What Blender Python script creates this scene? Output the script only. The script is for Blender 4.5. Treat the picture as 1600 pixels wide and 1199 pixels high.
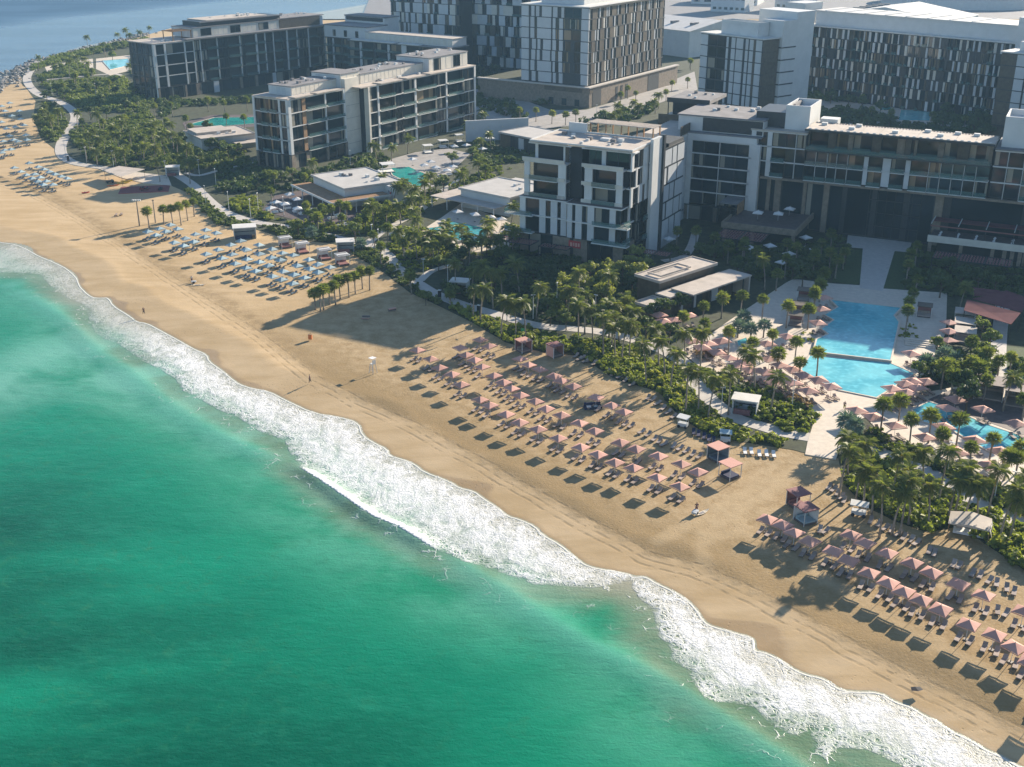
import bpy, math, random
import numpy as np
from mathutils import Vector, Matrix

S = bpy.context.scene
for o in list(bpy.data.objects): bpy.data.objects.remove(o)
random.seed(7)
rng = np.random.default_rng(7)
R = math.radians

# ------------------------------------------------------------------ camera, light, exposure
CAM_H, PITCH, FPX = 90.0, R(22.8), 1808.0
cam = bpy.data.cameras.new('camera'); camo = bpy.data.objects.new('camera', cam); S.collection.objects.link(camo)
camo.location = (0, 0, CAM_H); camo.rotation_euler = (R(90) - PITCH, 0, 0)
cam.sensor_width = 36; cam.lens = 36 * FPX / 1600; cam.clip_start = 1; cam.clip_end = 20000
S.camera = camo
SUN_AZ, SUN_EL = R(47.5), R(20.5)
W = bpy.data.worlds.new('World'); S.world = W; W.use_nodes = True
nt = W.node_tree
sky = nt.nodes.new('ShaderNodeTexSky'); sky.sky_type = 'NISHITA'; sky.sun_disc = False
sky.sun_elevation = SUN_EL; sky.sun_rotation = R(90) - SUN_AZ; sky.air_density = 1.0; sky.dust_density = 0.4; sky.ozone_density = 3.0
bg = nt.nodes['Background']; bg.inputs[1].default_value = 0.074
nt.links.new(sky.outputs[0], bg.inputs[0])
sl = bpy.data.lights.new('sun', 'SUN'); sl.energy = 4.6; sl.angle = R(0.53); sl.color = (1.0, 0.87, 0.70)
so = bpy.data.objects.new('sun', sl); S.collection.objects.link(so)
sd = Vector((math.cos(SUN_AZ) * math.cos(SUN_EL), math.sin(SUN_AZ) * math.cos(SUN_EL), math.sin(SUN_EL)))
so.rotation_euler = sd.to_track_quat('Z', 'Y').to_euler()
S.view_settings.view_transform = 'Standard'; S.view_settings.look = 'None'
S.view_settings.exposure = 1.3; S.view_settings.gamma = 1; S.view_settings.use_curve_mapping = False
S.render.engine = 'CYCLES'

# ------------------------------------------------------------------ where a point seen in the photograph stands
_c, _s = math.cos(PITCH), math.sin(PITCH)
def G(px, py, z=0.0):
    x = (px - 800) / FPX; v = (py - 599.5) / FPX
    t = (z - CAM_H) / (-_s - v * _c)
    return (x * t, (_c - v * _s) * t)
def GL(pts, z=0.0): return [G(a, b, z) for a, b in pts]
def crop(ox, oy, s, pts): return [(ox + a / s, oy + b / s) for a, b in pts]

# ------------------------------------------------------------------ materials
MATS = {}
def nodes(name):
    m = bpy.data.materials.new(name); m.use_nodes = True
    n = m.node_tree; b = n.nodes['Principled BSDF']
    MATS[name] = m
    return m, n, b
def N(n, t, **kw):
    x = n.nodes.new(t)
    for k, v in kw.items(): setattr(x, k, v)
    return x
def ramp(n, src, stops):
    r = N(n, 'ShaderNodeValToRGB')
    e = r.color_ramp.elements
    while len(e) < len(stops): e.new(0.5)
    for i, (p, c) in enumerate(stops):
        e[i].position = p; e[i].color = (c[0], c[1], c[2], 1) if hasattr(c, '__len__') else (c, c, c, 1)
    n.links.new(src, r.inputs[0]); return r.outputs[0]
def mixc(n, fac, a, b, mode='MIX'):
    m = N(n, 'ShaderNodeMix', data_type='RGBA', blend_type=mode)
    for sock, v in ((m.inputs[0], fac), (m.inputs[6], a), (m.inputs[7], b)):
        if hasattr(v, 'is_linked'): n.links.new(v, sock)
        elif hasattr(v, '__len__'): sock.default_value = (v[0], v[1], v[2], 1)
        else: sock.default_value = v
    return m.outputs[2]
def mth(n, op, a, b=None, c=None, clamp=False):
    m = N(n, 'ShaderNodeMath', operation=op); m.use_clamp = clamp
    for i, v in enumerate((a, b, c)):
        if v is None: continue
        if hasattr(v, 'is_linked'): n.links.new(v, m.inputs[i])
        else: m.inputs[i].default_value = v
    return m.outputs[0]
def smooth(n, x, lo, hi, a=0.0, b=1.0):
    m = N(n, 'ShaderNodeMapRange', interpolation_type='SMOOTHSTEP')
    for i, v in enumerate((x, lo, hi, a, b)):
        if hasattr(v, 'is_linked'): n.links.new(v, m.inputs[i])
        else: m.inputs[i].default_value = v
    return m.outputs[0]
def noise(n, scale, detail=4, rough=0.6, vec=None, dist=0.0):
    t = N(n, 'ShaderNodeTexNoise'); t.inputs['Scale'].default_value = scale
    t.inputs['Detail'].default_value = detail; t.inputs['Roughness'].default_value = rough
    t.inputs['Distortion'].default_value = dist
    if vec is not None: n.links.new(vec, t.inputs['Vector'])
    return t.outputs[0]
def geo_pos(n): return N(n, 'ShaderNodeNewGeometry').outputs['Position']
def attr(n, name): return N(n, 'ShaderNodeAttribute', attribute_name=name).outputs['Fac']
def bump(n, b, h, strength=0.3, dist=0.1):
    x = N(n, 'ShaderNodeBump'); x.inputs['Strength'].default_value = strength; x.inputs['Distance'].default_value = dist
    n.links.new(h, x.inputs['Height']); n.links.new(x.outputs[0], b.inputs['Normal'])

def simple(name, col, rough=0.7, var=0.15, scale=0.6, objvar=0.0, metal=0.0, bmp=0.0, spec=None):
    m, n, b = nodes(name)
    p = geo_pos(n)
    f = noise(n, scale, 5, 0.65, p)
    lo = tuple(c * (1 - var) for c in col); hi = tuple(min(1, c * (1 + var)) for c in col)
    c = ramp(n, f, [(0.3, lo), (0.7, hi)])
    if objvar:
        oi = N(n, 'ShaderNodeObjectInfo').outputs['Random']
        c = mixc(n, 1.0, c, ramp(n, oi, [(0, (1 - objvar,) * 3), (1, (1, 1, 1))]), 'MULTIPLY')
    n.links.new(c, b.inputs['Base Color'])
    b.inputs['Roughness'].default_value = rough; b.inputs['Metallic'].default_value = metal
    if spec is not None: b.inputs['Specular IOR Level'].default_value = spec
    if bmp: bump(n, b, noise(n, scale * 8, 4, 0.7, p), bmp, 0.05)
    return m

def leafmat(name, dark, light, trans=0.25, yellow=None):
    m, n, b = nodes(name)
    a = N(n, 'ShaderNodeAttribute', attribute_name='tint').outputs['Fac']
    oi = N(n, 'ShaderNodeObjectInfo').outputs['Random']
    f = mth(n, 'ADD', mth(n, 'MULTIPLY', a, 0.75), mth(n, 'MULTIPLY', oi, 0.3))
    c = ramp(n, f, [(0.05, dark), (0.75, light), (1.0, yellow or light)])
    n.links.new(c, b.inputs['Base Color']); b.inputs['Roughness'].default_value = 0.55
    b.inputs['Specular IOR Level'].default_value = 0.3
    t = N(n, 'ShaderNodeBsdfTranslucent'); n.links.new(mixc(n, 1.0, c, (1.1, 1.15, 0.5), 'MULTIPLY'), t.inputs[0])
    mx = N(n, 'ShaderNodeMixShader'); mx.inputs[0].default_value = trans
    n.links.new(b.outputs[0], mx.inputs[1]); n.links.new(t.outputs[0], mx.inputs[2])
    n.links.new(mx.outputs[0], n.nodes['Material Output'].inputs[0])
    return m

simple('white_paint', (0.64, 0.64, 0.62), 0.6, 0.07, 0.25, 0.06)
simple('white_panel', (0.55, 0.57, 0.58), 0.45, 0.06, 0.4, 0.12)
simple('cream_render', (0.62, 0.58, 0.50), 0.75, 0.1, 0.3)
simple('roof_beige', (0.47, 0.41, 0.35), 0.85, 0.18, 0.35, bmp=0.2)
simple('roof_grey', (0.20, 0.19, 0.19), 0.85, 0.25, 0.3, bmp=0.2)
simple('roof_pale', (0.47, 0.45, 0.42), 0.8, 0.12, 0.3, bmp=0.15)
simple('roof_white', (0.62, 0.60, 0.56), 0.7, 0.12, 0.2)
simple('dark_metal', (0.025, 0.03, 0.035), 0.45, 0.3, 0.8)
simple('bronze_screen', (0.10, 0.075, 0.05), 0.5, 0.35, 0.8, 0.3)
simple('core_dark', (0.02, 0.025, 0.03), 0.7, 0.3, 0.5)  # near-black so openings look deep: their shade is in the colour
simple('timber', (0.30, 0.17, 0.08), 0.7, 0.3, 1.2)
simple('stone_clad', (0.24, 0.19, 0.14), 0.8, 0.3, 0.9, 0.1, bmp=0.3)
simple('paving', (0.50, 0.46, 0.41), 0.8, 0.12, 0.7, bmp=0.1)
simple('plaza', (0.33, 0.31, 0.29), 0.85, 0.2, 0.3)  # paving darkened: the shade of the towers is put into the colour
simple('road', (0.22, 0.21, 0.21), 0.85, 0.15, 0.2)
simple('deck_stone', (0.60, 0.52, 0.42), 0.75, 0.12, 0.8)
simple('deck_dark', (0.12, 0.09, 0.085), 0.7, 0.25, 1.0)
simple('lawn', (0.045, 0.075, 0.02), 0.9, 0.3, 1.5, bmp=0.5)
simple('garden_soil', (0.042, 0.05, 0.02), 0.95, 0.5, 0.5, bmp=0.6)
simple('rock', (0.36, 0.34, 0.31), 0.85, 0.3, 0.6, 0.35)
simple('pink_fabric', (0.64, 0.335, 0.26), 0.8, 0.06, 1.0, 0.24)
simple('pink_dark', (0.26, 0.11, 0.105), 0.8, 0.12, 1.0, 0.1)
simple('mauve_awning', (0.15, 0.06, 0.065), 0.95, 0.15, 0.6, spec=0.1)  # darkened in place of the shade that falls on the awnings
simple('blue_fabric', (0.40, 0.53, 0.56), 0.8, 0.06, 1.0, 0.2)
simple('white_fabric', (0.75, 0.74, 0.71), 0.8, 0.05, 1.0, 0.08)
simple('mattress_beige', (0.42, 0.34, 0.29), 0.85, 0.1, 1.5, 0.35)
simple('mattress_blue', (0.14, 0.20, 0.25), 0.85, 0.12, 1.5, 0.3)
simple('navy_fabric', (0.015, 0.02, 0.07), 0.8, 0.2, 1.0)
simple('lounger_frame', (0.10, 0.08, 0.07), 0.6, 0.2, 1.0)
simple('pole_white', (0.62, 0.62, 0.60), 0.5, 0.05, 1.0)
simple('palm_trunk', (0.30, 0.25, 0.20), 0.9, 0.35, 2.5, 0.25, bmp=0.5)
simple('tree_trunk', (0.12, 0.09, 0.06), 0.9, 0.35, 2.5, 0.25)
simple('red_plastic', (0.45, 0.04, 0.03), 0.5, 0.15, 1.0)
simple('yellow_plastic', (0.60, 0.47, 0.05), 0.5, 0.15, 1.0)
simple('orange_plastic', (0.62, 0.17, 0.04), 0.5, 0.15, 1.0)
simple('red_mat', (0.20, 0.045, 0.045), 0.9, 0.2, 1.0)
simple('skin', (0.36, 0.20, 0.13), 0.6, 0.08, 3.0)
simple('cloth_dark', (0.02, 0.02, 0.025), 0.85, 0.2, 3.0)
simple('cloth_maroon', (0.11, 0.03, 0.05), 0.85, 0.2, 3.0)
simple('cloth_yellow', (0.30, 0.30, 0.06), 0.85, 0.2, 3.0)
simple('hair', (0.015, 0.01, 0.008), 0.6, 0.2, 3.0)
simple('board_cream', (0.72, 0.62, 0.46), 0.4, 0.06, 1.0)
simple('green_sign', (0.03, 0.30, 0.12), 0.5, 0.1, 1.0)
simple('red_sign', (0.45, 0.04, 0.04), 0.5, 0.1, 1.0)
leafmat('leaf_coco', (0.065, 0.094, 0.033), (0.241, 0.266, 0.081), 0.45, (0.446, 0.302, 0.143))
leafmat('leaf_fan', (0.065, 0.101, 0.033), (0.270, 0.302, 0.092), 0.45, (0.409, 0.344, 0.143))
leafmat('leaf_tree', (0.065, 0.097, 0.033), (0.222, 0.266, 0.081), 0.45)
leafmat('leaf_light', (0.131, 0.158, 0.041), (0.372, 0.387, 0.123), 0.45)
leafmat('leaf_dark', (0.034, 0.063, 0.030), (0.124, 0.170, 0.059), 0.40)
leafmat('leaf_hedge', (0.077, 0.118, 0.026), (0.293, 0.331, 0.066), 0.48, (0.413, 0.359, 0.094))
leafmat('leaf_silver', (0.10, 0.16, 0.14), (0.25, 0.33, 0.30), 0.2)
leafmat('leaf_pale', (0.198, 0.140, 0.073), (0.396, 0.268, 0.164), 0.30)

def glassmat(name, base, curtain, p):
    """window glass: dark room behind, in some rooms a drawn curtain over part of the pane"""
    m, n, b = nodes(name)
    oi = N(n, 'ShaderNodeObjectInfo').outputs['Random']
    tc = N(n, 'ShaderNodeTexCoord').outputs['Object']
    sx = N(n, 'ShaderNodeSeparateXYZ'); n.links.new(tc, sx.inputs[0])
    w1 = mth(n, 'MULTIPLY', mth(n, 'FRACT', mth(n, 'MULTIPLY', oi, 17.3)), 0.55)
    left = mth(n, 'LESS_THAN', sx.outputs[0], w1)
    right = mth(n, 'GREATER_THAN', sx.outputs[0], mth(n, 'SUBTRACT', 1.25, mth(n, 'MULTIPLY', mth(n, 'FRACT', mth(n, 'MULTIPLY', oi, 41.7)), 0.6)))
    cur = mth(n, 'MULTIPLY', mth(n, 'MAXIMUM', left, right), mth(n, 'LESS_THAN', mth(n, 'FRACT', mth(n, 'MULTIPLY', oi, 7.77)), p))
    fold = N(n, 'ShaderNodeTexWave'); fold.inputs['Scale'].default_value = 9; n.links.new(tc, fold.inputs[0])
    cc = mixc(n, fold.outputs[1], tuple(c * 0.7 for c in curtain), curtain)
    bb = mixc(n, mth(n, 'FRACT', mth(n, 'MULTIPLY', oi, 5.1)), tuple(c * 0.5 for c in base), tuple(c * 1.6 for c in base))
    n.links.new(mixc(n, cur, bb, cc), b.inputs['Base Color'])
    b.inputs['Roughness'].default_value = 0.06; b.inputs['IOR'].default_value = 1.5
    return m
glassmat('glass', (0.012, 0.022, 0.028), (0.34, 0.31, 0.25), 0.35)
glassmat('glass_warm', (0.05, 0.04, 0.03), (0.32, 0.24, 0.15), 0.55)
def railmat():
    m, n, b = nodes('rail_glass')
    b.inputs['Base Color'].default_value = (0.10, 0.20, 0.19, 1); b.inputs['Roughness'].default_value = 0.05
    b.inputs['Alpha'].default_value = 0.45
railmat()

def poolmat(name, deep, shallow):
    m, n, b = nodes(name)
    p = geo_pos(n)
    f = noise(n, 0.12, 3, 0.5, p)
    vo = N(n, 'ShaderNodeTexVoronoi', feature='SMOOTH_F1'); vo.inputs['Scale'].default_value = 1.1; n.links.new(p, vo.inputs['Vector'])
    c = mixc(n, smooth(n, f, 0.35, 0.65), deep, shallow)
    c = mixc(n, mth(n, 'MULTIPLY', smooth(n, vo.outputs[0], 0.35, 0.75), 0.3), c, tuple(min(1, x * 1.6) for x in shallow))
    n.links.new(c, b.inputs['Base Color']); b.inputs['Roughness'].default_value = 0.12; b.inputs['IOR'].default_value = 1.33
    bump(n, b, noise(n, 1.6, 3, 0.5, p), 0.12, 0.05)
poolmat('pool_blue', (0.09, 0.43, 0.50), (0.19, 0.58, 0.62))
poolmat('pool_teal', (0.015, 0.20, 0.19), (0.03, 0.32, 0.28))

def sandmat():
    m, n, b = nodes('beach_sand')
    p = geo_pos(n)
    d = attr(n, 'shore'); tr = attr(n, 'track'); hi = attr(n, 'upper')
    mp = N(n, 'ShaderNodeMapping'); mp.inputs['Rotation'].default_value = (0, 0, R(37)); mp.inputs['Scale'].default_value = (0.25, 1.0, 1.0)
    n.links.new(p, mp.inputs[0]); along = mp.outputs[0]
    big = noise(n, 0.05, 4, 0.55, p); mid = noise(n, 0.35, 5, 0.6, p); fine = noise(n, 2.2, 4, 0.7, p); lin = noise(n, 0.28, 5, 0.6, along, 0.4)
    c = mixc(n, smooth(n, mth(n, 'ADD', mth(n, 'MULTIPLY', lin, 0.6), mth(n, 'MULTIPLY', big, 0.4)), 0.35, 0.65), (0.46, 0.325, 0.17), (0.57, 0.42, 0.245))
    # churned, damper sand above the tide line
    dry = mixc(n, smooth(n, mid, 0.3, 0.7), (0.30, 0.205, 0.095), (0.44, 0.325, 0.185))
    dry = mixc(n, mth(n, 'MULTIPLY', smooth(n, fine, 0.4, 0.75), 0.45), dry, (0.55, 0.43, 0.27))
    up = smooth(n, mth(n, 'ADD', tr, mth(n, 'MULTIPLY', mth(n, 'SUBTRACT', mid, 0.5), 5.0)), -0.5, 1.5)
    zone = mth(n, 'MULTIPLY', up, mth(n, 'SUBTRACT', 1.0, mth(n, 'MULTIPLY', hi, 0.9)))
    c = mixc(n, zone, c, dry)
    band = smooth(n, mth(n, 'ABSOLUTE', mth(n, 'ADD', mth(n, 'SUBTRACT', tr, 3.0), mth(n, 'MULTIPLY', mth(n, 'SUBTRACT', lin, 0.5), 6.0))), 0.0, 4.5, 1.0, 0.0)
    c = mixc(n, mth(n, 'MULTIPLY', band, mth(n, 'MULTIPLY', smooth(n, mid, 0.25, 0.65), 0.7)), c, (0.235, 0.16, 0.075))
    damp = mth(n, 'MULTIPLY', smooth(n, mth(n, 'ADD', tr, mth(n, 'MULTIPLY', mth(n, 'SUBTRACT', lin, 0.5), 5.0)), 0.3, 2.0), smooth(n, mth(n, 'ADD', tr, mth(n, 'MULTIPLY', mth(n, 'SUBTRACT', mid, 0.5), 8.0)), 7.0, 15.0, 1.0, 0.0))
    c = mixc(n, mth(n, 'MULTIPLY', mth(n, 'MULTIPLY', damp, mth(n, 'SUBTRACT', 1.0, mth(n, 'MULTIPLY', hi, 0.85))), 0.6), c, mixc(n, fine, (0.20, 0.135, 0.055), (0.33, 0.235, 0.115)))
    lane = mth(n, 'ADD', attr(n, 'lane'), mth(n, 'MULTIPLY', mth(n, 'SUBTRACT', lin, 0.5), 2.5))
    c = mixc(n, mth(n, 'MULTIPLY', smooth(n, lane, 0.3, 2.2, 1.0, 0.0), 0.5), c, (0.46, 0.345, 0.20))
    # wheel ruts
    rut = None
    for off in (-1.0, 0.9, -2.4):
        r = smooth(n, mth(n, 'ABSOLUTE', mth(n, 'ADD', mth(n, 'SUBTRACT', tr, off), mth(n, 'MULTIPLY', mth(n, 'SUBTRACT', noise(n, 0.1, 2, 0.5, p), 0.5), 1.2))), 0.05, 0.4, 1.0, 0.0)
        rut = r if rut is None else mth(n, 'MAXIMUM', rut, r)
    rut = mth(n, 'MULTIPLY', rut, smooth(n, noise(n, 0.5, 3, 0.6, p), 0.38, 0.6))
    c = mixc(n, mth(n, 'MULTIPLY', rut, 0.5), c, (0.24, 0.17, 0.09))
    # footprints
    vo = N(n, 'ShaderNodeTexVoronoi'); vo.inputs['Scale'].default_value = 1.3; n.links.new(p, vo.inputs['Vector'])
    fp = mth(n, 'MULTIPLY', smooth(n, vo.outputs[0], 0.12, 0.26, 1.0, 0.0), smooth(n, noise(n, 0.12, 3, 0.6, along), 0.52, 0.62))
    c = mixc(n, mth(n, 'MULTIPLY', fp, 0.4), c, (0.25, 0.17, 0.09))
    # wet strip by the swash
    wn = noise(n, 0.06, 2, 0.5, along)
    wet = smooth(n, mth(n, 'SUBTRACT', d, mth(n, 'MULTIPLY', smooth(n, wn, 0.5, 0.72), 4.5)), 0.1, 1.3, 1.0, 0.0)
    c = mixc(n, mth(n, 'MULTIPLY', wet, 0.45), c, (0.27, 0.175, 0.085))
    n.links.new(c, b.inputs['Base Color'])
    b.inputs['Specular IOR Level'].default_value = 0.2
    n.links.new(mth(n, 'SUBTRACT', 0.95, mth(n, 'MULTIPLY', wet, 0.55)), b.inputs['Roughness'])
    hgt = mth(n, 'ADD', mth(n, 'MULTIPLY', fine, mth(n, 'ADD', 0.08, mth(n, 'MULTIPLY', up, 0.5))), mth(n, 'MULTIPLY', mth(n, 'ADD', rut, fp), -0.2))
    hgt = mth(n, 'ADD', hgt, mth(n, 'MULTIPLY', mid, 0.5))
    bump(n, b, hgt, 0.5, 0.25)
sandmat()

def seamat():
    m, n, b = nodes('sea_water')
    p = geo_pos(n)
    d = attr(n, 'shore'); fo = attr(n, 'foam'); off = attr(n, 'off'); cr = attr(n, 'crest'); rd = attr(n, 'ridge'); wash = attr(n, 'wash')
    mp = N(n, 'ShaderNodeMapping'); mp.inputs['Rotation'].default_value = (0, 0, R(37)); mp.inputs['Scale'].default_value = (0.35, 1.0, 1.0)
    n.links.new(p, mp.inputs[0]); along = mp.outputs[0]
    big = noise(n, 0.028, 4, 0.55, along, 0.3); cloud = noise(n, 0.055, 5, 0.6, p, 0.5); fine = noise(n, 0.5, 5, 0.65, along)
    speck = noise(n, 0.35, 6, 0.7, p, 0.6)
    offn = mth(n, 'ADD', off, mth(n, 'MULTIPLY', mth(n, 'SUBTRACT', cloud, 0.5), 16.0))
    deep = mixc(n, smooth(n, offn, 12.0, 52.0), (0.003, 0.205, 0.112), (0.0, 0.088, 0.050))
    deep = mixc(n, mth(n, 'MULTIPLY', smooth(n, big, 0.42, 0.68), 0.75), deep, (0.006, 0.29, 0.165))
    mid = mixc(n, smooth(n, cloud, 0.35, 0.68), (0.015, 0.225, 0.115), (0.09, 0.35, 0.225))
    c = mixc(n, smooth(n, offn, 4.0, 26.0), mid, deep)
    sh = mixc(n, smooth(n, cloud, 0.3, 0.7), (0.125, 0.20, 0.115), (0.20, 0.285, 0.19))
    c = mixc(n, smooth(n, mth(n, 'ADD', off, mth(n, 'MULTIPLY', mth(n, 'SUBTRACT', fine, 0.5), 4.0)), 1.5, 8.0), sh, c)
    streaks = noise(n, 0.22, 6, 0.7, along, 0.15)
    c = mixc(n, mth(n, 'MULTIPLY', smooth(n, streaks, 0.5, 0.75), 0.2), c, (0.03, 0.33, 0.21))
    c = mixc(n, mth(n, 'MULTIPLY', smooth(n, streaks, 0.28, 0.48, 1.0, 0.0), 0.22), c, (0.002, 0.10, 0.055))
    # weed and churned sand specks
    c = mixc(n, mth(n, 'MULTIPLY', mth(n, 'MULTIPLY', smooth(n, speck, 0.52, 0.72), smooth(n, big, 0.35, 0.55)), 0.5), c, (0.03, 0.17, 0.08))
    c = mixc(n, mth(n, 'MULTIPLY', smooth(n, noise(n, 1.5, 4, 0.7, along), 0.42, 0.7), 0.14), c, mixc(n, 0.5, c, (0.05, 0.42, 0.29)))  # light side of the ripples put into the colour
    c = mixc(n, mth(n, 'MULTIPLY', smooth(n, noise(n, 1.1, 4, 0.7, along), 0.3, 0.5, 1.0, 0.0), 0.16), c, (0.002, 0.10, 0.06))  # dark side of the ripples put into the colour
    # milky plume
    c = mixc(n, mth(n, 'MULTIPLY', mth(n, 'MULTIPLY', wash, smooth(n, cloud, 0.3, 0.62)), 0.8), c, (0.17, 0.44, 0.33))
    c = mixc(n, mth(n, 'MULTIPLY', rd, 0.6), c, (0.10, 0.36, 0.26))
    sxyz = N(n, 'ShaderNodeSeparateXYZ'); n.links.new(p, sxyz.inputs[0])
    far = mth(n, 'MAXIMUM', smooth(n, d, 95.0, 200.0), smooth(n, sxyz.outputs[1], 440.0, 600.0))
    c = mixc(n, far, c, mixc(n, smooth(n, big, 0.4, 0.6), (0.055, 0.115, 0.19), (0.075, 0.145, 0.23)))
    # foam: lacy cells that break up towards the seaward edge
    vec = N(n, 'ShaderNodeVectorMath', operation='ADD'); n.links.new(p, vec.inputs[0])
    nz = N(n, 'ShaderNodeTexNoise'); nz.inputs['Scale'].default_value = 0.9; nz.inputs['Detail'].default_value = 3; n.links.new(p, nz.inputs['Vector'])
    sc = N(n, 'ShaderNodeVectorMath', operation='SCALE'); sc.inputs['Scale'].default_value = 1.3; n.links.new(nz.outputs[1], sc.inputs[0]); n.links.new(sc.outputs[0], vec.inputs[1])
    def cells(scale, lo, hi):
        v = N(n, 'ShaderNodeTexVoronoi', feature='DISTANCE_TO_EDGE'); v.inputs['Scale'].default_value = scale; n.links.new(vec.outputs[0], v.inputs['Vector'])
        return smooth(n, v.outputs[0], lo, hi, 1.0, 0.0)
    patchy = smooth(n, noise(n, 0.16, 3, 0.6, p, 0.5), 0.36, 0.62)
    lace = mth(n, 'MULTIPLY', mth(n, 'MAXIMUM', cells(0.62, 0.02, 0.18), mth(n, 'MULTIPLY', cells(1.7, 0.03, 0.30), 0.8)), mth(n, 'ADD', 0.45, mth(n, 'MULTIPLY', patchy, 0.5)))
    fz = mth(n, 'ADD', fo, mth(n, 'MULTIPLY', mth(n, 'SUBTRACT', noise(n, 0.45, 5, 0.7, p), 0.5), 5.5))
    body = smooth(n, fz, -0.4, 4.2)
    edge = smooth(n, fo, -0.25, 0.05)
    front = smooth(n, d, 1.0, 4.5, 1.0, 0.0)
    mp2 = N(n, 'ShaderNodeMapping'); mp2.inputs['Rotation'].default_value = (0, 0, R(37)); mp2.inputs['Scale'].default_value = (1.0, 0.45, 1.0); n.links.new(p, mp2.inputs[0])
    thick = noise(n, 0.42, 7, 0.72, mp2.outputs[0], 0.8)
    cover = mth(n, 'ADD', mth(n, 'MULTIPLY', body, 0.75), mth(n, 'MULTIPLY', mth(n, 'SUBTRACT', thick, 0.45), 1.3))
    dense = smooth(n, mth(n, 'ADD', cover, mth(n, 'MULTIPLY', front, 0.3)), 0.46, 0.95)
    foam = mth(n, 'MAXIMUM', mth(n, 'MULTIPLY', lace, smooth(n, fz, -0.8, 1.0)), dense)
    foam = mth(n, 'MULTIPLY', foam, mth(n, 'MAXIMUM', edge, smooth(n, fz, 0.2, 1.2)))
    # small bubbles open the sheet a little
    foam = mth(n, 'MULTIPLY', foam, smooth(n, noise(n, 3.0, 4, 0.75, p), 0.3, 0.55, 0.5, 1.0))
    foam = mth(n, 'MULTIPLY', foam, mth(n, 'SUBTRACT', 1.0, mth(n, 'MULTIPLY', attr(n, 'thin'), 0.55)))
    lip = mth(n, 'MULTIPLY', smooth(n, mth(n, 'ABSOLUTE', mth(n, 'SUBTRACT', d, 0.22)), 0.05, 0.28, 1.0, 0.0), 0.55)
    crest = smooth(n, mth(n, 'ADD', cr, mth(n, 'MULTIPLY', mth(n, 'SUBTRACT', noise(n, 1.2, 4, 0.7, along), 0.5), 0.7)), 0.45, 0.8)
    streak = mth(n, 'MULTIPLY', mth(n, 'MULTIPLY', cells(0.45, 0.0, 0.06), smooth(n, noise(n, 0.25, 3, 0.6, p), 0.55, 0.66)), smooth(n, off, 0.3, 9.0, 0.55, 0.0))
    foam = mth(n, 'MAXIMUM', mth(n, 'MAXIMUM', foam, lip), mth(n, 'MAXIMUM', crest, streak))
    foam = mth(n, 'MULTIPLY', foam, smooth(n, d, 200.0, 300.0, 1.0, 0.0), None, True)
    # behind the lace of the swash the sand shows through shallow water
    sw = smooth(n, d, 2.0, 9.0, 1.0, 0.0)
    c = mixc(n, mth(n, 'MULTIPLY', sw, 0.8), c, (0.36, 0.33, 0.25))
    n.links.new(mixc(n, foam, c, (0.78, 0.79, 0.79)), b.inputs['Base Color'])
    b.inputs['IOR'].default_value = 1.33
    n.links.new(mth(n, 'MAXIMUM', smooth(n, foam, 0, 1, 0.22, 0.8), smooth(n, d, 60.0, 220.0, 0.0, 0.62)), b.inputs['Roughness'])
    n.links.new(smooth(n, d, 60.0, 300.0, 0.2, 0.08), b.inputs['Specular IOR Level'])
    rip = mth(n, 'ADD', mth(n, 'MULTIPLY', noise(n, 0.9, 5, 0.65, along, 0.5), 0.6), mth(n, 'MULTIPLY', noise(n, 2.6, 4, 0.6, p), 0.35))
    hh = mth(n, 'ADD', rip, mth(n, 'MULTIPLY', foam, mth(n, 'ADD', 0.35, mth(n, 'MULTIPLY', noise(n, 1.6, 5, 0.7, p), 0.9))))
    bump(n, b, hh, 0.55, 0.3)
seamat()
# ------------------------------------------------------------------ objects
C = S.collection
def link(name, mesh, parent=None, loc=(0, 0, 0), rotz=0.0, scale=(1, 1, 1)):
    o = bpy.data.objects.new(name, mesh); C.objects.link(o)
    if parent: o.parent = parent
    o.location = loc; o.rotation_euler = (0, 0, rotz); o.scale = scale
    return o
def tag(o, label=None, cat=None, group=None, kind=None):
    if label: o['label'] = label
    if cat: o['category'] = cat
    if group: o['group'] = group
    if kind: o['kind'] = kind
    return o
def thing(name, label, cat, loc=(0, 0, 0), rotz=0.0, group=None):
    return tag(link(name, None, None, loc, rotz), label, cat, group)
def dup(root, loc, rotz=0.0, label=None, group=None, scale=None):
    r = root.copy(); C.objects.link(r); r.location = loc; r.rotation_euler = (0, 0, rotz)
    if scale: r.scale = scale
    if label: r['label'] = label
    if group: r['group'] = group
    for ch in root.children:
        c = ch.copy(); C.objects.link(c); c.parent = r
        for g in ch.children:
            d = g.copy(); C.objects.link(d); d.parent = c
    return r

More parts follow.
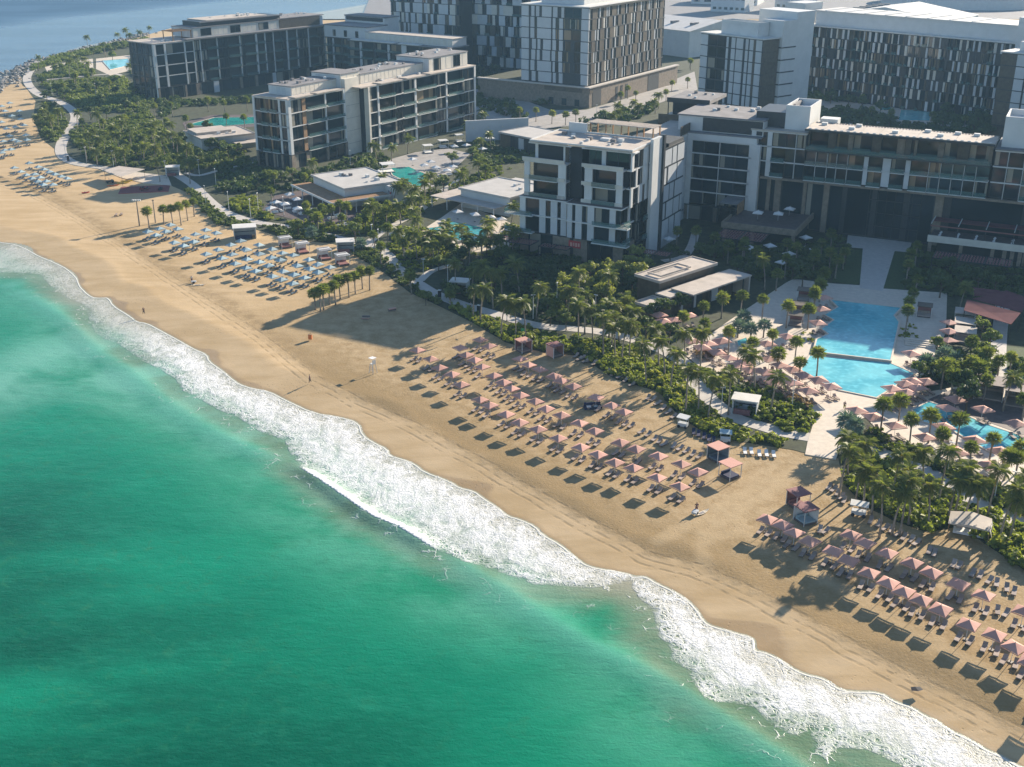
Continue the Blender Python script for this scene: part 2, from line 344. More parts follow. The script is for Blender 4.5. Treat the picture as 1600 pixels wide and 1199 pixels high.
class MB:
    def __init__(s): s.v = []; s.f = []; s.m = []; s.mats = []
    def mi(s, m):
        if m not in s.mats: s.mats.append(m)
        return s.mats.index(m)
    def add(s, vs, fs, m):
        k = len(s.v); s.v += [tuple(v) for v in vs]; i = s.mi(m)
        for f in fs: s.f.append([a + k for a in f]); s.m.append(i)
        return s
    def box(s, x0, y0, z0, x1, y1, z1, m):
        return s.add([(x0, y0, z0), (x1, y0, z0), (x1, y1, z0), (x0, y1, z0), (x0, y0, z1), (x1, y0, z1), (x1, y1, z1), (x0, y1, z1)],
                     [(0, 3, 2, 1), (4, 5, 6, 7), (0, 1, 5, 4), (1, 2, 6, 5), (2, 3, 7, 6), (3, 0, 4, 7)], m)
    def prism(s, poly, z0, z1, m):
        a = sum(poly[i][0] * poly[(i + 1) % len(poly)][1] - poly[(i + 1) % len(poly)][0] * poly[i][1] for i in range(len(poly)))
        if a < 0: poly = poly[::-1]
        n = len(poly)
        return s.add([(x, y, z0) for x, y in poly] + [(x, y, z1) for x, y in poly],
                     [tuple(range(n))[::-1], tuple(range(n, 2 * n))] + [(i, (i + 1) % n, n + (i + 1) % n, n + i) for i in range(n)], m)
    def tube(s, pts, r, m, k=6, cap=True):
        rr = r if hasattr(r, '__len__') else [r] * len(pts)
        vs = []; P = [Vector(p) for p in pts]
        for i, p in enumerate(P):
            d = (P[min(i + 1, len(P) - 1)] - P[max(i - 1, 0)]).normalized()
            a = d.orthogonal().normalized(); b = d.cross(a)
            for j in range(k):
                t = 2 * math.pi * j / k
                vs.append(p + (a * math.cos(t) + b * math.sin(t)) * rr[i])
        fs = [(i * k + j, i * k + (j + 1) % k, (i + 1) * k + (j + 1) % k, (i + 1) * k + j) for i in range(len(P) - 1) for j in range(k)]
        if cap: fs += [tuple(range(k))[::-1], tuple(range((len(P) - 1) * k, len(P) * k))]
        return s.add(vs, fs, m)
    def quad(s, a, b, c, d, m): return s.add([a, b, c, d], [(0, 1, 2, 3)], m)
    def mesh(s, name, sm=False, tint=None):
        me = bpy.data.meshes.new(name); me.from_pydata(s.v, [], s.f)
        for m in s.mats: me.materials.append(MATS[m])
        me.polygons.foreach_set('material_index', s.m)
        if sm: me.polygons.foreach_set('use_smooth', [True] * len(s.f))
        if tint is not None:
            a = me.attributes.new('tint', 'FLOAT', 'FACE'); a.data.foreach_set('value', tint)
        me.update(); return me
_cube = {}
def cube(mat):
    if mat not in _cube: _cube[mat] = MB().box(0, 0, 0, 1, 1, 1, mat).mesh('unit_' + mat)
    return _cube[mat]
_frame = {}
def frame(mat, mull=True):
    if (mat, mull) not in _frame:
        b = MB(); t = 0.045
        b.box(-0.01, -0.9, -0.01, 1.01, 0.4, t * 0.7, mat).box(-0.01, -0.9, 1 - t * 0.7, 1.01, 0.4, 1.01, mat)
        b.box(-0.01, -0.9, t * 0.7, t, 0.4, 1 - t * 0.7, mat).box(1 - t, -0.9, t * 0.7, 1.01, 0.4, 1 - t * 0.7, mat)
        if mull: b.box(0.485, -0.6, t * 0.7, 0.515, 0.4, 1 - t * 0.7, mat)
        _frame[(mat, mull)] = b.mesh('window_frame')
    return _frame[(mat, mull)]

def sheet(name, px, z, mat, label=None, world=False):
    poly = px if world else GL(px, z)
    o = link(name, MB().prism(poly, z - 0.3, z, mat).mesh(name)); o['kind'] = 'structure'
    if label: o['label'] = label
    return o
def ribbon(name, px, width, z, mat, label=None):
    w = np.array(GL(px, z)); out = [w[0]]
    for i in range(len(w) - 1):                       # Catmull-Rom so that the path curves
        p0, p1, p2, p3 = w[max(i - 1, 0)], w[i], w[i + 1], w[min(i + 2, len(w) - 1)]
        for k in range(1, 7):
            t = k / 6
            out.append(0.5 * (2 * p1 + (p2 - p0) * t + (2 * p0 - 5 * p1 + 4 * p2 - p3) * t * t + (3 * p1 - p0 - 3 * p2 + p3) * t ** 3))
    out = np.array(out); tg = np.gradient(out, axis=0); tg /= np.linalg.norm(tg, axis=1)[:, None] + 1e-9
    nr = np.stack([-tg[:, 1], tg[:, 0]], 1) * width / 2
    L, Rr = out + nr, out - nr; b = MB(); n = len(out)
    vs = [(x, y, z) for x, y in L] + [(x, y, z) for x, y in Rr] + [(x, y, z - 0.3) for x, y in L] + [(x, y, z - 0.3) for x, y in Rr]
    fs = []
    for i in range(n - 1):
        fs += [(i, n + i, n + i + 1, i + 1), (i, i + 1, 2 * n + i + 1, 2 * n + i), (n + i, 3 * n + i, 3 * n + i + 1, n + i + 1)]
    b.add(vs, fs, mat)
    o = link(name, b.mesh(name)); o['kind'] = 'structure'
    if label: o['label'] = label
    return o

ORD = ['', 'second ', 'third ', 'fourth ', 'fifth ', 'sixth ', 'seventh ', 'eighth ', 'ninth ', 'tenth ', 'eleventh ', 'twelfth ', 'thirteenth ', 'fourteenth ', 'fifteenth ', 'sixteenth ', 'seventeenth ', 'eighteenth ', 'nineteenth ', 'twentieth ']
def first(i): return 'first ' if i == 0 else ORD[i] if i < len(ORD) else '%dth ' % (i + 1)
LM = [('the far-left curved hedge path', (60, 130)), ('the small far-left pool', (180, 98)), ('the left path bend', (100, 232)),
      ('the flat sand-coloured shade sail', (192, 268)), ('the low beige-roofed pavilion', (350, 205)), ('the white kiosk on the left sand', (271, 268)),
      ('the big white kiosk by blue umbrellas', (383, 365)), ('the white restaurant with timber canopy', (545, 290)), ('the near corner of the white-framed block', (455, 268)),
      ('the teal pool behind the restaurant', (640, 275)), ('the white roof of the pool bar', (765, 300)), ('the small teal pool by the bar', (730, 362)),
      ('the path fork on the promenade', (600, 390)), ('the white kiosk on the curving promenade', (720, 450)), ('the red sign on the hotel', (905, 390)),
      ('the brown-roofed spa building', (1075, 440)), ('the top left corner of the upper pool', (1298, 468)), ('the top right corner of the upper pool', (1408, 480)),
      ('the left edge of the lower pool', (1255, 585)), ('the white kiosk near the pink cabanas', (1165, 640)), ('the paved opening onto the sand', (1290, 705)),
      ('the left corner of the right pool', (1430, 642)), ('the long front edge of the right pool', (1530, 695)), ('the draped beige tent', (1513, 825)),
      ('the mauve awnings', (1540, 480)), ('the glass entrance of the hotel', (1375, 378)), ('the raised hotel terrace', (1190, 345)),
      ('the stone podium corner', (917, 168)), ('the walled courtyard pool', (1430, 180)), ('the middle stretch of the promenade', (900, 515)),
      ('the right promenade bend', (1480, 762)), ('the two beach cabanas by the hedge', (842, 548))]
LMW = [(n, G(*p)) for n, p in LM]
_lab = {}
def label_batch(pts, desc):
    """one label for each of pts (world xy): the nearest landmark and its rank by distance from it"""
    near = [min(range(len(LMW)), key=lambda k: math.dist(p, LMW[k][1])) for p in pts]
    out = [None] * len(pts)
    for k in set(near):
        ids = sorted((i for i in range(len(pts)) if near[i] == k), key=lambda i: math.dist(pts[i], LMW[k][1]))
        for r, i in enumerate(ids): out[i] = '%s, %snearest to %s' % (desc, ORD[r] if r < len(ORD) else '%dth ' % (r + 1), LMW[k][0])
    return out
# ------------------------------------------------------------------ people
def skin_mesh(name, verts, edges, mat, sub=1):
    me = bpy.data.meshes.new(name); me.from_pydata([v[:3] for v in verts], edges, []); o = bpy.data.objects.new(name, me); C.objects.link(o)
    md = o.modifiers.new('skin', 'SKIN'); md.use_smooth_shade = True
    for i, v in enumerate(verts): me.skin_vertices[0].data[i].radius = (v[3], v[4] if len(v) > 4 else v[3])
    me.skin_vertices[0].data[0].use_root = True
    s = o.modifiers.new('sub', 'SUBSURF'); s.levels = sub; s.render_levels = sub
    dg = bpy.context.evaluated_depsgraph_get(); m2 = bpy.data.meshes.new_from_object(o.evaluated_get(dg)); bpy.data.objects.remove(o); m2.name = name
    m2.materials.clear(); m2.materials.append(MATS[mat]); return m2
def person(px, label, rz, shirt, trouser, arm=0.25, stride=0.25, long_=True, z=0.0):
    x, y = G(*px, z); t = thing('person', label, 'person', (x, y, z), R(rz)); s = stride
    V = [(0, 0, .95, .13, .10), (0, 0, 1.15, .13, .095), (0, 0, 1.38, .16, .10), (0, 0, 1.50, .055), (0.02, 0, 1.60, .075, .085), (0.02, 0, 1.72, .085, .095),
         (0, .19, 1.42, .055), (arm * .5, .24, 1.14, .042), (arm * 1.3, .22, .92, .034), (arm * 1.6, .22, .84, .03), (0, -.19, 1.42, .055), (-arm * .5, -.24, 1.14, .042), (-arm * .5 + .08, -.24, .92, .034), (-arm * .5 + .12, -.24, .84, .03),
         (0, .09, .9, .095), (s * .5, .1, .5, .062), (s * .8, .1, .09, .04), (s * .8 + .16, .11, .04, .035), (0, -.09, .9, .095), (-s * .4, -.1, .5, .062), (-s * 1.0, -.1, .09, .04), (-s * 1.0 + .16, -.11, .04, .035)]
    E_ = [(0, 1), (1, 2), (2, 3), (3, 4), (4, 5), (2, 6), (6, 7), (7, 8), (8, 9), (2, 10), (10, 11), (11, 12), (12, 13), (0, 14), (14, 15), (15, 16), (16, 17), (0, 18), (18, 19), (19, 20), (20, 21)]
    link('body', skin_mesh('body', V, E_, 'skin'), t)
    g = 0.022
    sv = [(0, 0, .98, .15 + g, .12), (0, 0, 1.15, .14 + g, .105 + g), (0, 0, 1.37, .17 + g, .11 + g), (0, .19, 1.42, .06 + g), (arm * .4, .235, 1.2, .05 + g), (0, -.19, 1.42, .06 + g), (-arm * .4, -.235, 1.2, .05 + g)]
    link('shirt', skin_mesh('shirt', sv, [(0, 1), (1, 2), (2, 3), (3, 4), (2, 5), (5, 6)], shirt), t)
    tv = [(0, 0, .97, .15 + g, .12 + g), (0, .09, .88, .105 + g), (s * .5, .1, .52, .07 + g), (0, -.09, .88, .105 + g), (-s * .4, -.1, .52, .07 + g)]; te = [(0, 1), (1, 2), (0, 3), (3, 4)]
    if long_: tv += [(s * .78, .1, .12, .05 + g), (-s * .98, -.1, .12, .05 + g)]; te += [(2, 5), (4, 6)]
    link('trousers', skin_mesh('trousers', tv, te, trouser), t); link('hair', skin_mesh('hair', [(-.02, 0, 1.66, .085, .09), (-.01, 0, 1.76, .085, .095)], [(0, 1)], 'hair'), t)
    link('nose', MB().add([(.105, -.012, 1.66), (.105, .012, 1.66), (.13, 0, 1.64), (.10, 0, 1.70)], [(0, 2, 3), (2, 1, 3), (0, 1, 2)], 'skin').mesh('nose'), t)
    return t
person((225, 491), 'person in dark clothes walking on wet sand at the foam edge', 150, 'cloth_dark', 'cloth_dark')
person((300, 441), 'person in white shirt standing with a cart below the blue umbrellas', -60, 'white_fabric', 'cloth_maroon', .15, .1)
person((484.5, 598), 'person in dark red walking beside the wheel ruts', 200, 'cloth_maroon', 'cloth_dark')
person((1088, 800), 'person in maroon standing behind the cream paddle board', -70, 'cloth_maroon', 'cloth_maroon', .35, .15)
person((1319, 640), 'person in yellow-green trousers walking across the sun deck', -100, 'cloth_dark', 'cloth_yellow', .3, .35, True, 0.1)
person((222, 300), 'person in dark clothes beside the red jet ski', 30, 'cloth_dark', 'cloth_dark', .2, .1)
person((735, 483), 'person in white walking on the promenade by the kiosk', -40, 'white_fabric', 'cloth_dark')
# ------------------------------------------------------------------ terrain: sea and beach follow the line of the swash
SEA_Z = -0.8
SHORE = [(0, 379), (25, 381), (47, 387), (52, 397), (85, 410), (105, 420), (120, 432), (122, 445), (140, 463), (150, 466), (172, 465), (175, 477), (205, 495), (213, 503), (230, 505),
 (252, 517), (280, 532), (302, 545), (324, 554), (327, 565), (345, 577), (360, 590), (375, 601), (394, 607), (422, 612), (444, 624), (491, 646), (528, 651), (561, 660),
 (567, 681), (587, 693), (606, 702), (608, 712), (631, 718), (650, 726), (662, 737), (703, 752), (719, 763), (741, 767), (756, 779), (775, 791), (794, 807), (809, 810), (837, 822),
 (847, 835), (878, 852), (900, 872), (919, 885), (950, 891), (984, 897), (989, 903), (997, 900), (1012, 902), (1025, 911), (1050, 922), (1075, 938), (1087, 950), (1097, 966),
 (1106, 976), (1125, 982), (1153, 990), (1175, 996), (1180, 1004), (1178, 1017), (1190, 1018), (1210, 1025), (1232, 1040), (1255, 1053), (1289, 1060), (1307, 1075), (1330, 1081),
 (1375, 1081), (1397, 1096), (1424, 1104), (1446, 1119), (1465, 1126), (1480, 1139), (1517, 1156), (1540, 1171), (1566, 1182), (1592, 1197)]
shore = np.array(GL(SHORE, SEA_Z))
def chaikin(p, k=2):
    for _ in range(k):
        q = np.empty((2 * len(p) - 2, 2)); q[0::2] = 0.75 * p[:-1] + 0.25 * p[1:]; q[1::2] = 0.25 * p[:-1] + 0.75 * p[1:]
        p = np.vstack([p[:1], q, p[-1:]])
    return p
shore = chaikin(shore, 1)
left = np.array(GL([(-60, 366), (-160, 345), (-300, 320), (-330, 262), (-220, 205), (-90, 172), (-15, 146), (8, 128), (22, 113), (48, 98), (98, 83), (158, 69), (228, 51), (300, 39), (430, 30), (560, 22), (620, 10), (648, -8)], SEA_Z))
right = np.array([G(1592, 1197, SEA_Z)]) + np.array([[12, -10], [30, -24], [60, -50], [200, -170], [900, -700]])
land = np.vstack([left[::-1], shore, right, [[2500, 300], [2500, 6000], [-100, 6000]]])
def segdist(P, A):
    best = np.full(len(P), 1e9)
    for i in range(len(A) - 1):
        a, b = A[i], A[i + 1]; ab = b - a; l2 = (ab ** 2).sum() + 1e-12
        t = np.clip(((P - a) @ ab) / l2, 0, 1)
        best = np.minimum(best, ((P - a - t[:, None] * ab) ** 2).sum(1))
    return np.sqrt(best)
def inside(P, A):
    c = np.zeros(len(P), bool); n = len(A)
    for i in range(n):
        x0, y0 = A[i]; x1, y1 = A[(i + 1) % n]
        if y0 == y1: continue
        k = ((y0 > P[:, 1]) != (y1 > P[:, 1])) & (P[:, 0] < (x1 - x0) * (P[:, 1] - y0) / (y1 - y0) + x0)
        c ^= k
    return c
def signed_side(P, A):
    """distance to an open line, positive on its left (landward, the lines run left to right)"""
    best = np.full(len(P), 1e9); sg = np.ones(len(P))
    for i in range(len(A) - 1):
        a, b = A[i], A[i + 1]; ab = b - a; l2 = (ab ** 2).sum() + 1e-12
        t = np.clip(((P - a) @ ab) / l2, 0, 1); dv = P - a - t[:, None] * ab
        d2 = (dv ** 2).sum(1); k = d2 < best
        best = np.where(k, d2, best); sg = np.where(k, np.sign(ab[0] * dv[:, 1] - ab[1] * dv[:, 0]), sg)
    return np.sqrt(best) * sg
def axis(lo, hi, step, far_lo, far_hi):
    a = list(np.arange(lo, hi + step / 2, step)); s = step
    x = a[-1]
    while x < far_hi: s *= 1.35; x += s; a.append(x)
    s = step; x = a[0]
    while x > far_lo: s *= 1.35; x -= s; a.insert(0, x)
    return np.array(a)
def grid(name, xs, ys, zfun, mat, attrs, drop=None):
    X, Y = np.meshgrid(xs, ys); P = np.stack([X.ravel(), Y.ravel()], 1); nx, ny = len(xs), len(ys)
    at = attrs(P); Z = zfun(P, at)
    i = np.arange(nx * ny).reshape(ny, nx)
    F = np.stack([i[:-1, :-1], i[:-1, 1:], i[1:, 1:], i[1:, :-1]], -1).reshape(-1, 4)
    if drop is not None:
        dr = drop(P, at); F = F[~dr[F].all(1)]
    me = bpy.data.meshes.new(name)
    me.vertices.add(len(P)); me.vertices.foreach_set('co', np.column_stack([P, Z]).astype('f4').ravel())
    me.loops.add(F.size); me.loops.foreach_set('vertex_index', F.astype('i4').ravel())
    me.polygons.add(len(F)); me.polygons.foreach_set('loop_start', np.arange(0, F.size, 4, dtype='i4')); me.polygons.foreach_set('loop_total', np.full(len(F), 4, 'i4'))
    me.polygons.foreach_set('use_smooth', np.ones(len(F), bool))
    me.update(calc_edges=True)
    for k, v in at.items():
        a = me.attributes.new(k, 'FLOAT', 'POINT'); a.data.foreach_set('value', v.astype('f4'))
    me.materials.append(MATS[mat]); me.validate()
    o = link(name, me); o['kind'] = 'structure'; return o

# sea
OUT = [(-40, 425), (60, 428), (85, 452), (105, 466), (128, 474), (136, 485), (140, 500), (150, 520), (165, 530), (190, 540), (215, 560), (250, 577), (275, 592), (285, 610), (300, 617), (341, 640), (372, 652), (406, 674), (445, 688), (456, 712), (475, 734), (500, 749),
 (534, 777), (559, 793), (581, 810), (612, 818), (650, 843), (675, 856), (703, 868), (731, 880), (772, 891), (834, 913), (887, 916), (919, 919), (959, 913), (984, 910), (998, 932), (1023, 958), (1027, 991), (1047, 1010), (1053, 1032),
 (1075, 1047), (1087, 1072), (1103, 1094), (1150, 1100), (1180, 1104), (1202, 1130), (1240, 1149), (1268, 1139), (1270, 1170), (1289, 1186), (1307, 1167), (1356, 1171), (1405, 1194), (1440, 1215), (1500, 1260)]
outer = np.array(GL(OUT, SEA_Z))
foam_poly = np.vstack([np.array(GL([(-60, 366)], SEA_Z)), shore, right[:2], outer[::-1]])
RIDGE1 = np.array(GL([(452, 722), (475, 736), (520, 765), (560, 793), (585, 810), (625, 826), (675, 857), (705, 872)], SEA_Z))
RIDGE2 = np.array(GL([(-20, 434), (20, 448), (60, 470), (105, 502), (130, 528), (155, 552), (200, 580), (260, 630), (330, 675), (390, 702), (450, 730)], SEA_Z))
RIDGE3 = np.array(GL([(690, 862), (720, 884), (780, 918), (850, 965), (920, 1008), (980, 1036), (1040, 1068), (1090, 1100), (1150, 1140), (1200, 1172), (1250, 1204), (1300, 1240)], SEA_Z))
PLUME = np.array(GL([(10, 600), (80, 560), (150, 560), (230, 600)], SEA_Z)); PLUME2 = np.array(GL([(470, 700), (560, 740), (640, 830), (760, 900)], SEA_Z)); PLUME3 = np.array(GL([(200, 570), (270, 610), (360, 680)], SEA_Z))
def prof(d, front, back):
    """cross section of a swell: d > 0 on the landward side"""
    return np.where(d > 0, np.exp(-(d / front) ** 2), np.exp(-(d / back) ** 2))
def ends(P, A, ln):
    a, b = A[0], A[-1]; u = (b - a) / np.linalg.norm(b - a); L = np.linalg.norm(b - a); t = (P - a) @ u
    return np.clip(t / ln, 0, 1) * np.clip((L - t) / ln, 0, 1)
def sea_attrs(P):
    n = len(P); near = (P[:, 0] > -330) & (P[:, 0] < 160) & (P[:, 1] > 60) & (P[:, 1] < 480)
    d = segdist(P, land); d = np.where(inside(P, land), -d, d)
    fo = np.full(n, -9.0); off = np.full(n, 99.0); cr = np.zeros(n); rd = np.zeros(n); h = np.zeros(n); wash = np.zeros(n); thin = np.zeros(n)
    Q = P[near]
    f = segdist(Q, np.vstack([foam_poly, foam_poly[:1]])); ins = inside(Q, foam_poly)
    fo[near] = np.clip(np.where(ins, f, -f), -9, 9)
    off[near] = np.clip(-signed_side(Q, outer), -20, 150)
    r1 = signed_side(Q, RIDGE1); e1 = ends(Q, RIDGE1, 7.0)
    cr[near] = np.where(r1 > 0, np.exp(-(r1 / 1.5) ** 2), np.exp(-(r1 / 0.55) ** 2)) * np.sqrt(e1)
    r2 = signed_side(Q, RIDGE2); e2 = ends(Q, RIDGE2, 8.0); r3 = signed_side(Q, RIDGE3); e3 = ends(Q, RIDGE3, 6.0)
    rd[near] = np.maximum(prof(r2, 1.4, 3.4) * e2, prof(r3, 1.2, 3.4) * e3)
    h[near] = 0.62 * prof(r1, 1.4, 1.9) * e1 + 0.28 * prof(r2, 2.0, 3.6) * e2 + 0.36 * prof(r3, 2.0, 4.0) * e3
    wash[near] = np.maximum(np.maximum(np.exp(-(segdist(Q, PLUME) / 14) ** 2), 0.55 * np.exp(-(segdist(Q, PLUME2) / 9) ** 2)), 0.7 * np.exp(-(segdist(Q, PLUME3) / 8) ** 2))
    t = np.clip((-72 - Q[:, 0]) / 18, 0, 1); thin[near] = t
    return dict(shore=d, foam=fo, off=off, crest=cr, ridge=rd, swell=h, wash=wash, thin=thin)
def sea_z(P, a):
    near = a['shore'] < 120
    chop = 0.012 * np.sin(P[:, 0] * 0.9 + P[:, 1] * 1.7) * np.sin(P[:, 1] * 0.61 - P[:, 0] * 0.43) + 0.008 * np.sin(P[:, 0] * 2.1 - P[:, 1] * 1.3)
    froth = np.where(a['foam'] > 0.8, np.random.default_rng(3).random(len(P)) * 0.14, 0)
    return SEA_Z + np.where(near, chop * np.clip(a['shore'] / 12, 0, 1) + froth * np.clip((a['shore'] - 1.5) / 4, 0, 1) + a['swell'], 0)
grid('sea', axis(-150, 78, 0.62, -6000, 2600), axis(94, 262, 0.62, -900, 9000), sea_z, 'sea_water', sea_attrs, lambda P, a: a['shore'] < -12)

# beach and the ground under everything
TRACK = np.array(GL([(-150, 245), (-60, 270), (0, 285), (60, 305), (130, 345), (200, 390), (260, 430), (330, 475), (400, 520), (455, 562), (492, 592), (560, 625), (640, 660), (720, 704), (800, 748), (880, 793), (960, 838), (1010, 864), (1090, 884), (1140, 908), (1250, 963), (1340, 1013), (1440, 1063), (1520, 1103), (1600, 1143), (1700, 1195), (1900, 1300)]))
LANE = np.array(GL([(1290, 716), (1230, 752), (1165, 790), (1105, 830), (1096, 850), (1100, 876)])); LANE2 = np.array(GL([(1275, 716), (1180, 760), (1120, 800), (1070, 822), (1030, 845)])); LANE3 = np.array(GL([(1105, 836), (1150, 832), (1200, 836), (1290, 905), (1420, 985), (1600, 1080)]))
def beach_attrs(P):
    d = segdist(P, land); d = np.where(inside(P, land), d, -d)
    tr = signed_side(P, TRACK)
    hi = np.clip((-35 - P[:, 0]) / 25, 0, 1)
    lane = np.minimum(np.minimum(segdist(P, LANE), segdist(P, LANE2)), segdist(P, LANE3))
    return dict(shore=d, track=np.clip(tr, -30, 60), upper=hi, lane=np.clip(lane, 0, 30))
def beach_z(P, a):
    d = a['shore']
    z = np.where(d > 0, np.minimum(SEA_Z - 0.02 + d * 0.085, 0), SEA_Z - 0.02 + np.maximum(d * 0.12, -3.0))
    r = np.random.default_rng(5).random(len(P)) - 0.5
    dry = (a['track'] > 1) & (a['track'] < 40)
    return z + np.where((d > 11) & (d < 80), r * np.where(dry, 0.07, 0.02), 0) - np.where(d > 11, 0.04, 0)
grid('beach', axis(-215, 110, 0.9, -700, 2600), axis(92, 330, 0.9, -700, 6500), beach_z, 'beach_sand', beach_attrs, lambda P, a: a['shore'] < -30)

# resort ground
GARDEN = [(40, 102), (34, 128), (56, 158), (52, 182), (64, 216), (92, 238), (125, 257), (170, 266), (215, 280), (262, 288), (300, 304), (318, 330), (345, 352), (395, 357), (440, 371), (520, 381), (545, 388), (562, 404), (600, 426), (640, 457), (690, 480), (740, 505), (790, 535), (850, 551),
 (905, 556), (960, 592), (1030, 612), (1060, 650), (1110, 682), (1170, 692), (1240, 703), (1262, 709), (1310, 716), (1318, 755), (1350, 790), (1400, 815), (1450, 832), (1500, 822), (1540, 850), (1600, 890), (1760, 980), (2100, 1000), (2100, 40), (700, 40), (560, 44), (300, 56), (232, 64), (160, 76), (100, 88)]
gz = GL(GARDEN, 0.02)
sheet('garden_ground', gz, 0.02, 'garden_soil', world=True)
ribbon('promenade_path', [(60, 96), (42, 122), (58, 146), (95, 160), (117, 178), (112, 200), (97, 222), (97, 242), (118, 255), (160, 262), (205, 272)], 4.2, 0.07, 'paving')
ribbon('promenade_path', [(268, 268), (300, 288), (332, 318), (358, 334), (400, 347), (452, 355), (500, 365), (545, 376), (580, 384), (603, 396), (628, 427), (653, 443), (682, 460), (723, 476), (765, 488), (812, 502), (850, 510), (910, 515), (952, 521), (1000, 534), (1045, 552), (1074, 572), (1086, 595), (1103, 618), (1130, 640), (1152, 654), (1190, 666), (1225, 676), (1270, 684)], 3.6, 0.075, 'paving')
ribbon('promenade_path', [(1300, 690), (1345, 696), (1368, 703), (1403, 721), (1450, 738), (1487, 764), (1532, 785), (1567, 804), (1610, 822), (1700, 862)], 3.8, 0.07, 'paving')
ribbon('garden_path', [(575, 380), (600, 360), (640, 338), (668, 320), (690, 300), (720, 280)], 2.6, 0.082, 'paving')
ribbon('garden_path', [(655, 440), (672, 425), (695, 417), (720, 410)], 2.2, 0.083, 'paving')
ribbon('garden_path', [(1088, 360), (1080, 385), (1066, 402), (1035, 408)], 2.4, 0.06, 'paving')
ribbon('garden_path', [(290, 270), (312, 274), (350, 264), (400, 254)], 2.0, 0.084, 'paving')
ribbon('garden_path', [(70, 125), (120, 120), (180, 116), (195, 125), (190, 142)], 2.5, 0.086, 'paving')
ribbon('garden_path', [(1567, 620), (1560, 570), (1562, 520), (1568, 470)], 3.2, 0.085, 'paving')
sheet('sun_deck', crop(0, 0, 1, [(1062, 548), (1100, 530), (1138, 502), (1180, 474), (1228, 442), (1240, 436), (1300, 443), (1344, 446), (1380, 451), (1480, 458), (1478, 520), (1462, 552), (1448, 596), (1420, 622), (1345, 655), (1312, 700), (1306, 718), (1258, 710), (1262, 690), (1276, 645), (1212, 612), (1150, 592), (1092, 572)]), 0.10, 'deck_stone')
sheet('sun_deck', [(1352, 652), (1424, 618), (1452, 612), (1520, 600), (1620, 610), (1680, 700), (1680, 800), (1600, 775), (1530, 742), (1440, 700), (1372, 672)], 0.095, 'deck_stone')
sheet('dark_deck', [(1450, 624), (1490, 608), (1640, 645), (1640, 692), (1600, 680), (1520, 651)], 0.13, 'deck_dark')  # darker deck laid over the sun deck
sheet('entrance_path', [(1350, 366), (1404, 372), (1379, 455), (1343, 450)], 0.12, 'paving')
sheet('entrance_terrace', [(1325, 366), (1425, 378), (1420, 394), (1322, 386)], 0.09, 'paving')
sheet('lawn', [(1322, 388), (1358, 391), (1342, 445), (1300, 440)], 0.06, 'lawn')
sheet('lawn', [(1396, 393), (1424, 396), (1412, 455), (1380, 450)], 0.062, 'lawn')
sheet('lawn', [(1570, 540), (1660, 545), (1660, 610), (1572, 605)], 0.064, 'lawn')
sheet('pool_terrace', [(590, 264), (606, 250), (650, 238), (700, 232), (735, 240), (712, 262), (690, 286), (655, 300), (612, 290)], 0.07, 'plaza')  # darker paving stands in for shade here
sheet('pool_terrace', [(640, 372), (690, 340), (720, 318), (790, 345), (820, 360), (800, 385), (740, 395), (690, 380)], 0.072, 'deck_stone')
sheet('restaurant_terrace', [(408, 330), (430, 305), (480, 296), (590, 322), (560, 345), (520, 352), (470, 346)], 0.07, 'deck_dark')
sheet('pool_terrace', [(285, 192), (330, 180), (415, 179), (418, 196), (345, 203), (290, 202)], 0.07, 'deck_dark')  # dark deck colour stands in for the shade on this terrace
sheet('pool_terrace', [(150, 92), (205, 86), (212, 108), (172, 118), (150, 108)], 0.09, 'deck_stone')
sheet('sand_court', [(70, 105), (110, 96), (145, 92), (146, 108), (105, 118), (75, 115)], 0.07, 'deck_stone')
sheet('beach_plaza', [(150, 262), (205, 268), (262, 275), (268, 290), (225, 286), (190, 278)], 0.1, 'deck_stone')
sheet('service_road', [(735, 140), (770, 138), (860, 172), (915, 172), (985, 152), (1085, 112), (1090, 140), (1000, 172), (960, 190), (860, 200), (800, 205), (735, 175)], 0.06, 'plaza')  # tower shade put into the paving colour
sheet('back_road', [(560, 42), (640, 38), (720, 60), (1100, 30), (1700, 30), (1700, -60), (600, -60)], 0.05, 'road')
sheet('courtyard', [(1240, 152), (1570, 160), (1570, 200), (1250, 192)], 0.06, 'paving')

def pool(label, px, mat, z=0.2, rim=0.35):
    w = np.array(GL(px, z)); c = w.mean(0)
    o = link('pool_water', MB().prism([tuple(p) for p in w], z - 0.4, z, mat).mesh('pool_water')); tag(o, label, None, None, 'structure')
    b = MB(); n = len(w)
    a = sum(w[i][0] * w[(i + 1) % n][1] - w[(i + 1) % n][0] * w[i][1] for i in range(n)); sgn = 1 if a > 0 else -1
    en = []
    for i in range(n):                                  # mitred coping
        p, q, r = w[i - 1], w[i], w[(i + 1) % n]
        d1 = (q - p) / np.linalg.norm(q - p); d2 = (r - q) / np.linalg.norm(r - q)
        n1 = np.array([d1[1], -d1[0]]) * sgn; n2 = np.array([d2[1], -d2[0]]) * sgn
        m = n1 + n2; m /= max(0.6, (1 + n1 @ n2)); en.append(q + m * rim)
    for i in range(n):
        b.prism([tuple(w[i]), tuple(en[i]), tuple(en[(i + 1) % n]), tuple(w[(i + 1) % n])], -0.1, z + 0.06, 'deck_stone')
    k = link('pool_coping', b.mesh('pool_coping')); k['kind'] = 'structure'
pool('large turquoise upper pool with a zigzag left edge', [(1299, 469), (1407, 481), (1396, 493), (1404, 503), (1391, 563), (1272, 549), (1277, 530), (1295, 522), (1284, 514), (1304, 500), (1289, 492), (1310, 480)], 'pool_blue', 0.65)
pool('turquoise lower pool below the infinity edge', [(1266, 556), (1389, 567), (1428, 584), (1369, 621), (1310, 609), (1250, 582)], 'pool_blue', 0.2)
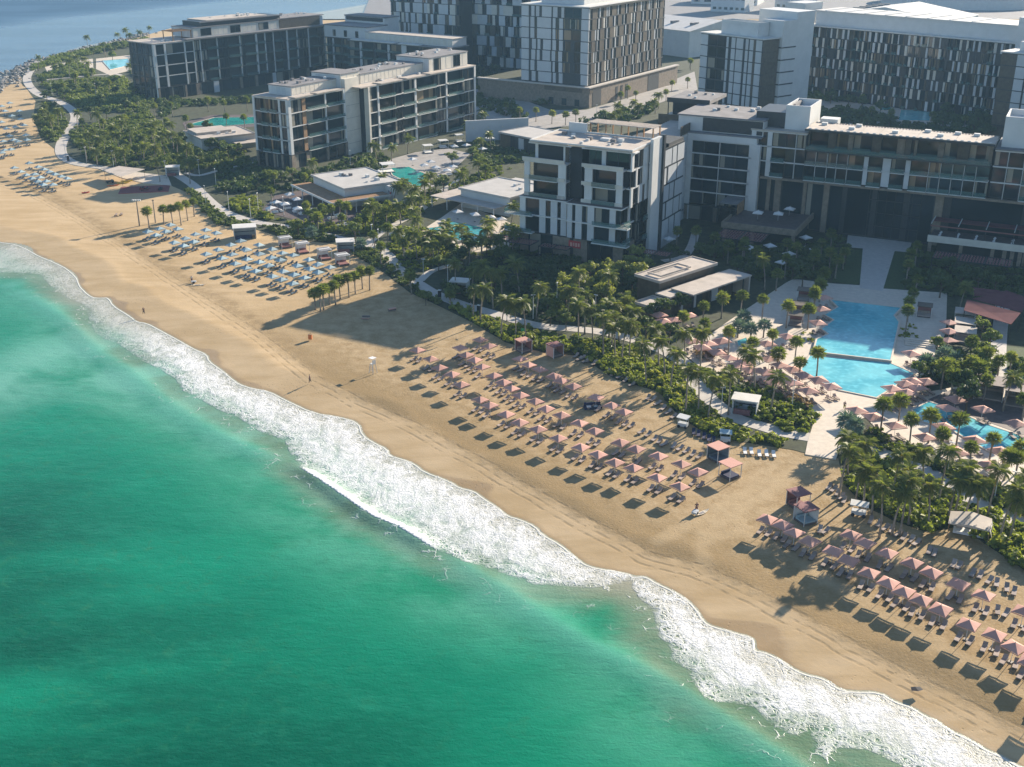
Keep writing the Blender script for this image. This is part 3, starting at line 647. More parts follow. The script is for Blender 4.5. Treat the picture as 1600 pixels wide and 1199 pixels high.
pool('long blue right pool with stepped edges', [(1426, 641), (1452, 628), (1489, 641), (1515, 652), (1537, 662), (1600, 683), (1660, 708), (1640, 728), (1582, 704), (1548, 706), (1507, 683), (1482, 668), (1443, 659)], 'pool_blue', 0.2)
pool('teal pool behind the white restaurant', [(608, 263), (639, 261), (674, 276), (667, 286), (653, 294), (639, 286), (614, 274)], 'pool_teal', 0.2)
pool('teal pool in front of the pool bar', [(696, 352), (706, 346), (762, 357), (759, 370), (708, 360)], 'pool_teal', 0.3)
pool('pale shallow pool beside the pool bar pool', [(668, 357), (692, 354), (756, 374), (738, 384)], 'pool_teal', 0.18)
pool('teal courtyard pool beside the left dark block', [(290, 196), (335, 184), (410, 183), (410, 192), (345, 198)], 'pool_teal', 0.2)
pool('small pale pool at the far left point', [(160, 95), (200, 92), (203, 102), (172, 109)], 'pool_blue', 0.25)
pool('teal pool in the walled courtyard', [(1408, 172), (1455, 172), (1452, 189), (1404, 188)], 'pool_blue', 0.2)
pool('small round-cornered pool in the walled courtyard', [(1374, 165), (1390, 165), (1394, 172), (1376, 173)], 'pool_teal', 0.2)
pool('plunge pool among the pink parasols', [(1152, 533), (1166, 528), (1168, 535), (1154, 541)], 'pool_blue', 0.2)

# rock armour round the far left point: the boulders that show largest are one object each
rockm = []
for k in range(6):
    r0 = random.Random(k); b = MB(); vs = []; n1, n2 = 6, 4
    vs.append((0, 0, -0.45))
    for i in range(1, n2):
        for j in range(n1):
            t = 2 * math.pi * j / n1 + r0.uniform(-.3, .3); ph = -math.pi / 2 + math.pi * i / n2; q = r0.uniform(0.75, 1.2)
            vs.append((math.cos(t) * math.cos(ph) * q, math.sin(t) * math.cos(ph) * q * 0.8, math.sin(ph) * 0.55 * q))
    vs.append((0, 0, 0.5))
    fs = [(0, 1 + (j + 1) % n1, 1 + j) for j in range(n1)]
    for i in range(n2 - 2):
        for j in range(n1): fs.append((1 + i * n1 + j, 1 + i * n1 + (j + 1) % n1, 1 + (i + 1) * n1 + (j + 1) % n1, 1 + (i + 1) * n1 + j))
    e = len(vs) - 1; o0 = 1 + (n2 - 2) * n1
    fs += [(o0 + j, o0 + (j + 1) % n1, e) for j in range(n1)]
    rockm.append(b.add(vs, fs, 'rock').mesh('rock'))
vs, fs = [], []
RL = [(-160, 168), (-60, 152), (0, 136), (14, 122), (30, 108), (56, 95), (105, 82), (165, 68), (235, 51)]
rr = random.Random(4); k = 0
for i in range(len(RL) - 1):
    a, b2 = np.array(G(*RL[i])), np.array(G(*RL[i + 1])); L = np.linalg.norm(b2 - a)
    for q in range(int(L * (2.2 if i < 5 else 0.9))):
        p = a + (b2 - a) * rr.random(); nn = np.array([-(b2 - a)[1], (b2 - a)[0]]) / L
        p = p + nn * rr.gauss(0, 4.5 if i < 4 else 2.5)
        me = rockm[k % 6]; s = rr.uniform(0.7, 1.5); t = rr.random() * 6.28; o0 = len(vs); k += 1
        for v in me.vertices:
            x, y, z = v.co; vs.append((p[0] + s * (x * math.cos(t) - y * math.sin(t)), p[1] + s * (x * math.sin(t) + y * math.cos(t)), z * s * 1.1 + rr.uniform(-.05, .05) - 0.2))
        for f in me.polygons: fs.append([o0 + j for j in f.vertices])
rb = MB().add(vs, fs, 'rock')
tag(link('rock_armour', rb.mesh('rock_armour')), 'grey boulders piled along the far left waterline', 'rocks', None, 'stuff')
# ------------------------------------------------------------------ buildings
class Bld:
    def __init__(s, name, label, cat, loc, deg):
        s.root = thing(name, label, cat, (loc[0], loc[1], 0), R(deg))
        s.rnd = random.Random(label)
    def sink(s, dz): s.root.location.z = -dz
    def box(s, name, mat, x0, y0, z0, x1, y1, z1, parent=None):
        return link(name, cube(mat), s.root, (x0, y0, z0), 0, (x1 - x0, y1 - y0, z1 - z0))
    def part(s, name, mb): return link(name, mb.mesh(name), s.root)
    def parapet(s, mat, x0, y0, x1, y1, z, h=0.7, t=0.35):
        b = MB().box(x0, y0, z, x1, y0 + t, z + h, mat).box(x0, y1 - t, z, x1, y1, z + h, mat).box(x0, y0 + t, z, x0 + t, y1 - t, z + h, mat).box(x1 - t, y0 + t, z, x1, y1 - t, z + h, mat)
        return s.part('parapet', b)
    def roofstuff(s, x0, y0, x1, y1, z, n):
        for _ in range(n):
            x = s.rnd.uniform(x0, x1); y = s.rnd.uniform(y0, y1); w = s.rnd.uniform(0.5, 1.1)
            s.box('roof_unit', s.rnd.choice(['white_paint', 'roof_grey', 'pole_white']), x, y, z, x + w * 1.3, y + w, z + w * 0.8)
    def facade(s, o, deg, L, z0, z1, n, rows, slab='dark_metal', glass='glass', fr='dark_metal', sh=0.32, out=0.12, deep=1.35, band=True, mull=True, panel='white_panel'):
        """n storeys between z0 and z1 along a wall of length L from o; the outside is on the right of its direction"""
        ca, sa = math.cos(R(deg)), math.sin(R(deg)); h = (z1 - z0) / n
        def put(name, mesh, a0, a1, t0, t1, b0, b1, par=None):
            return link(name, mesh, s.root, (o[0] + ca * a0 - sa * t0, o[1] + sa * a0 + ca * t0, b0), R(deg), (a1 - a0, t1 - t0, b1 - b0))
        if band:
            for i in range(n + 1):
                put('floor_slab', cube(slab), -out * 0.8, L + out * 0.8, -out, deep, z0 + i * h - (sh if i else 0), z0 + i * h + (0 if i < n else 0.02))
        for i in range(n):
            row = rows[min(i, len(rows) - 1)] if isinstance(rows, (list, tuple)) else rows
            items = [(w[0], float(w[1:] or 1)) for w in row.split()]
            tot = sum(w for _, w in items); x = 0.0; b0 = z0 + i * h; b1 = z0 + (i + 1) * h - sh
            for k, w in items:
                a0, a1 = x, x + w * L / tot; x = a1; e = 0.04
                if k == 'w' or k == 'v':
                    g = put('window', cube('glass_warm' if k == 'v' else glass), a0 + e, a1 - e, 0.28, 0.4, b0 + 0.02, b1 - 0.01)
                    link('window_frame', frame(fr, mull), g)
                elif k == 'b':
                    put('window', cube('glass_warm' if s.rnd.random() < 0.35 else glass), a0 + e, a1 - e, deep - 0.15, deep - 0.05, b0 + 0.02, b1 - 0.01)
                    put('balcony_rail', cube('rail_glass'), a0 + e, a1 - e, -0.75, -0.7, b0 - 0.1, b0 + 1.1)
                    put('balcony_slab', cube(slab), a0 + 0.02, a1 - 0.02, -0.8, -out - 0.01, b0 - 0.3, b0 - 0.1)
                elif k == 'W': put('wall_panel', cube(panel), a0 + e, a1 - e, -0.04, 0.3, b0 + 0.03, b1 - 0.02)
                elif k == 'P': put('wall_panel', cube('white_paint'), a0, a1, -0.14, 0.3, b0 - sh + 0.003, b1 + sh)
                elif k == 'c': put('wall_panel', cube('cream_render'), a0 + 0.01, a1 - 0.01, -0.05, 0.3, b0 + 0.02, b1 - 0.01)
                elif k == 'd': put('dark_panel', cube('dark_metal'), a0 + e, a1 - e, 0.05, 0.3, b0 + 0.03, b1 - 0.02)
                elif k == 'x': put('screen_panel', cube('bronze_screen'), a0 + e, a1 - e, -0.02, 0.2, b0 + 0.03, b1 - 0.02)
                elif k == 's': put('stone_pier', cube('stone_clad'), a0, a1, -0.16, 0.4, b0, b1 - 0.003)
                elif k == 't': put('timber_panel', cube('timber'), a0 + e, a1 - e, 0.0, 0.2, b0 + 0.02, b1 - 0.01)
    def tiles(s, name, mat, x0, y0, x1, y1, z, nx, ny, th=0.05):
        for i in range(nx):
            for j in range(ny):
                dx, dy = (x1 - x0) / nx, (y1 - y0) / ny
                s.box(name, mat, x0 + i * dx + 0.04, y0 + j * dy + 0.04, z, x0 + (i + 1) * dx - 0.04, y0 + (j + 1) * dy - 0.04, z + th)

# --- the white-framed block in the middle distance (local x runs away to the right, y into the block)
c2 = G(449, 157, 24.5)
B = Bld('apartment_block', 'mid-distance apartment block with thick white window frames and a stepped beige roof', 'building', c2, 57)
H2 = 24.5; hb = 5.6
B.box('core', 'core_dark', 1.5, 1.5, 0, 29.3, 16.5, H2 - 0.5); B.box('core', 'core_dark', 38.4, 1.5 - 4, 0, 109, 15, H2 - 0.5)
B.facade((0, 0), 0, 30.5, hb, H2, 4, 'P1.1 w4.5 t1.5 b8 P.5 b7.5 P.8', 'white_paint', out=0.08)
B.facade((0, 0), 0, 30.5, 0, hb - 0.33, 1, 's1.5 w5 s1.4 w8 s1 w8 s1', 'dark_metal')
B.facade((0, 17), -90, 17, hb, H2, 4, 'P1 w3 d.3 b4 t.8 b4 d.3 P.9 w2.9 P1.1', 'white_paint', out=0.08)
B.facade((0, 17), -90, 17, 0, hb - 0.33, 1, 's1 w3.4 s1 w3 s1 w3 s1 w3 s1', 'dark_metal')
B.box('wall', 'cream_render', 30.5, -0.2, 0, 38.4, 1.5, H2 + 3.6)                            # plain cream stair wall
for k in range(5): B.box('wall_joint', 'roof_grey', 30.52, -0.23, 4.2 + k * 4.7, 38.38, -0.2, 4.28 + k * 4.7)
B.box('wall', 'cream_render', 38.4, -4.6, 0, 39.4, -2.5, H2)
B.facade((39.4, -4.2), 0, 70, 0.4, H2, 5, 'w3 P.6 b6 w3 b5 P.7 b8 w2 w2.5 P.6 b7 w2.6 w2.6 P.7', 'white_paint', out=0.06)
B.facade((109.4, -4.2), 90, 16, 0.4, H2, 5, 'P1 w4 b5 w4 P1', 'white_paint')
B.box('roof', 'roof_beige', -0.15, -0.15, H2, 34.4, 17.2, H2 + 0.35); B.box('roof', 'roof_beige', 34.4, -4.4, H2 + 0.003, 109.6, 15.5, H2 + 0.35)
for x0, x1 in ((2.5, 12), (14, 27), (45, 58), (61, 71), (76, 87)): B.box('roof_canopy', 'roof_beige', x0, -1.4 if x0 < 38 else -5.6, H2 + 0.36, x1, 2.0 if x0 < 38 else -1.4, H2 + 0.72)
B.box('roof_canopy', 'roof_beige', -1.0, 4.5, H2 + 0.36, 1.8, 13, H2 + 0.72)
def pent(B, x0, y0, x1, y1, z, h, n, roof='roof_grey', m=0):
    B.box('penthouse_wall', 'white_paint', x0, y0, z, x1, y1, z + h - 0.3); B.box('penthouse_roof', roof, x0 - 0.3, y0 - 0.3, z + h - 0.3, x1 + 0.3, y1 + 0.3, z + h)
    for k in range(n): B.box('wall_panel', 'cream_render', x0 + (k + 0.06) * (x1 - x0) / n, y0 - 0.08, z + 0.35, x0 + (k + 0.94) * (x1 - x0) / n, y0 - 0.002, z + h - 0.7)
    for k in range(int((y1 - y0) / 2.4)): B.box('wall_panel', 'white_panel', x0 - 0.08, y0 + 0.2 + k * 2.4, z + 0.35, x0 - 0.002, y0 + 2.3 + k * 2.4, z + h - 0.7)
    for k in range(m):
        g = B.box('window', 'glass', x0 + (k + 0.25) * (x1 - x0) / m, y0 - 0.1, z + 0.5, x0 + (k + 0.6) * (x1 - x0) / m, y0 - 0.02, z + h - 0.7); link('window_frame', frame('dark_metal'), g)
pent(B, 6, 3.6, 30, 14.5, H2 + 0.35, 3.4, 10); pent(B, 30, 1.5, 41, 15.5, H2 + 0.35, 5.0, 3); pent(B, 41, 1.2, 80, 13.5, H2 + 0.352, 3.9, 16); pent(B, 80, -1.8, 107, 14.5, H2 + 0.354, 5.8, 7, 'roof_grey', 2)
for k in range(3): B.box('balcony_planter', 'dark_metal', 109.6, 2 + k * 0.01, 9.6 + k * 4.7, 112, 8, 10.1 + k * 4.7)
B.roofstuff(8, 5, 28, 13, H2 + 3.75, 9); B.roofstuff(44, 3, 78, 12, H2 + 4.26, 14); B.roofstuff(82, 0, 105, 13, H2 + 6.16, 8); B.roofstuff(3, 1.5, 26, 3, H2 + 0.36, 4); B.roofstuff(45, -2.5, 78, 0.6, H2 + 0.36, 6)

# --- the long dark block behind it on the left
c1 = G(239, 70, 26)
B = Bld('apartment_block', 'long shaded apartment block at far left with white corner grid of windows by the sea', 'building', c1, 51)
H1 = 26.0
B.box('core', 'core_dark', 1.5, 1.5, 0, 108, 20, H1 - 0.6)
B.facade((0, 0), 0, 23, 6.2, H1, 4, 'P1 w4 P1 w9 P.7 w4 P.4', 'white_paint', out=0.08, mull=False)
B.facade((0, 0), 0, 23, 0, 5.9, 1, 's1 w5 d1 w7 s1 w5 s1', 'dark_metal')
B.facade((23, 0.4), 0, 86, 6.2, H1, 4, ['w3 P.5 w3 b5 P.4 w2.6 w2.6 b6 P.5 w2 b6 P.9 b4 P.5 w4 P.5 b4 w3 P.8 b5 P.5 w3 w3 P.6 b5 w4 P.8'] * 4, 'dark_metal')
B.facade((23, 0.4), 0, 86, 0, 5.9, 1, 's1 w5 W2 d1 w7 s1 w5 s1 w6 W1.5 w6 s1 w6 s1 w7 s1', 'dark_metal')
B.facade((0, 20), -90, 20, 0.4, H1, 5, 'd1 w2 d1 w2 d.5 w2 d1 w2.4 P.6', 'dark_metal')
B.box('roof', 'roof_beige', -0.2, -0.2, H1, 109, 21, H1 + 0.4)
B.box('roof_slab', 'roof_grey', 18, -1.6, H1 + 0.42, 109.2, 3, H1 + 1.0)
pent(B, 24, 1.2, 78, 18, H1 + 1.0, 4.6, 18, 'roof_grey', 3)
B.box('screen_panel', 'bronze_screen', 78.1, 1.0, H1 + 1.1, 106, 1.3, H1 + 5.4)
B.box('penthouse_wall', 'white_paint', 78, 2, H1 + 1.0, 109, 19, H1 + 5.2); B.box('penthouse_roof', 'roof_grey', 77.7, 1.4, H1 + 5.62, 109.5, 19.5, H1 + 6.0)
B.box('penthouse_wall', 'dark_metal', 30, 2.5, H1 + 5.6, 80, 17, H1 + 7.8); B.box('penthouse_roof', 'roof_beige', 34, 3.0, H1 + 7.82, 72, 18.5, H1 + 8.3); B.box('roof_slab', 'roof_grey', 29, 1.5, H1 + 7.4, 80.5, 2.48, H1 + 7.9)
pb = MB()
for x in (12.5, 23):
    for y in (1.5, 9): pb.box(x, y, H1 + 0.4, x + 0.35, y + 0.35, H1 + 4.6, 'timber')
pb.box(12, 1, H1 + 4.6, 23.8, 1.4, H1 + 4.95, 'timber').box(12, 9, H1 + 4.6, 23.8, 9.4, H1 + 4.95, 'timber')
for k in range(9): pb.box(12.2 + k * 1.35, 1.4, H1 + 4.65, 12.4 + k * 1.35, 9, H1 + 4.9, 'timber')
B.part('pergola', pb)
B.roofstuff(2, 2, 11, 14, H1 + 0.4, 5); B.roofstuff(36, 5, 70, 16, H1 + 8.3, 10); B.roofstuff(80, 4, 106, 17, H1 + 6.0, 10)
# wing turning towards the camera, hidden behind the middle block
cw = G(548, 62, 22)
B = Bld('apartment_wing', 'shaded wing with long beige roof joining the two apartment blocks', 'building', cw, -35)
B.box('core', 'core_dark', 0.5, 1.5, 0, 64, 16, 21)
B.facade((-2, 0), 0, 66, 0.4, 21.5, 5, 'b5 W1 b5 d1 b5 W1 b5 P2 b5 d1 b5 W1 b5', 'dark_metal')
B.box('roof', 'roof_grey', -2.2, -0.3, 21.5, 64.5, 16.5, 21.9)
B.box('roof_canopy', 'roof_white', 1, -1.6, 21.92, 30, 2.2, 22.4); B.box('roof_canopy', 'roof_white', 33, -1.6, 21.92, 46, 2.2, 22.4)
pent(B, 6, 4.5, 63, 16, 21.9, 4.0, 18, 'roof_beige')
B.box('penthouse_wall', 'white_paint', -24, 6, 21.6, 5.9, 22, 27.5); B.box('core', 'core_dark', -24, 7.5, 0, 5.9, 22, 21.58); B.facade((-24, 6), 0, 22, 0.4, 21.4, 5, 'b5 W1 b5 d1 b5 W1 w3', 'dark_metal'); B.box('penthouse_roof', 'roof_grey', -24.4, 5.6, 27.5, 6.2, 22.4, 28.0)
for k in range(3):
    g = B.box('window', 'glass', -18 + k * 8, 5.9, 22.3, -16 + k * 8, 5.98, 25.5); link('window_frame', frame('dark_metal'), g)
B.box('penthouse_wall', 'white_paint', -24, 22.4, 0, 4, 34, 31); B.box('penthouse_roof', 'roof_grey', -24.4, 22.2, 31, 4.4, 34.4, 31.5); B.box('screen_panel', 'dark_metal', -23, 22.25, 29, 3, 22.38, 30.9)

# --- towers on the stone podium
cT = (34.6, 545.0)
B = Bld('tower', 'tall tower with a white and dark patchwork grid standing on the stone podium', 'building', cT, 57)
PZ = 9.2; HT = 44.0
rw = random.Random(5)
def patch(n, ks, lo=0.6, hi=2.4): return ' '.join('%s%.1f' % (rw.choice(ks), rw.uniform(lo, hi)) for _ in range(n))
Lt, Lf = 78, 36
B.box('core', 'core_dark', 1.4, 1.4, 0, Lt - 1, Lf - 1, HT - 0.4)
left_rows = ['W2.6 d1 W1.4 d.9 W4.5 d.5 W1 d1 W1.3 d6 W2.2', 'W2.6 d.6 W1.4 d.9 W4.8 d.5 W.8 v1.2 W1.3 v2.5 d1.5 v2 W2.4', 'W2.6 d.8 W1.4 d.5 W1 d.9 W2.6 d.5 W1.2 v1 W1.3 v2 d1.8 v2.2 W2.4', 'W2.6 d1 W1.4 d.5 W1 d.9 W2.6 d.5 W1.2 v1 W1.3 d.6 v2 d1.2 v2 W2.4', 'W2.6 d.5 W1.4 v.9 W4.8 d.5 W1 v1.2 W1.3 v6 W2.4', 'W2.6 d.5 W1.4 v.9 W4.8 d.5 W1 v1.2 W1.3 v2 w2.5 v1.5 W2.4', 'W2.6 d.9 W1.2 d.5 W1.2 d.9 W3.4 d.5 W1.6 d1.3 W1 w6 W2.4']
B.facade((0, Lf), -90, Lf, PZ + 0.6, HT, 7, left_rows, 'dark_metal', out=0.1)
B.facade((0, 0), 0, Lt, PZ + 0.6, HT, 7, [' '.join('W%.1f w%.1f x%.1f %s%.1f w%.1f' % (rw.uniform(.4, .9), rw.uniform(1.2, 2.4), rw.uniform(1.4, 3.4), rw.choice('Wdxxc'), rw.uniform(.6, 1.1), rw.uniform(.8, 1.8)) for _ in range(9)) for _ in range(7)], 'dark_metal', out=0.1)
B.box('roof', 'roof_white', -0.5, -0.5, HT, Lt + 0.5, Lf + 0.5, HT + 0.5); B.box('roof_slab', 'dark_metal', -0.8, -0.8, HT - 0.5, Lt + 0.8, -0.55, HT + 0.3)
B.box('penthouse_wall', 'white_paint', 8, 7, HT + 0.5, 60, 30, HT + 4)
B.box('podium_wall', 'stone_clad', -1.6, -2.2, 0, Lt + 14, 0.9, PZ - 0.3); B.box('podium_wall', 'stone_clad', -1.6, 0.9, 0, 1.2, 60, PZ - 0.3)
B.box('podium_top', 'garden_soil', -1.3, 0.92, PZ - 0.9, Lt, 60, PZ - 0.35)
B.box('podium_cornice', 'paving', -2.6, -2.8, PZ - 0.28, Lt + 14.5, -0.3, PZ + 0.25); B.box('podium_cornice', 'paving', -2.6, -0.29, PZ - 0.28, -0.6, 60, PZ + 0.25)
for x0, x1 in ((1.5, 9.5), (24, 26), (29, 31), (34, 36.5), (58, 70)): B.box('podium_opening', 'core_dark', x0, -2.3, 0.1, x1, -2.22, PZ - 1.6 if x1 - x0 > 4 else PZ - 2.6)
for k in range(4): B.box('podium_opening', 'glass', -1.72, 3 + k * 7, 0.3, -1.62, 5.5 + k * 7, 3.4)
B.box('podium_louvre', 'bronze_screen', -1.8, 1.5, PZ - 2.6, -1.62, 22, PZ - 0.8); B.box('podium_louvre', 'bronze_screen', -1.6, -2.42, PZ - 2.6, 1.4, -2.22, PZ - 0.8)
ct0 = G(846, 118, 9)
B = Bld('tower', 'shaded pair of towers behind the podium with white stripes and dark gaps', 'building', (ct0[0] + 8, ct0[1] + 30), 147)
# local x runs to the upper left of the picture
B.box('core', 'core_dark', 1, -20, 0, 40, -1.4, 52); B.box('core', 'core_dark', 40, -30, 0, 92, -9, 52)
B.root.rotation_euler = (0, 0, R(-33)); B.root.location = (ct0[0] - 84, ct0[1] + 110, 0)
for ch in list(B.root.children): bpy.data.objects.remove(ch)
B.box('core', 'core_dark', 1.5, 1.5, 0, 48, 30, 52); B.box('core', 'core_dark', 48, 14, 0, 118, 40, 52)
trow = lambda k: ' '.join('%s%.1f' % (rw.choice(['w', 'W', 'W', 'w', 'x', 'b', 'c']), rw.uniform(1, 2.6)) for _ in range(k))
B.facade((0, 0), 0, 48, 2, 52, 9, [trow(8) + ' W3 ' + trow(9) + ' W4 ' + trow(5) for _ in range(9)], 'dark_metal', out=0.1)
B.facade((48, 12.5), 0, 62, 2, 52, 9, [trow(22) for _ in range(9)], 'dark_metal', out=0.1)
B.facade((0, 30), -90, 30, 2, 52, 9, ['W3 d1 W2 w2 W3 d1 w2 W2'] * 9, 'dark_metal', out=0.1)
B.box('roof', 'roof_white', -0.3, -0.3, 52, 48, 31, 52.5); B.box('roof', 'roof_white', 48.1, 12, 52, 118, 41, 52.5)

# --- white courtyard buildings behind the hotel
c3 = G(1193, 63, 36)
B = Bld('tower', 'white and dark chequered block with a bronze flank behind the hotel roof', 'building', c3, -52)
B.sink(4); B.box('core', 'core_dark', -33, 1.4, 0, -1, 9.6, 39.5)
B.facade((-34.5, 0), 0, 34.5, 3, 40, 8, ['W3 w8 W1.7 d1.4 W1 d.5 W2.6 d1 W1.2 d1.1 W1.6 d.5 W2.4 d.4', 'W3 w8 W1.5 d1.5 W.9 d.4 W3 d1 W1.1 d1.2 W1.5 d.5 W2.4 d.4', 'W3 v8 W.9 d1.3 W1.7 d.5 W2.9 d.9 W1.2 d.5 W1.7 d1 W2.4 d.4'] + ['W3 w8 W.9 d1.2 W1.7 d.4 W2.9 d.9 W1.2 d.5 W1.6 x1 W2.4 d.4'] * 5, 'dark_metal', out=0.1)
B.facade((0, 0), 90, 10, 3, 40, 8, 'x10', 'bronze_screen', out=0.03)
B.box('roof', 'roof_white', -35, -0.5, 40, 0.4, 10.4, 40.5)
B.box('penthouse_wall', 'white_paint', -26, 3, 40.5, -6, 10, 44.5); B.parapet('white_paint', -26, 3, -6, 10, 44.52, 1.6); B.box('penthouse_roof', 'roof_grey', -25.6, 3.4, 44.52, -6.4, 9.6, 44.9)
B.box('stair_tower', 'white_paint', -10, 10.5, 0, 1.2, 19.5, 47); B.box('stair_tower', 'white_paint', -20, 19.6, 0, 0.6, 31, 50)
for k in range(7): B.box('wall_joint', 'dark_metal', -9.98, 10.42, 6 + k * 5, 1.18, 10.48, 6.5 + k * 5)
for k in range(7): B.box('wall_joint', 'dark_metal', 1.22, 10.6, 6 + k * 5, 1.3, 19.4, 6.5 + k * 5)
c4 = G(1258, 40, 33)
B = Bld('courtyard_building', 'long white-roofed courtyard building with striped balconies facing the walled pool', 'building', c4, -47)
B.sink(7); B.box('core', 'core_dark', 0, 1.6, 0, 105, 18, 39.5)
mixrow = lambda: ' '.join('%s%.1f %s%.1f' % (rw.choice(['w', 'b', 'd', 'w', 'v', 'b']), rw.uniform(1.4, 2.6), rw.choice(['W', 'W', 'd', 'c', 'x']), rw.uniform(0.6, 1.3)) for _ in range(35))
B.facade((-1, 0), 0, 106, 7.5, 40, 7, [mixrow() for _ in range(7)], 'dark_metal', out=0.15)
B.box('roof', 'roof_white', -1.5, -1.2, 40, 106, 22, 40.5); B.box('penthouse_wall', 'white_paint', 3, 4, 40.5, 103, 20, 46.5); B.box('penthouse_roof', 'roof_white', 2.5, 3.5, 46.5, 103.5, 26, 47.1)
for k in range(8): B.box('roof_seam', 'white_paint', 8 + k * 10.5, 3.6, 47.11, 8.7 + k * 10.5, 25.8, 47.35)
B.box('stair_tower', 'white_paint', -12, 1, 0, -1.6, 16, 50); B.box('stair_tower', 'white_paint', 105.2, -3, 0, 117, 18, 51)
for k in range(7): B.box('wall_joint', 'dark_metal', 105.08, -2.9, 5 + k * 5, 105.18, 1.1, 5.5 + k * 5)
c5 = G(1566, 82, 34)
B = Bld('tower', 'white-panelled block with a bronze side cut by the right edge behind the hotel', 'building', c5, -47)
B.sink(6); B.box('core', 'core_dark', 1, 1.5, 0, 40, 30, 39)
B.facade((0, 0), 0, 42, 3, 40, 8, 'x5 W3 d.6 W1.6 w1.5 W3 d.6 W2 w2 W3 d1 W3 w4 W3', 'dark_metal', out=0.1)
B.facade((0, 30), -90, 30, 3, 40, 8, 'd2 W6 d.6 W6 d1', 'dark_metal', out=0.1)
B.box('roof', 'roof_white', -0.5, -0.5, 40, 43, 31, 40.5); B.box('penthouse_wall', 'white_paint', 4, 6, 40.5, 40, 26, 44)
def hangar(px, z, w, d, deg, label, cat='hall', dark=False):
    c = G(*px, z); B = Bld('hall', label, cat, c, deg)
    B.box('wall', 'white_paint', 0, 0, 0, w, d, z - 0.5)
    B.part('roof', MB().add([(-.6, -.6, z - .5), (w + .6, -.6, z - .5), (w + .6, d + .6, z - .5), (-.6, d + .6, z - .5), (w / 2, -.6, z + w * 0.07), (w / 2, d + .6, z + w * 0.07)], [(0, 4, 5, 3), (4, 1, 2, 5), (0, 1, 4), (2, 3, 5)], 'roof_white'))
    for k in range(5): B.part('skylight', MB().box(w * .2, d * (.1 + .18 * k), z + w * .02, w * .3, d * (.1 + .18 * k) + 2, z + w * .05, 'roof_grey'))
    B.box('doorway', 'core_dark', w * .45, -0.12, 0.1, w * .9, -0.02, z * 0.7)
hangar((618, 34), 14, 34, 46, -33, 'white shed with a dark doorway at the water behind the towers')
hangar((1078, 48), 16, 60, 90, 40, 'pale hall with a wide low roof behind the chequered block')
hangar((1290, 20), 12, 90, 60, -40, 'pale flat hall at the top edge behind the courtyard building')
def drum(px, r, z, label):
    c = G(*px); B = Bld('round_hall', label, 'hall', c, 0); b = MB(); k = 40
    ring = lambda rr, zz: [(rr * math.cos(2 * math.pi * i / k), rr * math.sin(2 * math.pi * i / k), zz) for i in range(k)]
    b.add(ring(r, 0) + ring(r, z), [(i, (i + 1) % k, k + (i + 1) % k, k + i) for i in range(k)], 'white_panel'); B.part('wall', b)
    b = MB().add(ring(r + 1, z) + ring(r * 0.55, z + 4) + [(0, 0, z + 5)], [(i, (i + 1) % k, k + (i + 1) % k, k + i) for i in range(k)] + [(k + i, k + (i + 1) % k, 2 * k) for i in range(k)], 'roof_white'); B.part('roof', b)
drum((1500, 6), 70, 10, 'low round pale hall at the top right edge')
for px, w, d, z, dg, lb in (((1110, 18), 30, 24, 26, -30, 'grey flat-roofed block beyond the pale hall'), ((1210, 14), 30, 20, 22, -40, 'pale distant block left of the long courtyard roof'), ((1080, 6), 60, 40, 12, -20, 'distant low pale warehouse at the top edge')):
    B = Bld('distant_building', lb, 'building', G(*px), dg)
    B.box('wall', 'white_panel', 0, 0, 0, w, d, z); B.box('roof', 'roof_white', -.4, -.4, z, w + .4, d + .4, z + .5)
    for k in range(6):
        for j in range(3): B.box('window', 'glass', 2 + k * w / 6, -0.12, 2 + j * z / 3.3, 2 + k * w / 6 + w / 10, -0.02, 4 + j * z / 3.3)
# retaining wall beside the middle block
w0, w1 = G(728, 222, 0), G(800, 218, 0)
B = Bld('retaining_wall', 'plain white garden wall right of the white-framed block', 'wall', (w0[0], w0[1]), math.degrees(math.atan2(w1[1] - w0[1], w1[0] - w0[0])))
B.box('wall', 'white_panel', 0, 0, 0, 26, 0.6, 8); B.box('coping', 'white_paint', -0.1, -0.1, 8, 26.1, 0.7, 8.3)
for k in range(4): B.box('wall_lamp', 'cream_render', 3 + k * 6, -0.12, 5, 3.4 + k * 6, -0.02, 5.6)
# --- the hotel: a stepped white block at the left, recessed wings, a long roofed front
cM = G(987, 239, 30)                                    # front right roof corner of the left block
B = Bld('hotel', 'stepped white hotel block with terraces, red sign and trellis canopies at its foot', 'building', cM, -29)
HM = 30.0
# local: x along the front to the right (0 at the front right corner, block runs to -30), y into the block
hs = (HM - 6.4) / 5
B.box('core', 'core_dark', -28, 1.6, 0, -14.6, 16, HM - 0.5); B.box('core', 'core_dark', -14.6, 6, 0, -1.5, 16, HM - 0.5)
B.box('core', 'core_dark', -12.2, 2.2, 0, -1.2, 6, HM - 0.5)
B.box('roof', 'roof_beige', -29.3, -0.4, HM, -18.2, 17, HM + 0.4); B.box('roof', 'roof_beige', -18.2, 0.1, HM - 0.003, -12.9, 17, HM + 0.397)
B.root.location.z = 0
for nm, x0, y0, x1, y1 in (('roof', -12.9, -0.4, 0.4, 17),): B.box(nm, 'roof_beige', x0, y0, HM + 0.003, x1, y1, HM + 0.4)
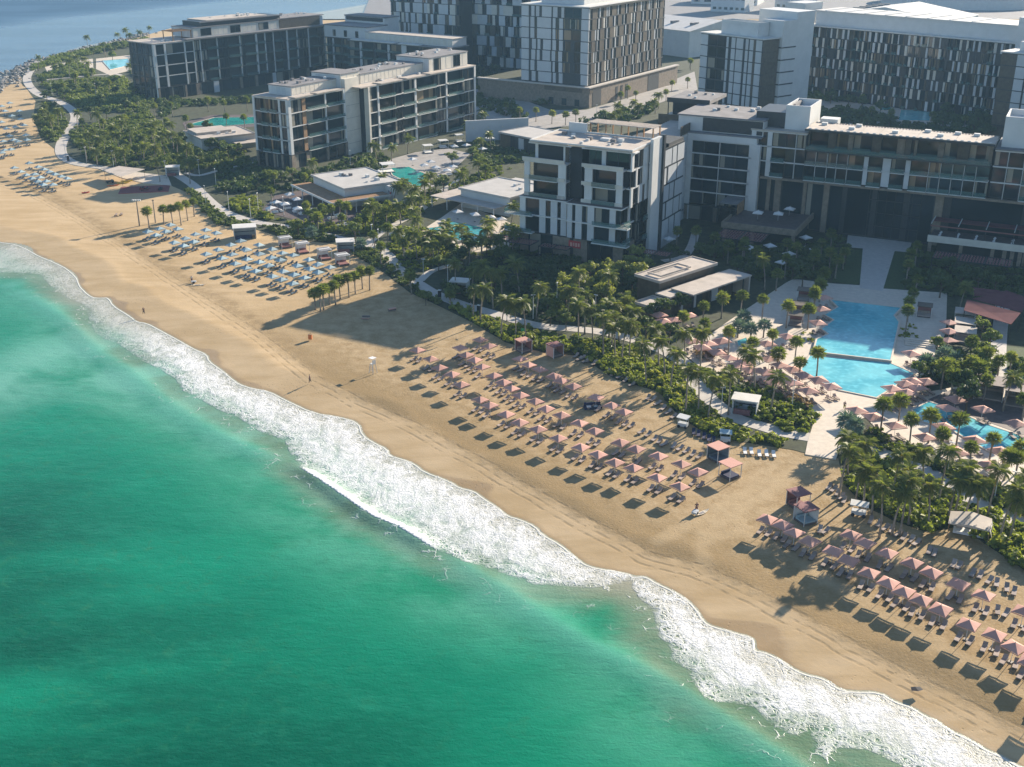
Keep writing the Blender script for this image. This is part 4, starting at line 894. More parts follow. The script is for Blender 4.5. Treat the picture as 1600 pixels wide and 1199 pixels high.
# top storey set back behind terraces
B.facade((-28.5, 1.6), 0, 10, 6.4 + 4 * hs, HM, 1, 'P.8 w7 P.5 x1', 'white_paint', out=1.6)
B.facade((-18.2, 1.6), 90, 6.5, 6.4, HM, 5, 'P1 w4 P1', 'white_paint', out=0.05)
B.facade((-18.2, 7.6), 0, 6.5, 6.4, HM, 5, 'P.7 w6', 'white_paint', out=0.05)
B.facade((-12.8, 1.6), 0, 12.5, 6.4 + 4 * hs, HM, 1, 'w4 P1.2 w7 x.8', 'white_paint', out=1.6)
# middle storeys: loggias with planters
z3 = 6.4 + 2 * hs
B.facade((-30.5, -0.9), 0, 12.4, z3, 6.4 + 4 * hs, 2, 'P1.6 b8.4 P2.2', 'white_paint', out=0.25, deep=2.2)
B.facade((-12.6, -0.9), 0, 10.8, z3, 6.4 + 4 * hs, 2, 'P2 b6.2 P1.6', 'white_paint', out=0.25, deep=2.2)
for i in (0, 1, 2):
    B.box('terrace_parapet', 'cream_render' if i else 'paving', -30.4 if i < 2 else -31, -1.35, z3 + i * hs + 0.02, -18.4, -0.95, z3 + i * hs + 0.95)
    B.box('terrace_parapet', 'cream_render', -13.4, -1.35, z3 + i * hs + 0.02, -1.6, -0.95, z3 + i * hs + 0.95)
# two lower storeys with white fins and projecting glass balconies
B.facade((-31, -2.4), 0, 14, 6.4, z3, 2, 'P1.4 w3.4 W1.6 w1.2 W1.7 w.8 W1.4', 'white_paint', out=0.3, deep=2.6, mull=False)
B.facade((-16.4, -3.2), 0, 15.4, 6.4, z3, 2, 'W1.5 w.9 W2 w1.6 W2 w4.4 W1.8 w1.4', 'white_paint', out=0.3, deep=3.2, mull=False)
B.box('terrace_floor', 'deck_dark', -31.2, -2.5, z3 - 0.02, -17, 1.6, z3 + 0.06); B.box('terrace_floor', 'deck_dark', -16.6, -3.3, z3 - 0.015, -0.8, 6, z3 + 0.07)
B.facade((-17, -2.4), 90, 4, 6.4, z3, 2, 'c3', 'white_paint', out=0.02)
for i in (0, 1):
    for x0, x1, y0 in ((-35, -26.5, -4.2), (-8.5, 1.6, -4.8)):
        z = 6.4 + i * hs
        B.box('balcony_slab', 'white_paint', x0, y0, z - 0.25, x1, y0 + 2.2, z + 0.03); B.box('balcony_rail', 'rail_glass', x0 + 0.05, y0 + 0.05, z + 0.03, x1 - 0.05, y0 + 0.1, z + 1.1)
        B.box('balcony_rail', 'rail_glass', (x1 - 0.1) if x0 > -20 else x0 + 0.05, y0 + 0.12, z + 0.03, (x1 - 0.05) if x0 > -20 else x0 + 0.1, y0 + 2.2, z + 1.1)
# right flank
B.facade((0, 0.4), 90, 16.4, z3, HM, 3, ['P1 w3 P2 x1.4 P2 w3 P1', 'w2.4 P.8 w3 P3 w2.4 P2', 'P1 w3.6 x1 P3 w3 P1'], 'white_paint', out=0.1)
B.facade((-0.9, -3.0), 90, 8, 6.4, z3, 2, 'b4 W1 w2', 'white_paint', out=0.2)
B.facade((0, 5), 90, 12, 0.2, z3, 3, 'w2 b6 P1', 'dark_metal', out=0.15)
# stone ground floor
B.facade((-31, -2.2), 0, 30.5, 0.1, 6.35, 1, 's2.4 w7.4 s5 d1 s4 w7.4 s2.6', 'dark_metal', out=0.05)
B.facade((-0.4, -2.2), 90, 7, 0.1, 6.35, 1, 'w4 s3', 'dark_metal', out=0.05)
B.box('stair_wall', 'white_paint', 0.5, 11, 0, 1.4, 17.2, HM + 1.6)
B.box('stair_wall', 'dark_metal', 0.45, 17.3, 0, 1.9, 18.6, HM + 1.8); B.box('core', 'core_dark', -12, 23.1, 0, 1.0, 34, HM - 1.5); B.box('stair_wall', 'white_panel', 1.02, 18.7, 0, 1.35, 34, 3.2); B.facade((1.4, 18.7), 90, 15.2, 3.2, HM - 2.4, 5, ['W4 d.4 W2.4 d.6 W3', 'W2 d.7 W3.4 d.4 W3 d.5 W1', 'W3.4 d.4 W2 d.6 W4', 'W1.6 d.8 W4 d.4 W3', 'W4 d.4 W2 d.5 W3.4'], 'dark_metal', out=0.02, sh=0.45, deep=0.5)
sg = B.box('sign', 'red_sign', -16.1, -2.56, 3.6, -12.6, -2.4, 5.5)
def text_mesh(body, size, mat, name, ext=0.02):
    cu = bpy.data.curves.new(name, 'FONT'); cu.body = body; cu.size = size; cu.extrude = ext; cu.align_x = 'CENTER'; cu.align_y = 'CENTER'; cu.resolution_u = 1
    t = bpy.data.objects.new(name, cu); C.objects.link(t); bpy.context.view_layer.update()
    me = bpy.data.meshes.new_from_object(t); bpy.data.objects.remove(t); me.name = name; me.materials.clear(); me.materials.append(MATS[mat]); return me
for k in range(4):
    B.box('sign_stroke', 'pink_fabric', -15.6 + k * 0.75, -2.6, 4.0 + (k % 2) * .1, -15.1 + k * 0.75, -2.565, 5.0)
def trellis(B, x0, y0, x1, y1, z, n, tilt=0.0, post=True, col='pink_dark'):
    for k in range(n):
        a = x0 + (x1 - x0) * k / n; b_ = x0 + (x1 - x0) * (k + 1) / n; m = MB()
        m.box(a, y0, z, a + 0.15, y1, z + 0.2, 'dark_metal').box(b_ - 0.15, y0, z, b_, y1, z + 0.2, 'dark_metal').box(a + .15, y0, z, b_ - .15, y0 + 0.15, z + 0.2, 'dark_metal').box(a + .15, y1 - 0.15, z, b_ - .15, y1, z + 0.2, 'dark_metal')
        B.part('canopy_frame', m); m = MB(); q = int((b_ - a) / 0.75)
        for j in range(q):
            u = a + 0.2 + (b_ - a - 0.4) * j / q
            for i in range(int((y1 - y0) / 0.8)):
                v = y0 + 0.2 + i * 0.8; o = 0.36 if i % 2 else 0
                m.add([(u + o * .9, v, z + 0.12), (u + o * .9 + 0.42, v, z + 0.12), (u + 0.78 - o * .9, v + 0.75, z + 0.16), (u + 0.36 - o * .9, v + 0.75, z + 0.16)], [(0, 1, 2, 3)], col)
        B.part('canopy_lattice', m)
        if post: B.box('canopy_post', 'dark_metal', a, y0 + 0.02, 0, a + 0.14, y0 + 0.16, z)
trellis(B, -39, -9.5, -24, -4.5, 4.6, 2); trellis(B, -23, -7, -14.5, -3.4, 3.9, 2); trellis(B, 3, 0, 11, 4, 4.0, 2)
# roof terrace pergola
B.box('roof_parapet', 'white_paint', -26, 16.4, HM + 0.4, -20.5, 17, HM + 3.0); B.parapet('white_paint', -29.3, -0.4, 0.4, 17.0, HM + 0.42, 0.35, 0.25)
pm = MB()
for k in range(5):
    x = -20 + k * 4.6
    pm.box(x, 17.2, HM - 1, x + 0.3, 17.5, HM + 3.2, 'timber').box(x, 22, HM - 1, x + 0.3, 22.3, HM + 3.2, 'timber')
for k in range(9): pm.box(-20.5, 17.0 + k * 0.65, HM + 3.2, -1.2, 17.35 + k * 0.65, HM + 3.4, 'roof_beige')
B.part('pergola', pm); B.box('roof_terrace', 'deck_stone', -26, 17.05, HM - 1.4, -0.4, 23, HM - 1.0)
B.box('roof_unit', 'white_paint', -13, 9, HM + 0.4, -10.5, 11, HM + 1.0); B.roofstuff(-26, 2, -4, 14, HM + 0.4, 14)

# --- recessed middle part of the hotel: blank panelled flank, window bay and roof pavilions
oM = G(1068, 342, 0)
B = Bld('hotel', 'white hotel wing with a framed bay of dark windows between block and long front', 'building', oM, -27)
HW = 25.4
x1 = 20.6
B.box('core', 'core_dark', 1.5, 1.5, 0, 21, 24, HW); B.box('core', 'core_dark', -16, 23, 0, -0.3, 36, HW + 0.5); B.box('core', 'core_dark', 0.2, 24.1, 0, 20, 40, HW - 1)
B.facade((0, 0), 0, x1, 5.2, HW - 1.2, 5, 'P1 w4 w4.6 P.15 w4.6 w4 P2', 'white_paint', fr='dark_metal', out=0.05, mull=False)
B.box('wall', 'white_paint', -0.15, -0.3, HW - 1.18, x1 + 0.1, 1.5, HW + 0.6); B.box('wall', 'white_paint', x1 - 1.2, -0.35, 0, x1 + 1.2, 1.4, HW - 1.2)
B.facade((0, 0), 0, x1 - 1.3, 0.1, 4.8, 1, 's1 w8 s1 w8 s1', 'dark_metal')
B.facade((0, 0.1), 90, 4, 0.1, HW, 1, 'P4', 'white_paint', band=False)
B.box('roof', 'roof_grey', -1, -0.4, HW + 0.6, x1 + 1.4, 26, HW + 0.95)
B.box('penthouse_wall', 'white_paint', -4, 2.0, HW + 0.95, x1 + 1.2, 22, HW + 5.2); B.box('screen_panel', 'dark_metal', 3.6, 1.8, HW + 1.2, x1 + 0.9, 1.98, HW + 5.0); B.box('penthouse_roof', 'roof_grey', -4.3, 1.6, HW + 5.2, x1 + 1.5, 22.3, HW + 5.6)
fl = 31.0
ang_f = 63
B.facade((-0.25, -21.6), 90, 21.4, 3, HW + 0.2, 5, ['W4 d.3 W3 d.5 W2 d.3 W5 d.3 W4', 'W2.5 d.6 W3 d.3 W3 d.7 W4 d.3 W4', 'W4 d.3 W2 d.5 W3 d.3 W3 d.8 W4', 'W2 d.8 W3 d.3 W3.6 d.3 W6', 'W4 d.3 W3 d.5 W2 w2 d.3 W4'], 'white_paint', out=0.02, sh=0.5, deep=1.0)
B.facade((-0.25, -21.6), 90, 21.4, 0.1, 2.6, 1, 'P3 w3 w3 P3', 'white_paint', band=False)
B.box('core', 'core_dark', -12, -20.2, 0, -1.3, 22.9, HW); B.box('roof', 'roof_beige', -12, -20.7, HW + 0.21, -0.2, 17.7, HW + 0.5); B.box('wall', 'white_paint', -0.24, -0.1, 0.1, 1.4, 0.3, HW)
B.box('screen_wall', 'bronze_screen', -0.5, -6.0, HW + 0.52, -0.2, 1.9, HW + 3.2)
# rooftop pavilion with open corner
B.box('roof_terrace', 'deck_stone', -16, 18, HW + 0.6, -0.5, 40, HW + 1.0); B.box('screen_wall', 'bronze_screen', -16.1, 17.8, HW - 1.4, -0.5, 18.0, HW + 2.2); B.box('screen_wall', 'bronze_screen', -0.48, 17.8, HW + 0.3, -0.2, 24, HW + 2.2)
B.box('pavilion_wall', 'core_dark', -14, 25, HW + 1.0, -3, 37, HW + 5.6); B.box('pavilion_roof', 'roof_grey', -14.5, 21, HW + 5.6, -0.8, 38.5, HW + 6.6); B.box('pavilion_fascia', 'dark_metal', -14.6, 20.8, HW + 5.5, -0.7, 20.98, HW + 6.9)
B.box('pavilion_post', 'dark_metal', -1.2, 21.1, HW + 1.0, -0.95, 21.35, HW + 5.6); B.box('pavilion_post', 'dark_metal', -14.3, 21.1, HW + 1.0, -14.05, 21.35, HW + 5.6)

B.roofstuff(2, 4, 19, 20, HW + 5.6, 9); B.roofstuff(-13, 23, -3, 36, HW + 6.6, 5)
# --- the long front with the lit beige roof
oL = (68.82, 336.69)
B = Bld('hotel', 'long shaded hotel front with lit beige roof, green glass balconies and stone columns', 'building', oL, -26.2)
HL = 28.5
pL = lambda px, z=4: next(t / 20 for t in range(0, 3000) if P_x(oL, -26.2, t / 20, z) >= px)
def P_x(o, deg, t, z=12):
    X, Y = o[0] + t * math.cos(R(deg)), o[1] + t * math.sin(R(deg)); d = Y * _c - (z - CAM_H) * _s
    return 800 + FPX * X / d
L1, L2, L3 = pL(1263, 29), pL(1553, 29), pL(1553, 29) + 55
zb, hf = 15.4, (HL - 15.4) / 3
B.box('core', 'core_dark', 1, 2.4, 0, L3, 9.4, HL - 0.6); B.box('core', 'core_dark', 1, 9.41, 0, L1, 21.5, HL - 0.6)
B.facade((0.6, 0), 0, L1 - 0.9, zb, HL - 0.4, 3, ['P1.2 w3 P1.2 b3.5 w2.5 P.15 w2.4', 'P1.2 w3 P1.2 b3.5 w2.5 P.15 w2.4', 'P1.2 w3 P1.2 w3.6 w2.5 P.15 w2.4'], 'white_paint', out=0.12, mull=False)
B.box('roof', 'roof_beige', 0.3, -0.4, HL - 0.37, L1, 22, HL)
bay2 = 'b3 P.14 b3.2 P.14 b2.6 P.14 b3 P.14 b4.5 W1.3 b4 W2.3 b4 W1.4 b5 P.14 b3 P.14 b3 P.14 b3 P.14 b3 P.14 b3.4'
B.facade((L1, -0.4), 0, L2 - L1, zb, zb + 2 * hf, 2, bay2, 'white_paint', out=0.1, sh=0.22, mull=False)
B.facade((L1, 0.9), 0, L2 - L1, zb + 2 * hf + 0.1, HL + 0.9, 1, 'x.6 b6 x2.6 b4 s1.6 b6 x3 b5 s2.4 x2 b1 s.8 b6.5 s1.8 b4 x3.6 b6 s1', 'dark_metal', out=0.1)
B.box('balcony_floor', 'dark_metal', L1, -2.6, zb + 2 * hf - 0.35, L2, 0.8, zb + 2 * hf + 0.04); B.box('balcony_rail', 'rail_glass', L1 + 0.1, -2.55, zb + 2 * hf + 0.05, L2 - 0.1, -2.48, zb + 2 * hf + 1.15)
# roof slab of the long front with panel seams and hatches
B.box('roof_slab', 'dark_metal', L1 - 0.5, -2.6, HL + 0.92, L2 + 0.5, 9.6, HL + 1.45)
nx = 10
for i in range(nx):
    a = L1 - 0.3 + (L2 - L1 + 0.6) * i / nx; b_ = L1 - 0.3 + (L2 - L1 + 0.6) * (i + 1) / nx
    B.box('roof_panel', 'roof_beige', a + 0.05, -2.4, HL + 1.46, b_ - 0.05, 9.4, HL + 1.62)
    for j in range(6): B.box('roof_vent', 'roof_grey', a + 0.5 + j * (b_ - a) / 6, 8.4, HL + 1.63, a + 1.0 + j * (b_ - a) / 6, 8.8, HL + 1.78)
for j in range(28): B.box('roof_vent', 'white_paint', L1 + 0.5 + j * (L2 - L1) / 28, -2.2, HL + 1.63, L1 + 1.3 + j * (L2 - L1) / 28, -1.9, HL + 1.8)
for fx, y in ((.05, 5), (.24, 6.5), (.22, 1.2), (.46, 1.0), (.62, 6.4), (.70, 1.4), (.78, 6.6), (.88, 6.4)): B.box('roof_unit', 'white_paint', L1 + fx * (L2 - L1), y, HL + 1.63, L1 + fx * (L2 - L1) + 1.6, y + 1.2, HL + 2.3)
# white roof boxes at both ends
B.box('core', 'dark_metal', 0.5, 4, HL + 0.01, 9, 18, HL + 4.4); B.box('roof_box', 'white_paint', 9.2, 3, HL + 0.01, L1 - 0.6, 17, HL + 5.2); B.parapet('white_paint', 9.2, 3, L1 - 0.6, 17, HL + 5.21, 1.6, 0.4); B.box('roof_box', 'roof_grey', 10, 8, HL + 5.22, L1 - 6, 16.5, HL + 6.4)
B.box('roof_box', 'white_paint', L1 + 1, 9.8, HL + 0.01, L1 + 6, 14, HL + 2.6)
B.box('roof_box', 'white_paint', L2 + 1.6, 3, HL + 0.01, L2 + 22, 17, HL + 6.5); B.parapet('white_paint', L2 + 1.6, 3, L2 + 22, 17, HL + 6.52, 1.5, 0.4)
B.facade((L2 + 0.6, 0), 0, 54, zb, HL - 0.4, 3, 'w3 P.14 w3.4 P.14 b6 W1.6 b6 P.14 w3 P.14 w3 W1.6 b6 W1.6 b5 w3 w3 P1', 'white_paint', out=0.12, mull=False)
B.box('roof', 'roof_grey', L2 + 0.51, -0.4, HL - 0.37, L3, 17.5, HL)
# double-height base of stone columns, dark glass between
B.box('base_beam', 'stone_clad', 0.6, -0.9, zb - 0.95, L3, 0.5, zb - 0.34)
base = 's1.1 w2.4 s.7 w.8 s1.2 w4.2 s.6 w3.2 s1 w2.5 d.5 w5 d.4 w5.2 d.6 w4.6 s1.4 d.7 w13 d.7 s1.3 w2.4 s1.1 w2.2 s1.4 w6 s.7 w6 s.7 w6'
B.facade((0.6, 1.2), 0, L3 - 1, 0.1, zb - 0.96, 1, base, 'dark_metal', sh=0.1, out=0.0, mull=False)
ex0, ex1 = pL(1352), pL(1432)
for k in range(7): B.box('entrance_mullion', 'dark_metal', ex0 + k * (ex1 - ex0) / 6, 1.3, 0.2, ex0 + k * (ex1 - ex0) / 6 + 0.14, 1.46, zb - 1.1)
for z in (3.6, 7.4, 11.0): B.box('entrance_transom', 'dark_metal', ex0, 1.1, z, ex1, 1.28, z + 0.25)
# raised terrace left of the entrance
tx0, tx1 = -0.4, 20.0
B.box('terrace_floor', 'deck_dark', tx0, -20, 4.3, tx1, 1.0, 4.8)
B.box('terrace_parapet', 'stone_clad', tx0 - 0.4, -20.5, 3.9, tx1 + 0.5, -20, 5.6); B.box('terrace_parapet', 'stone_clad', tx1, -20, 3.9, tx1 + 0.5, 0.9, 5.6); B.box('terrace_parapet', 'stone_clad', tx0 - 0.4, -20, 3.9, tx0, -11, 5.6)
for x in (tx0, tx0 + 8, tx1 - 0.9): B.box('stone_pier', 'stone_clad', x, -19.95, 0, x + 0.9, -19, 4.29)
B.box('core', 'core_dark', tx0 + 1, -15, 0, tx1 - 1, 1, 4.28)
cb = MB().box(0, 0, 0, 5.4, 11, 0.28, 'roof_grey'); cl = B.part('terrace_canopy', cb); cl.location = (tx0 - 4.4, -10.5, 8.2)
for x, y in ((tx0 - 4.2, -10.3), (tx0 + .6, -10.3), (tx0 - 4.2, 0), (tx0 + .6, 0)): B.box('canopy_post', 'dark_metal', x, y, 4.8, x + 0.2, y + 0.2, 8.2)
B.box('canopy_wall', 'timber', tx0 + .5, -8, 4.8, tx0 + .8, 0.2, 8.2)
trellis(B, 0.5, -31.5, 13.6, -22, 4.0, 2)
# restaurant terrace right of the entrance
rx0 = 53.8; rx1 = L3 - 4
B.box('terrace_floor', 'deck_dark', rx0, -9, 4.3, rx1, 1, 4.7); B.box('terrace_parapet', 'cream_render', rx0 - 0.3, -9.4, 3.8, rx1, -9.0, 5.6); B.box('core', 'core_dark', rx0 + 2, -6, 0, rx1, 1, 4.28)
for k in range(8):
    a = rx0 + k * 7; B.box('awning', 'mauve_awning', a + 0.15, -3.4, 8.1, a + 6.85, 0.9, 8.3); B.box('awning_beam', 'pole_white', a - 0.1, -7.6, 8.32, a + 0.1, 0.9, 8.55); B.box('awning_post', 'dark_metal', a - 0.1, -8.6, 4.7, a + 0.1, -8.4, 8.4)
B.box('awning_beam', 'pink_dark', rx0, -8.75, 8.0, rx1, -8.62, 8.3)
trellis(B, 57, -26, 76, -19, 4.0, 3)
for k in range(6): B.box('stone_pier', 'stone_clad', rx0 + 19 + k * 1.9, -9.6, 0, rx0 + 20 + k * 1.9, -9.42, 3.7)
for k in range(5): B.box('stone_pier', 'stone_clad', rx0 + k * 8, -8.98, 0, rx0 + 0.9 + k * 8, -8, 4.29)
HOTEL = B; TERR = (tx0, tx1); REST = (rx0, rx1)

# ------------------------------------------------------------------ low pavilions
def pavilion(name, label, front_l, front_r, z, depth, wall='white_paint', roof='roof_pale', cat='pavilion', over=0.6):
    a, b = G(*front_l, z), G(*front_r, z); L = math.dist(a, b); dg = math.degrees(math.atan2(b[1] - a[1], b[0] - a[0]))
    B = Bld(name, label, cat, a, dg)
    B.box('wall', wall, 0.3, 0.3, 0, L - 0.3, depth - 0.3, z - 0.45); B.box('roof', roof, -over + .3, -over + .3, z - 0.45, L + over - .3, depth + over - .3, z)
    B.parapet(roof, -over + .3, -over + .3, L + over - .3, depth + over - .3, z + 0.002, 0.22, 0.25); B.L = L; B.d = depth; return B
B = pavilion('restaurant', 'flat white restaurant with timber canopy beside the white-umbrella terrace', (487.3, 273.6), (538, 295.4), 6.2, 20)
L = B.L
B.box('timber_canopy', 'timber', -1, -7, 3.5, L + 6, -0.35, 3.75); B.box('timber_canopy', 'timber', L + 0.4, -0.34, 3.502, L + 6, 13, 3.752)
B.box('canopy_fascia', 'white_paint', -1.2, -7.2, 3.3, L + 6.2, -7.02, 3.95); B.box('canopy_fascia', 'white_paint', L + 6.02, -7, 3.3, L + 6.2, 13.2, 3.95)
for k in range(5): B.box('canopy_post', 'white_paint', -0.8 + k * (L + 6.4) / 4, -6.9, 0, -0.55 + k * (L + 6.4) / 4, -6.65, 3.3)
for k in range(5): B.box('canopy_post', 'white_paint', L + 5.7, -3 + k * 3.8, 0, L + 5.95, -2.75 + k * 3.8, 3.3)
B.facade((0.2, 0.28), 0, L - 0.4, 0.1, 3.2, 1, 'w3 w3 w3 w3', 'white_paint', out=0.02, deep=0.3); B.facade((L - 0.28, 1), 90, 13, 0.1, 3.2, 1, 'w3 w3 w3 w3 w3 W2', 'white_paint', out=0.02, deep=0.3)
B.box('wall', 'white_paint', L - 0.2, 14.4, 0, L + 6.5, 19, 5.6)
for k in range(3): B.box('wall_emblem', 'red_sign' if k == 1 else 'roof_grey', L + 2.0 + k * .9, 14.3, 3.6 - (k % 2) * .5, L + 2.7 + k * .9, 14.38, 4.3 - (k % 2) * .3)
B.roofstuff(4, 6, L - 4, 17, 6.2, 9)
B = pavilion('pool_bar', 'flat white pool bar with tan canopy beside the small teal pool', (717.8, 294), (796.5, 309.8), 6.0, 19)
L = B.L
B.box('timber_canopy', 'roof_beige', -7, -6, 3.4, L - 1, -0.4, 3.65); B.box('timber_canopy', 'roof_beige', -7, -0.38, 3.402, -0.4, 15, 3.652)
for k in range(5): B.box('canopy_post', 'white_paint', -6.7 + k * (L + 5) / 4, -5.8, 0, -6.45 + k * (L + 5) / 4, -5.55, 3.4)
B.facade((0.2, 0.28), 0, L - 0.4, 0.1, 3.3, 1, 'w3 w3 W1 w3 w3', 'white_paint', out=0.02, deep=0.3)
B.box('roof', 'roof_pale', 3, 19.7, 5.2, L - 2, 24, 5.6); B.box('wall', 'white_paint', 3.3, 19.9, 0, L - 2.3, 23.7, 5.19)
B.roofstuff(4, 3, L - 4, 16, 6, 3)
B = pavilion('garden_pavilion', 'low beige-roofed pavilion left of the white-framed block', (315, 217.6), (398, 208.5), 5.4, 20, roof='roof_beige')
L = B.L; B.box('roof', 'roof_beige', 1, 8, 5.42, L * 0.7, 19, 6.3); B.facade((0.2, 0.28), 0, L, 0.1, 4.9, 1, 'w2 W5 W5 d5 W4', 'white_paint', out=0.02, deep=0.3); B.box('roof', 'roof_beige', L * .55, -6, 2.9, L + 3, 0.1, 3.2)
B.roofstuff(4, 2, L - 6, 7, 5.4, 3)
B = pavilion('pool_house', 'dark open pavilion with a thin pale sloping roof behind the stepped hotel block', (780, 206.5), (847, 219.5), 6, 17, wall='core_dark', roof='roof_pale')
L = B.L; B.facade((0.2, 0.28), 0, L, 0.1, 5.4, 1, 'x4 w3 W2 w4 d3', 'dark_metal', out=0.02, deep=0.3)
for k in range(4): B.box('canopy_post', 'dark_metal', k * L / 3.1, -0.2, 0, k * L / 3.1 + .2, 0, 5.5)
# spa
B = pavilion('spa_pavilion', 'dark spa building with three stepped brown roofs among palms by the pool', (1031, 440), (1119, 411.8), 7.0, 7.4, wall='bronze_screen', roof='roof_beige')
L = B.L
B.parapet('roof_beige', 2, 1.4, L * 0.62, 5.6, 7.25, 0.4, 0.25)
B.box('roof', 'roof_beige', -2, -5.0, 4.4, L + 1, -0.4, 4.75); B.box('wall', 'bronze_screen', -1.6, -4.7, 0, L + 0.8, -0.42, 4.39)
B.box('canopy_roof', 'roof_beige', 2.2, -8.4, 4.9, L + 3.4, -1.6, 5.25); B.box('wall', 'roof_beige', L + 2.7, -8.2, 0, L + 3.2, -1.8, 4.89)
for k in range(4): B.box('canopy_post', 'dark_metal', 2.5 + k * 6.4, -8.2, 0, 2.75 + k * 6.4, -7.95, 4.89)
B.facade((1.8, -4.95), 0, L - 1, 0.1, 4.2, 1, 'W1 w3 W1 d2 w3 W2 w2 x3', 'dark_metal', out=0.02, deep=0.3)
B.box('roof', 'roof_beige', -9, -6, 3.6, -2.2, 0, 3.9); B.box('wall', 'bronze_screen', -8.6, -5.8, 0, -2.3, -0.3, 3.59); B.parapet('roof_beige', -9, -6, -2.2, 0, 3.92, 0.3, 0.2)
for pts, zz, lb in (([(1511, 468), (1595, 489), (1580, 507), (1506, 485)], (4.9, 4.6, 3.9, 4.1), 'front mauve fabric awning over the bar at the right edge'), ([(1519, 467), (1573, 454), (1606, 466), (1597, 488)], (4.4, 5.0, 4.6, 4.2), 'middle mauve awning behind the front one at the right edge'),
                    ([(1520, 449), (1562, 454), (1568, 460), (1521, 463)], (4.6, 4.8, 4.4, 4.3), 'rearmost narrow mauve awning next to the hotel planting')):
    w = [Vector((*G(a, b, z), z)) for (a, b), z in zip(pts, zz)]; c = sum(w, Vector()) / 4
    B = Bld('fabric_awning', lb, 'awning', (c.x, c.y), 0); w = [p - Vector((c.x, c.y, 0)) for p in w]
    mid = sum(w, Vector()) / 4 - Vector((0, 0, .25)); V = w + [mid] + [p - Vector((0, 0, .08)) for p in w] + [mid - Vector((0, 0, .08))]
    B.part('canopy', MB().add(V, [(0, 1, 4), (1, 2, 4), (2, 3, 4), (3, 0, 4), (6, 5, 9), (7, 6, 9), (8, 7, 9), (5, 8, 9), (0, 5, 6, 1), (1, 6, 7, 2), (2, 7, 8, 3), (3, 8, 5, 0)], 'mauve_awning'))
    for p in w: B.box('awning_post', 'dark_metal', p.x * .97 - .07, p.y * .97 - .07, 0, p.x * .97 + .07, p.y * .97 + .07, p.z - 0.1)
# ------------------------------------------------------------------ plants
def leaf_mesh(name, quads, tints, mat):
    """quads: array (n,4,3)"""
    q = np.asarray(quads, 'f4'); n = len(q)
    me = bpy.data.meshes.new(name)
    me.vertices.add(n * 4); me.vertices.foreach_set('co', q.ravel())
    me.loops.add(n * 4); me.loops.foreach_set('vertex_index', np.arange(n * 4, dtype='i4'))
    me.polygons.add(n); me.polygons.foreach_set('loop_start', np.arange(0, n * 4, 4, dtype='i4')); me.polygons.foreach_set('loop_total', np.full(n, 4, 'i4'))
    me.update(calc_edges=True)
    a = me.attributes.new('tint', 'FLOAT', 'FACE'); a.data.foreach_set('value', np.asarray(tints, 'f4'))
    me.materials.append(MATS[mat]); return me
def rand_quads(c, n_, size, r, aspect=0.6):
    """leaf-sized quads at points c facing roughly n_"""
    k = len(c); n_ = n_ + r.normal(0, 0.55, (k, 3)); n_ /= np.linalg.norm(n_, axis=1)[:, None]
    t = np.cross(n_, r.normal(0, 1, (k, 3))); t /= np.linalg.norm(t, axis=1)[:, None]; b = np.cross(n_, t)
    s = (size * r.uniform(0.6, 1.35, k))[:, None]
    return np.stack([c - t * s, c + b * s * aspect, c + t * s, c - b * s * aspect], 1)
def clump_crown(seed, R0, nclump, per, leaf, flat=0.8, bottom=-0.35):
    """crown of many leaf clumps; unit height radius R0, centred at 0"""
    r = np.random.default_rng(seed); Q, T = [], []
    for i in range(nclump):
        while True:
            d = r.normal(0, 1, 3); d /= np.linalg.norm(d)
            if d[2] > bottom: break
        rad = R0 * r.uniform(0.55, 1.0) * (0.82 + 0.3 * math.sin(3 * math.atan2(d[1], d[0]) + seed))
        c = d * rad * np.array([1, 1, flat]); cr = R0 * r.uniform(0.22, 0.36)
        v = r.normal(0, 1, (per, 3)); v /= np.linalg.norm(v, axis=1)[:, None]; v *= (cr * r.uniform(0.45, 1.0, per) ** 0.6)[:, None]
        v[:, 2] *= 0.75
        nn = v / (np.linalg.norm(v, axis=1)[:, None] + 1e-6) * 0.7 + d * 0.5
        Q.append(rand_quads(c + v, nn, leaf, r)); tt = r.uniform(0, 1); T.append(np.clip(tt * 0.7 + r.uniform(0, 0.3, per), 0, 1))
    return np.concatenate(Q), np.concatenate(T)
def trunk_mesh(name, h, r0, r1, mat, lean=(0, 0), rings=6, limbs=0, seed=0, k=6):
    b = MB(); rd = random.Random(seed); pts = []; rs = []
    for i in range(rings + 1):
        t = i / rings; pts.append((lean[0] * t * t, lean[1] * t * t, h * t - (0.15 if i == 0 else 0))); rs.append(r0 + (r1 - r0) * t + (r0 * 0.35 if i == 0 else 0))
    b.tube(pts, rs, mat, k)
    for j in range(limbs):
        a = 6.283 * j / limbs + rd.random(); z = h * rd.uniform(0.6, 0.9); L = h * 0.55
        b.tube([(0, 0, z), (math.cos(a) * L * .5, math.sin(a) * L * .5, z + L * .4), (math.cos(a) * L, math.sin(a) * L, z + L * .8)], [r1, r1 * .7, r1 * .3], mat, 4)
    return b.mesh(name, True)
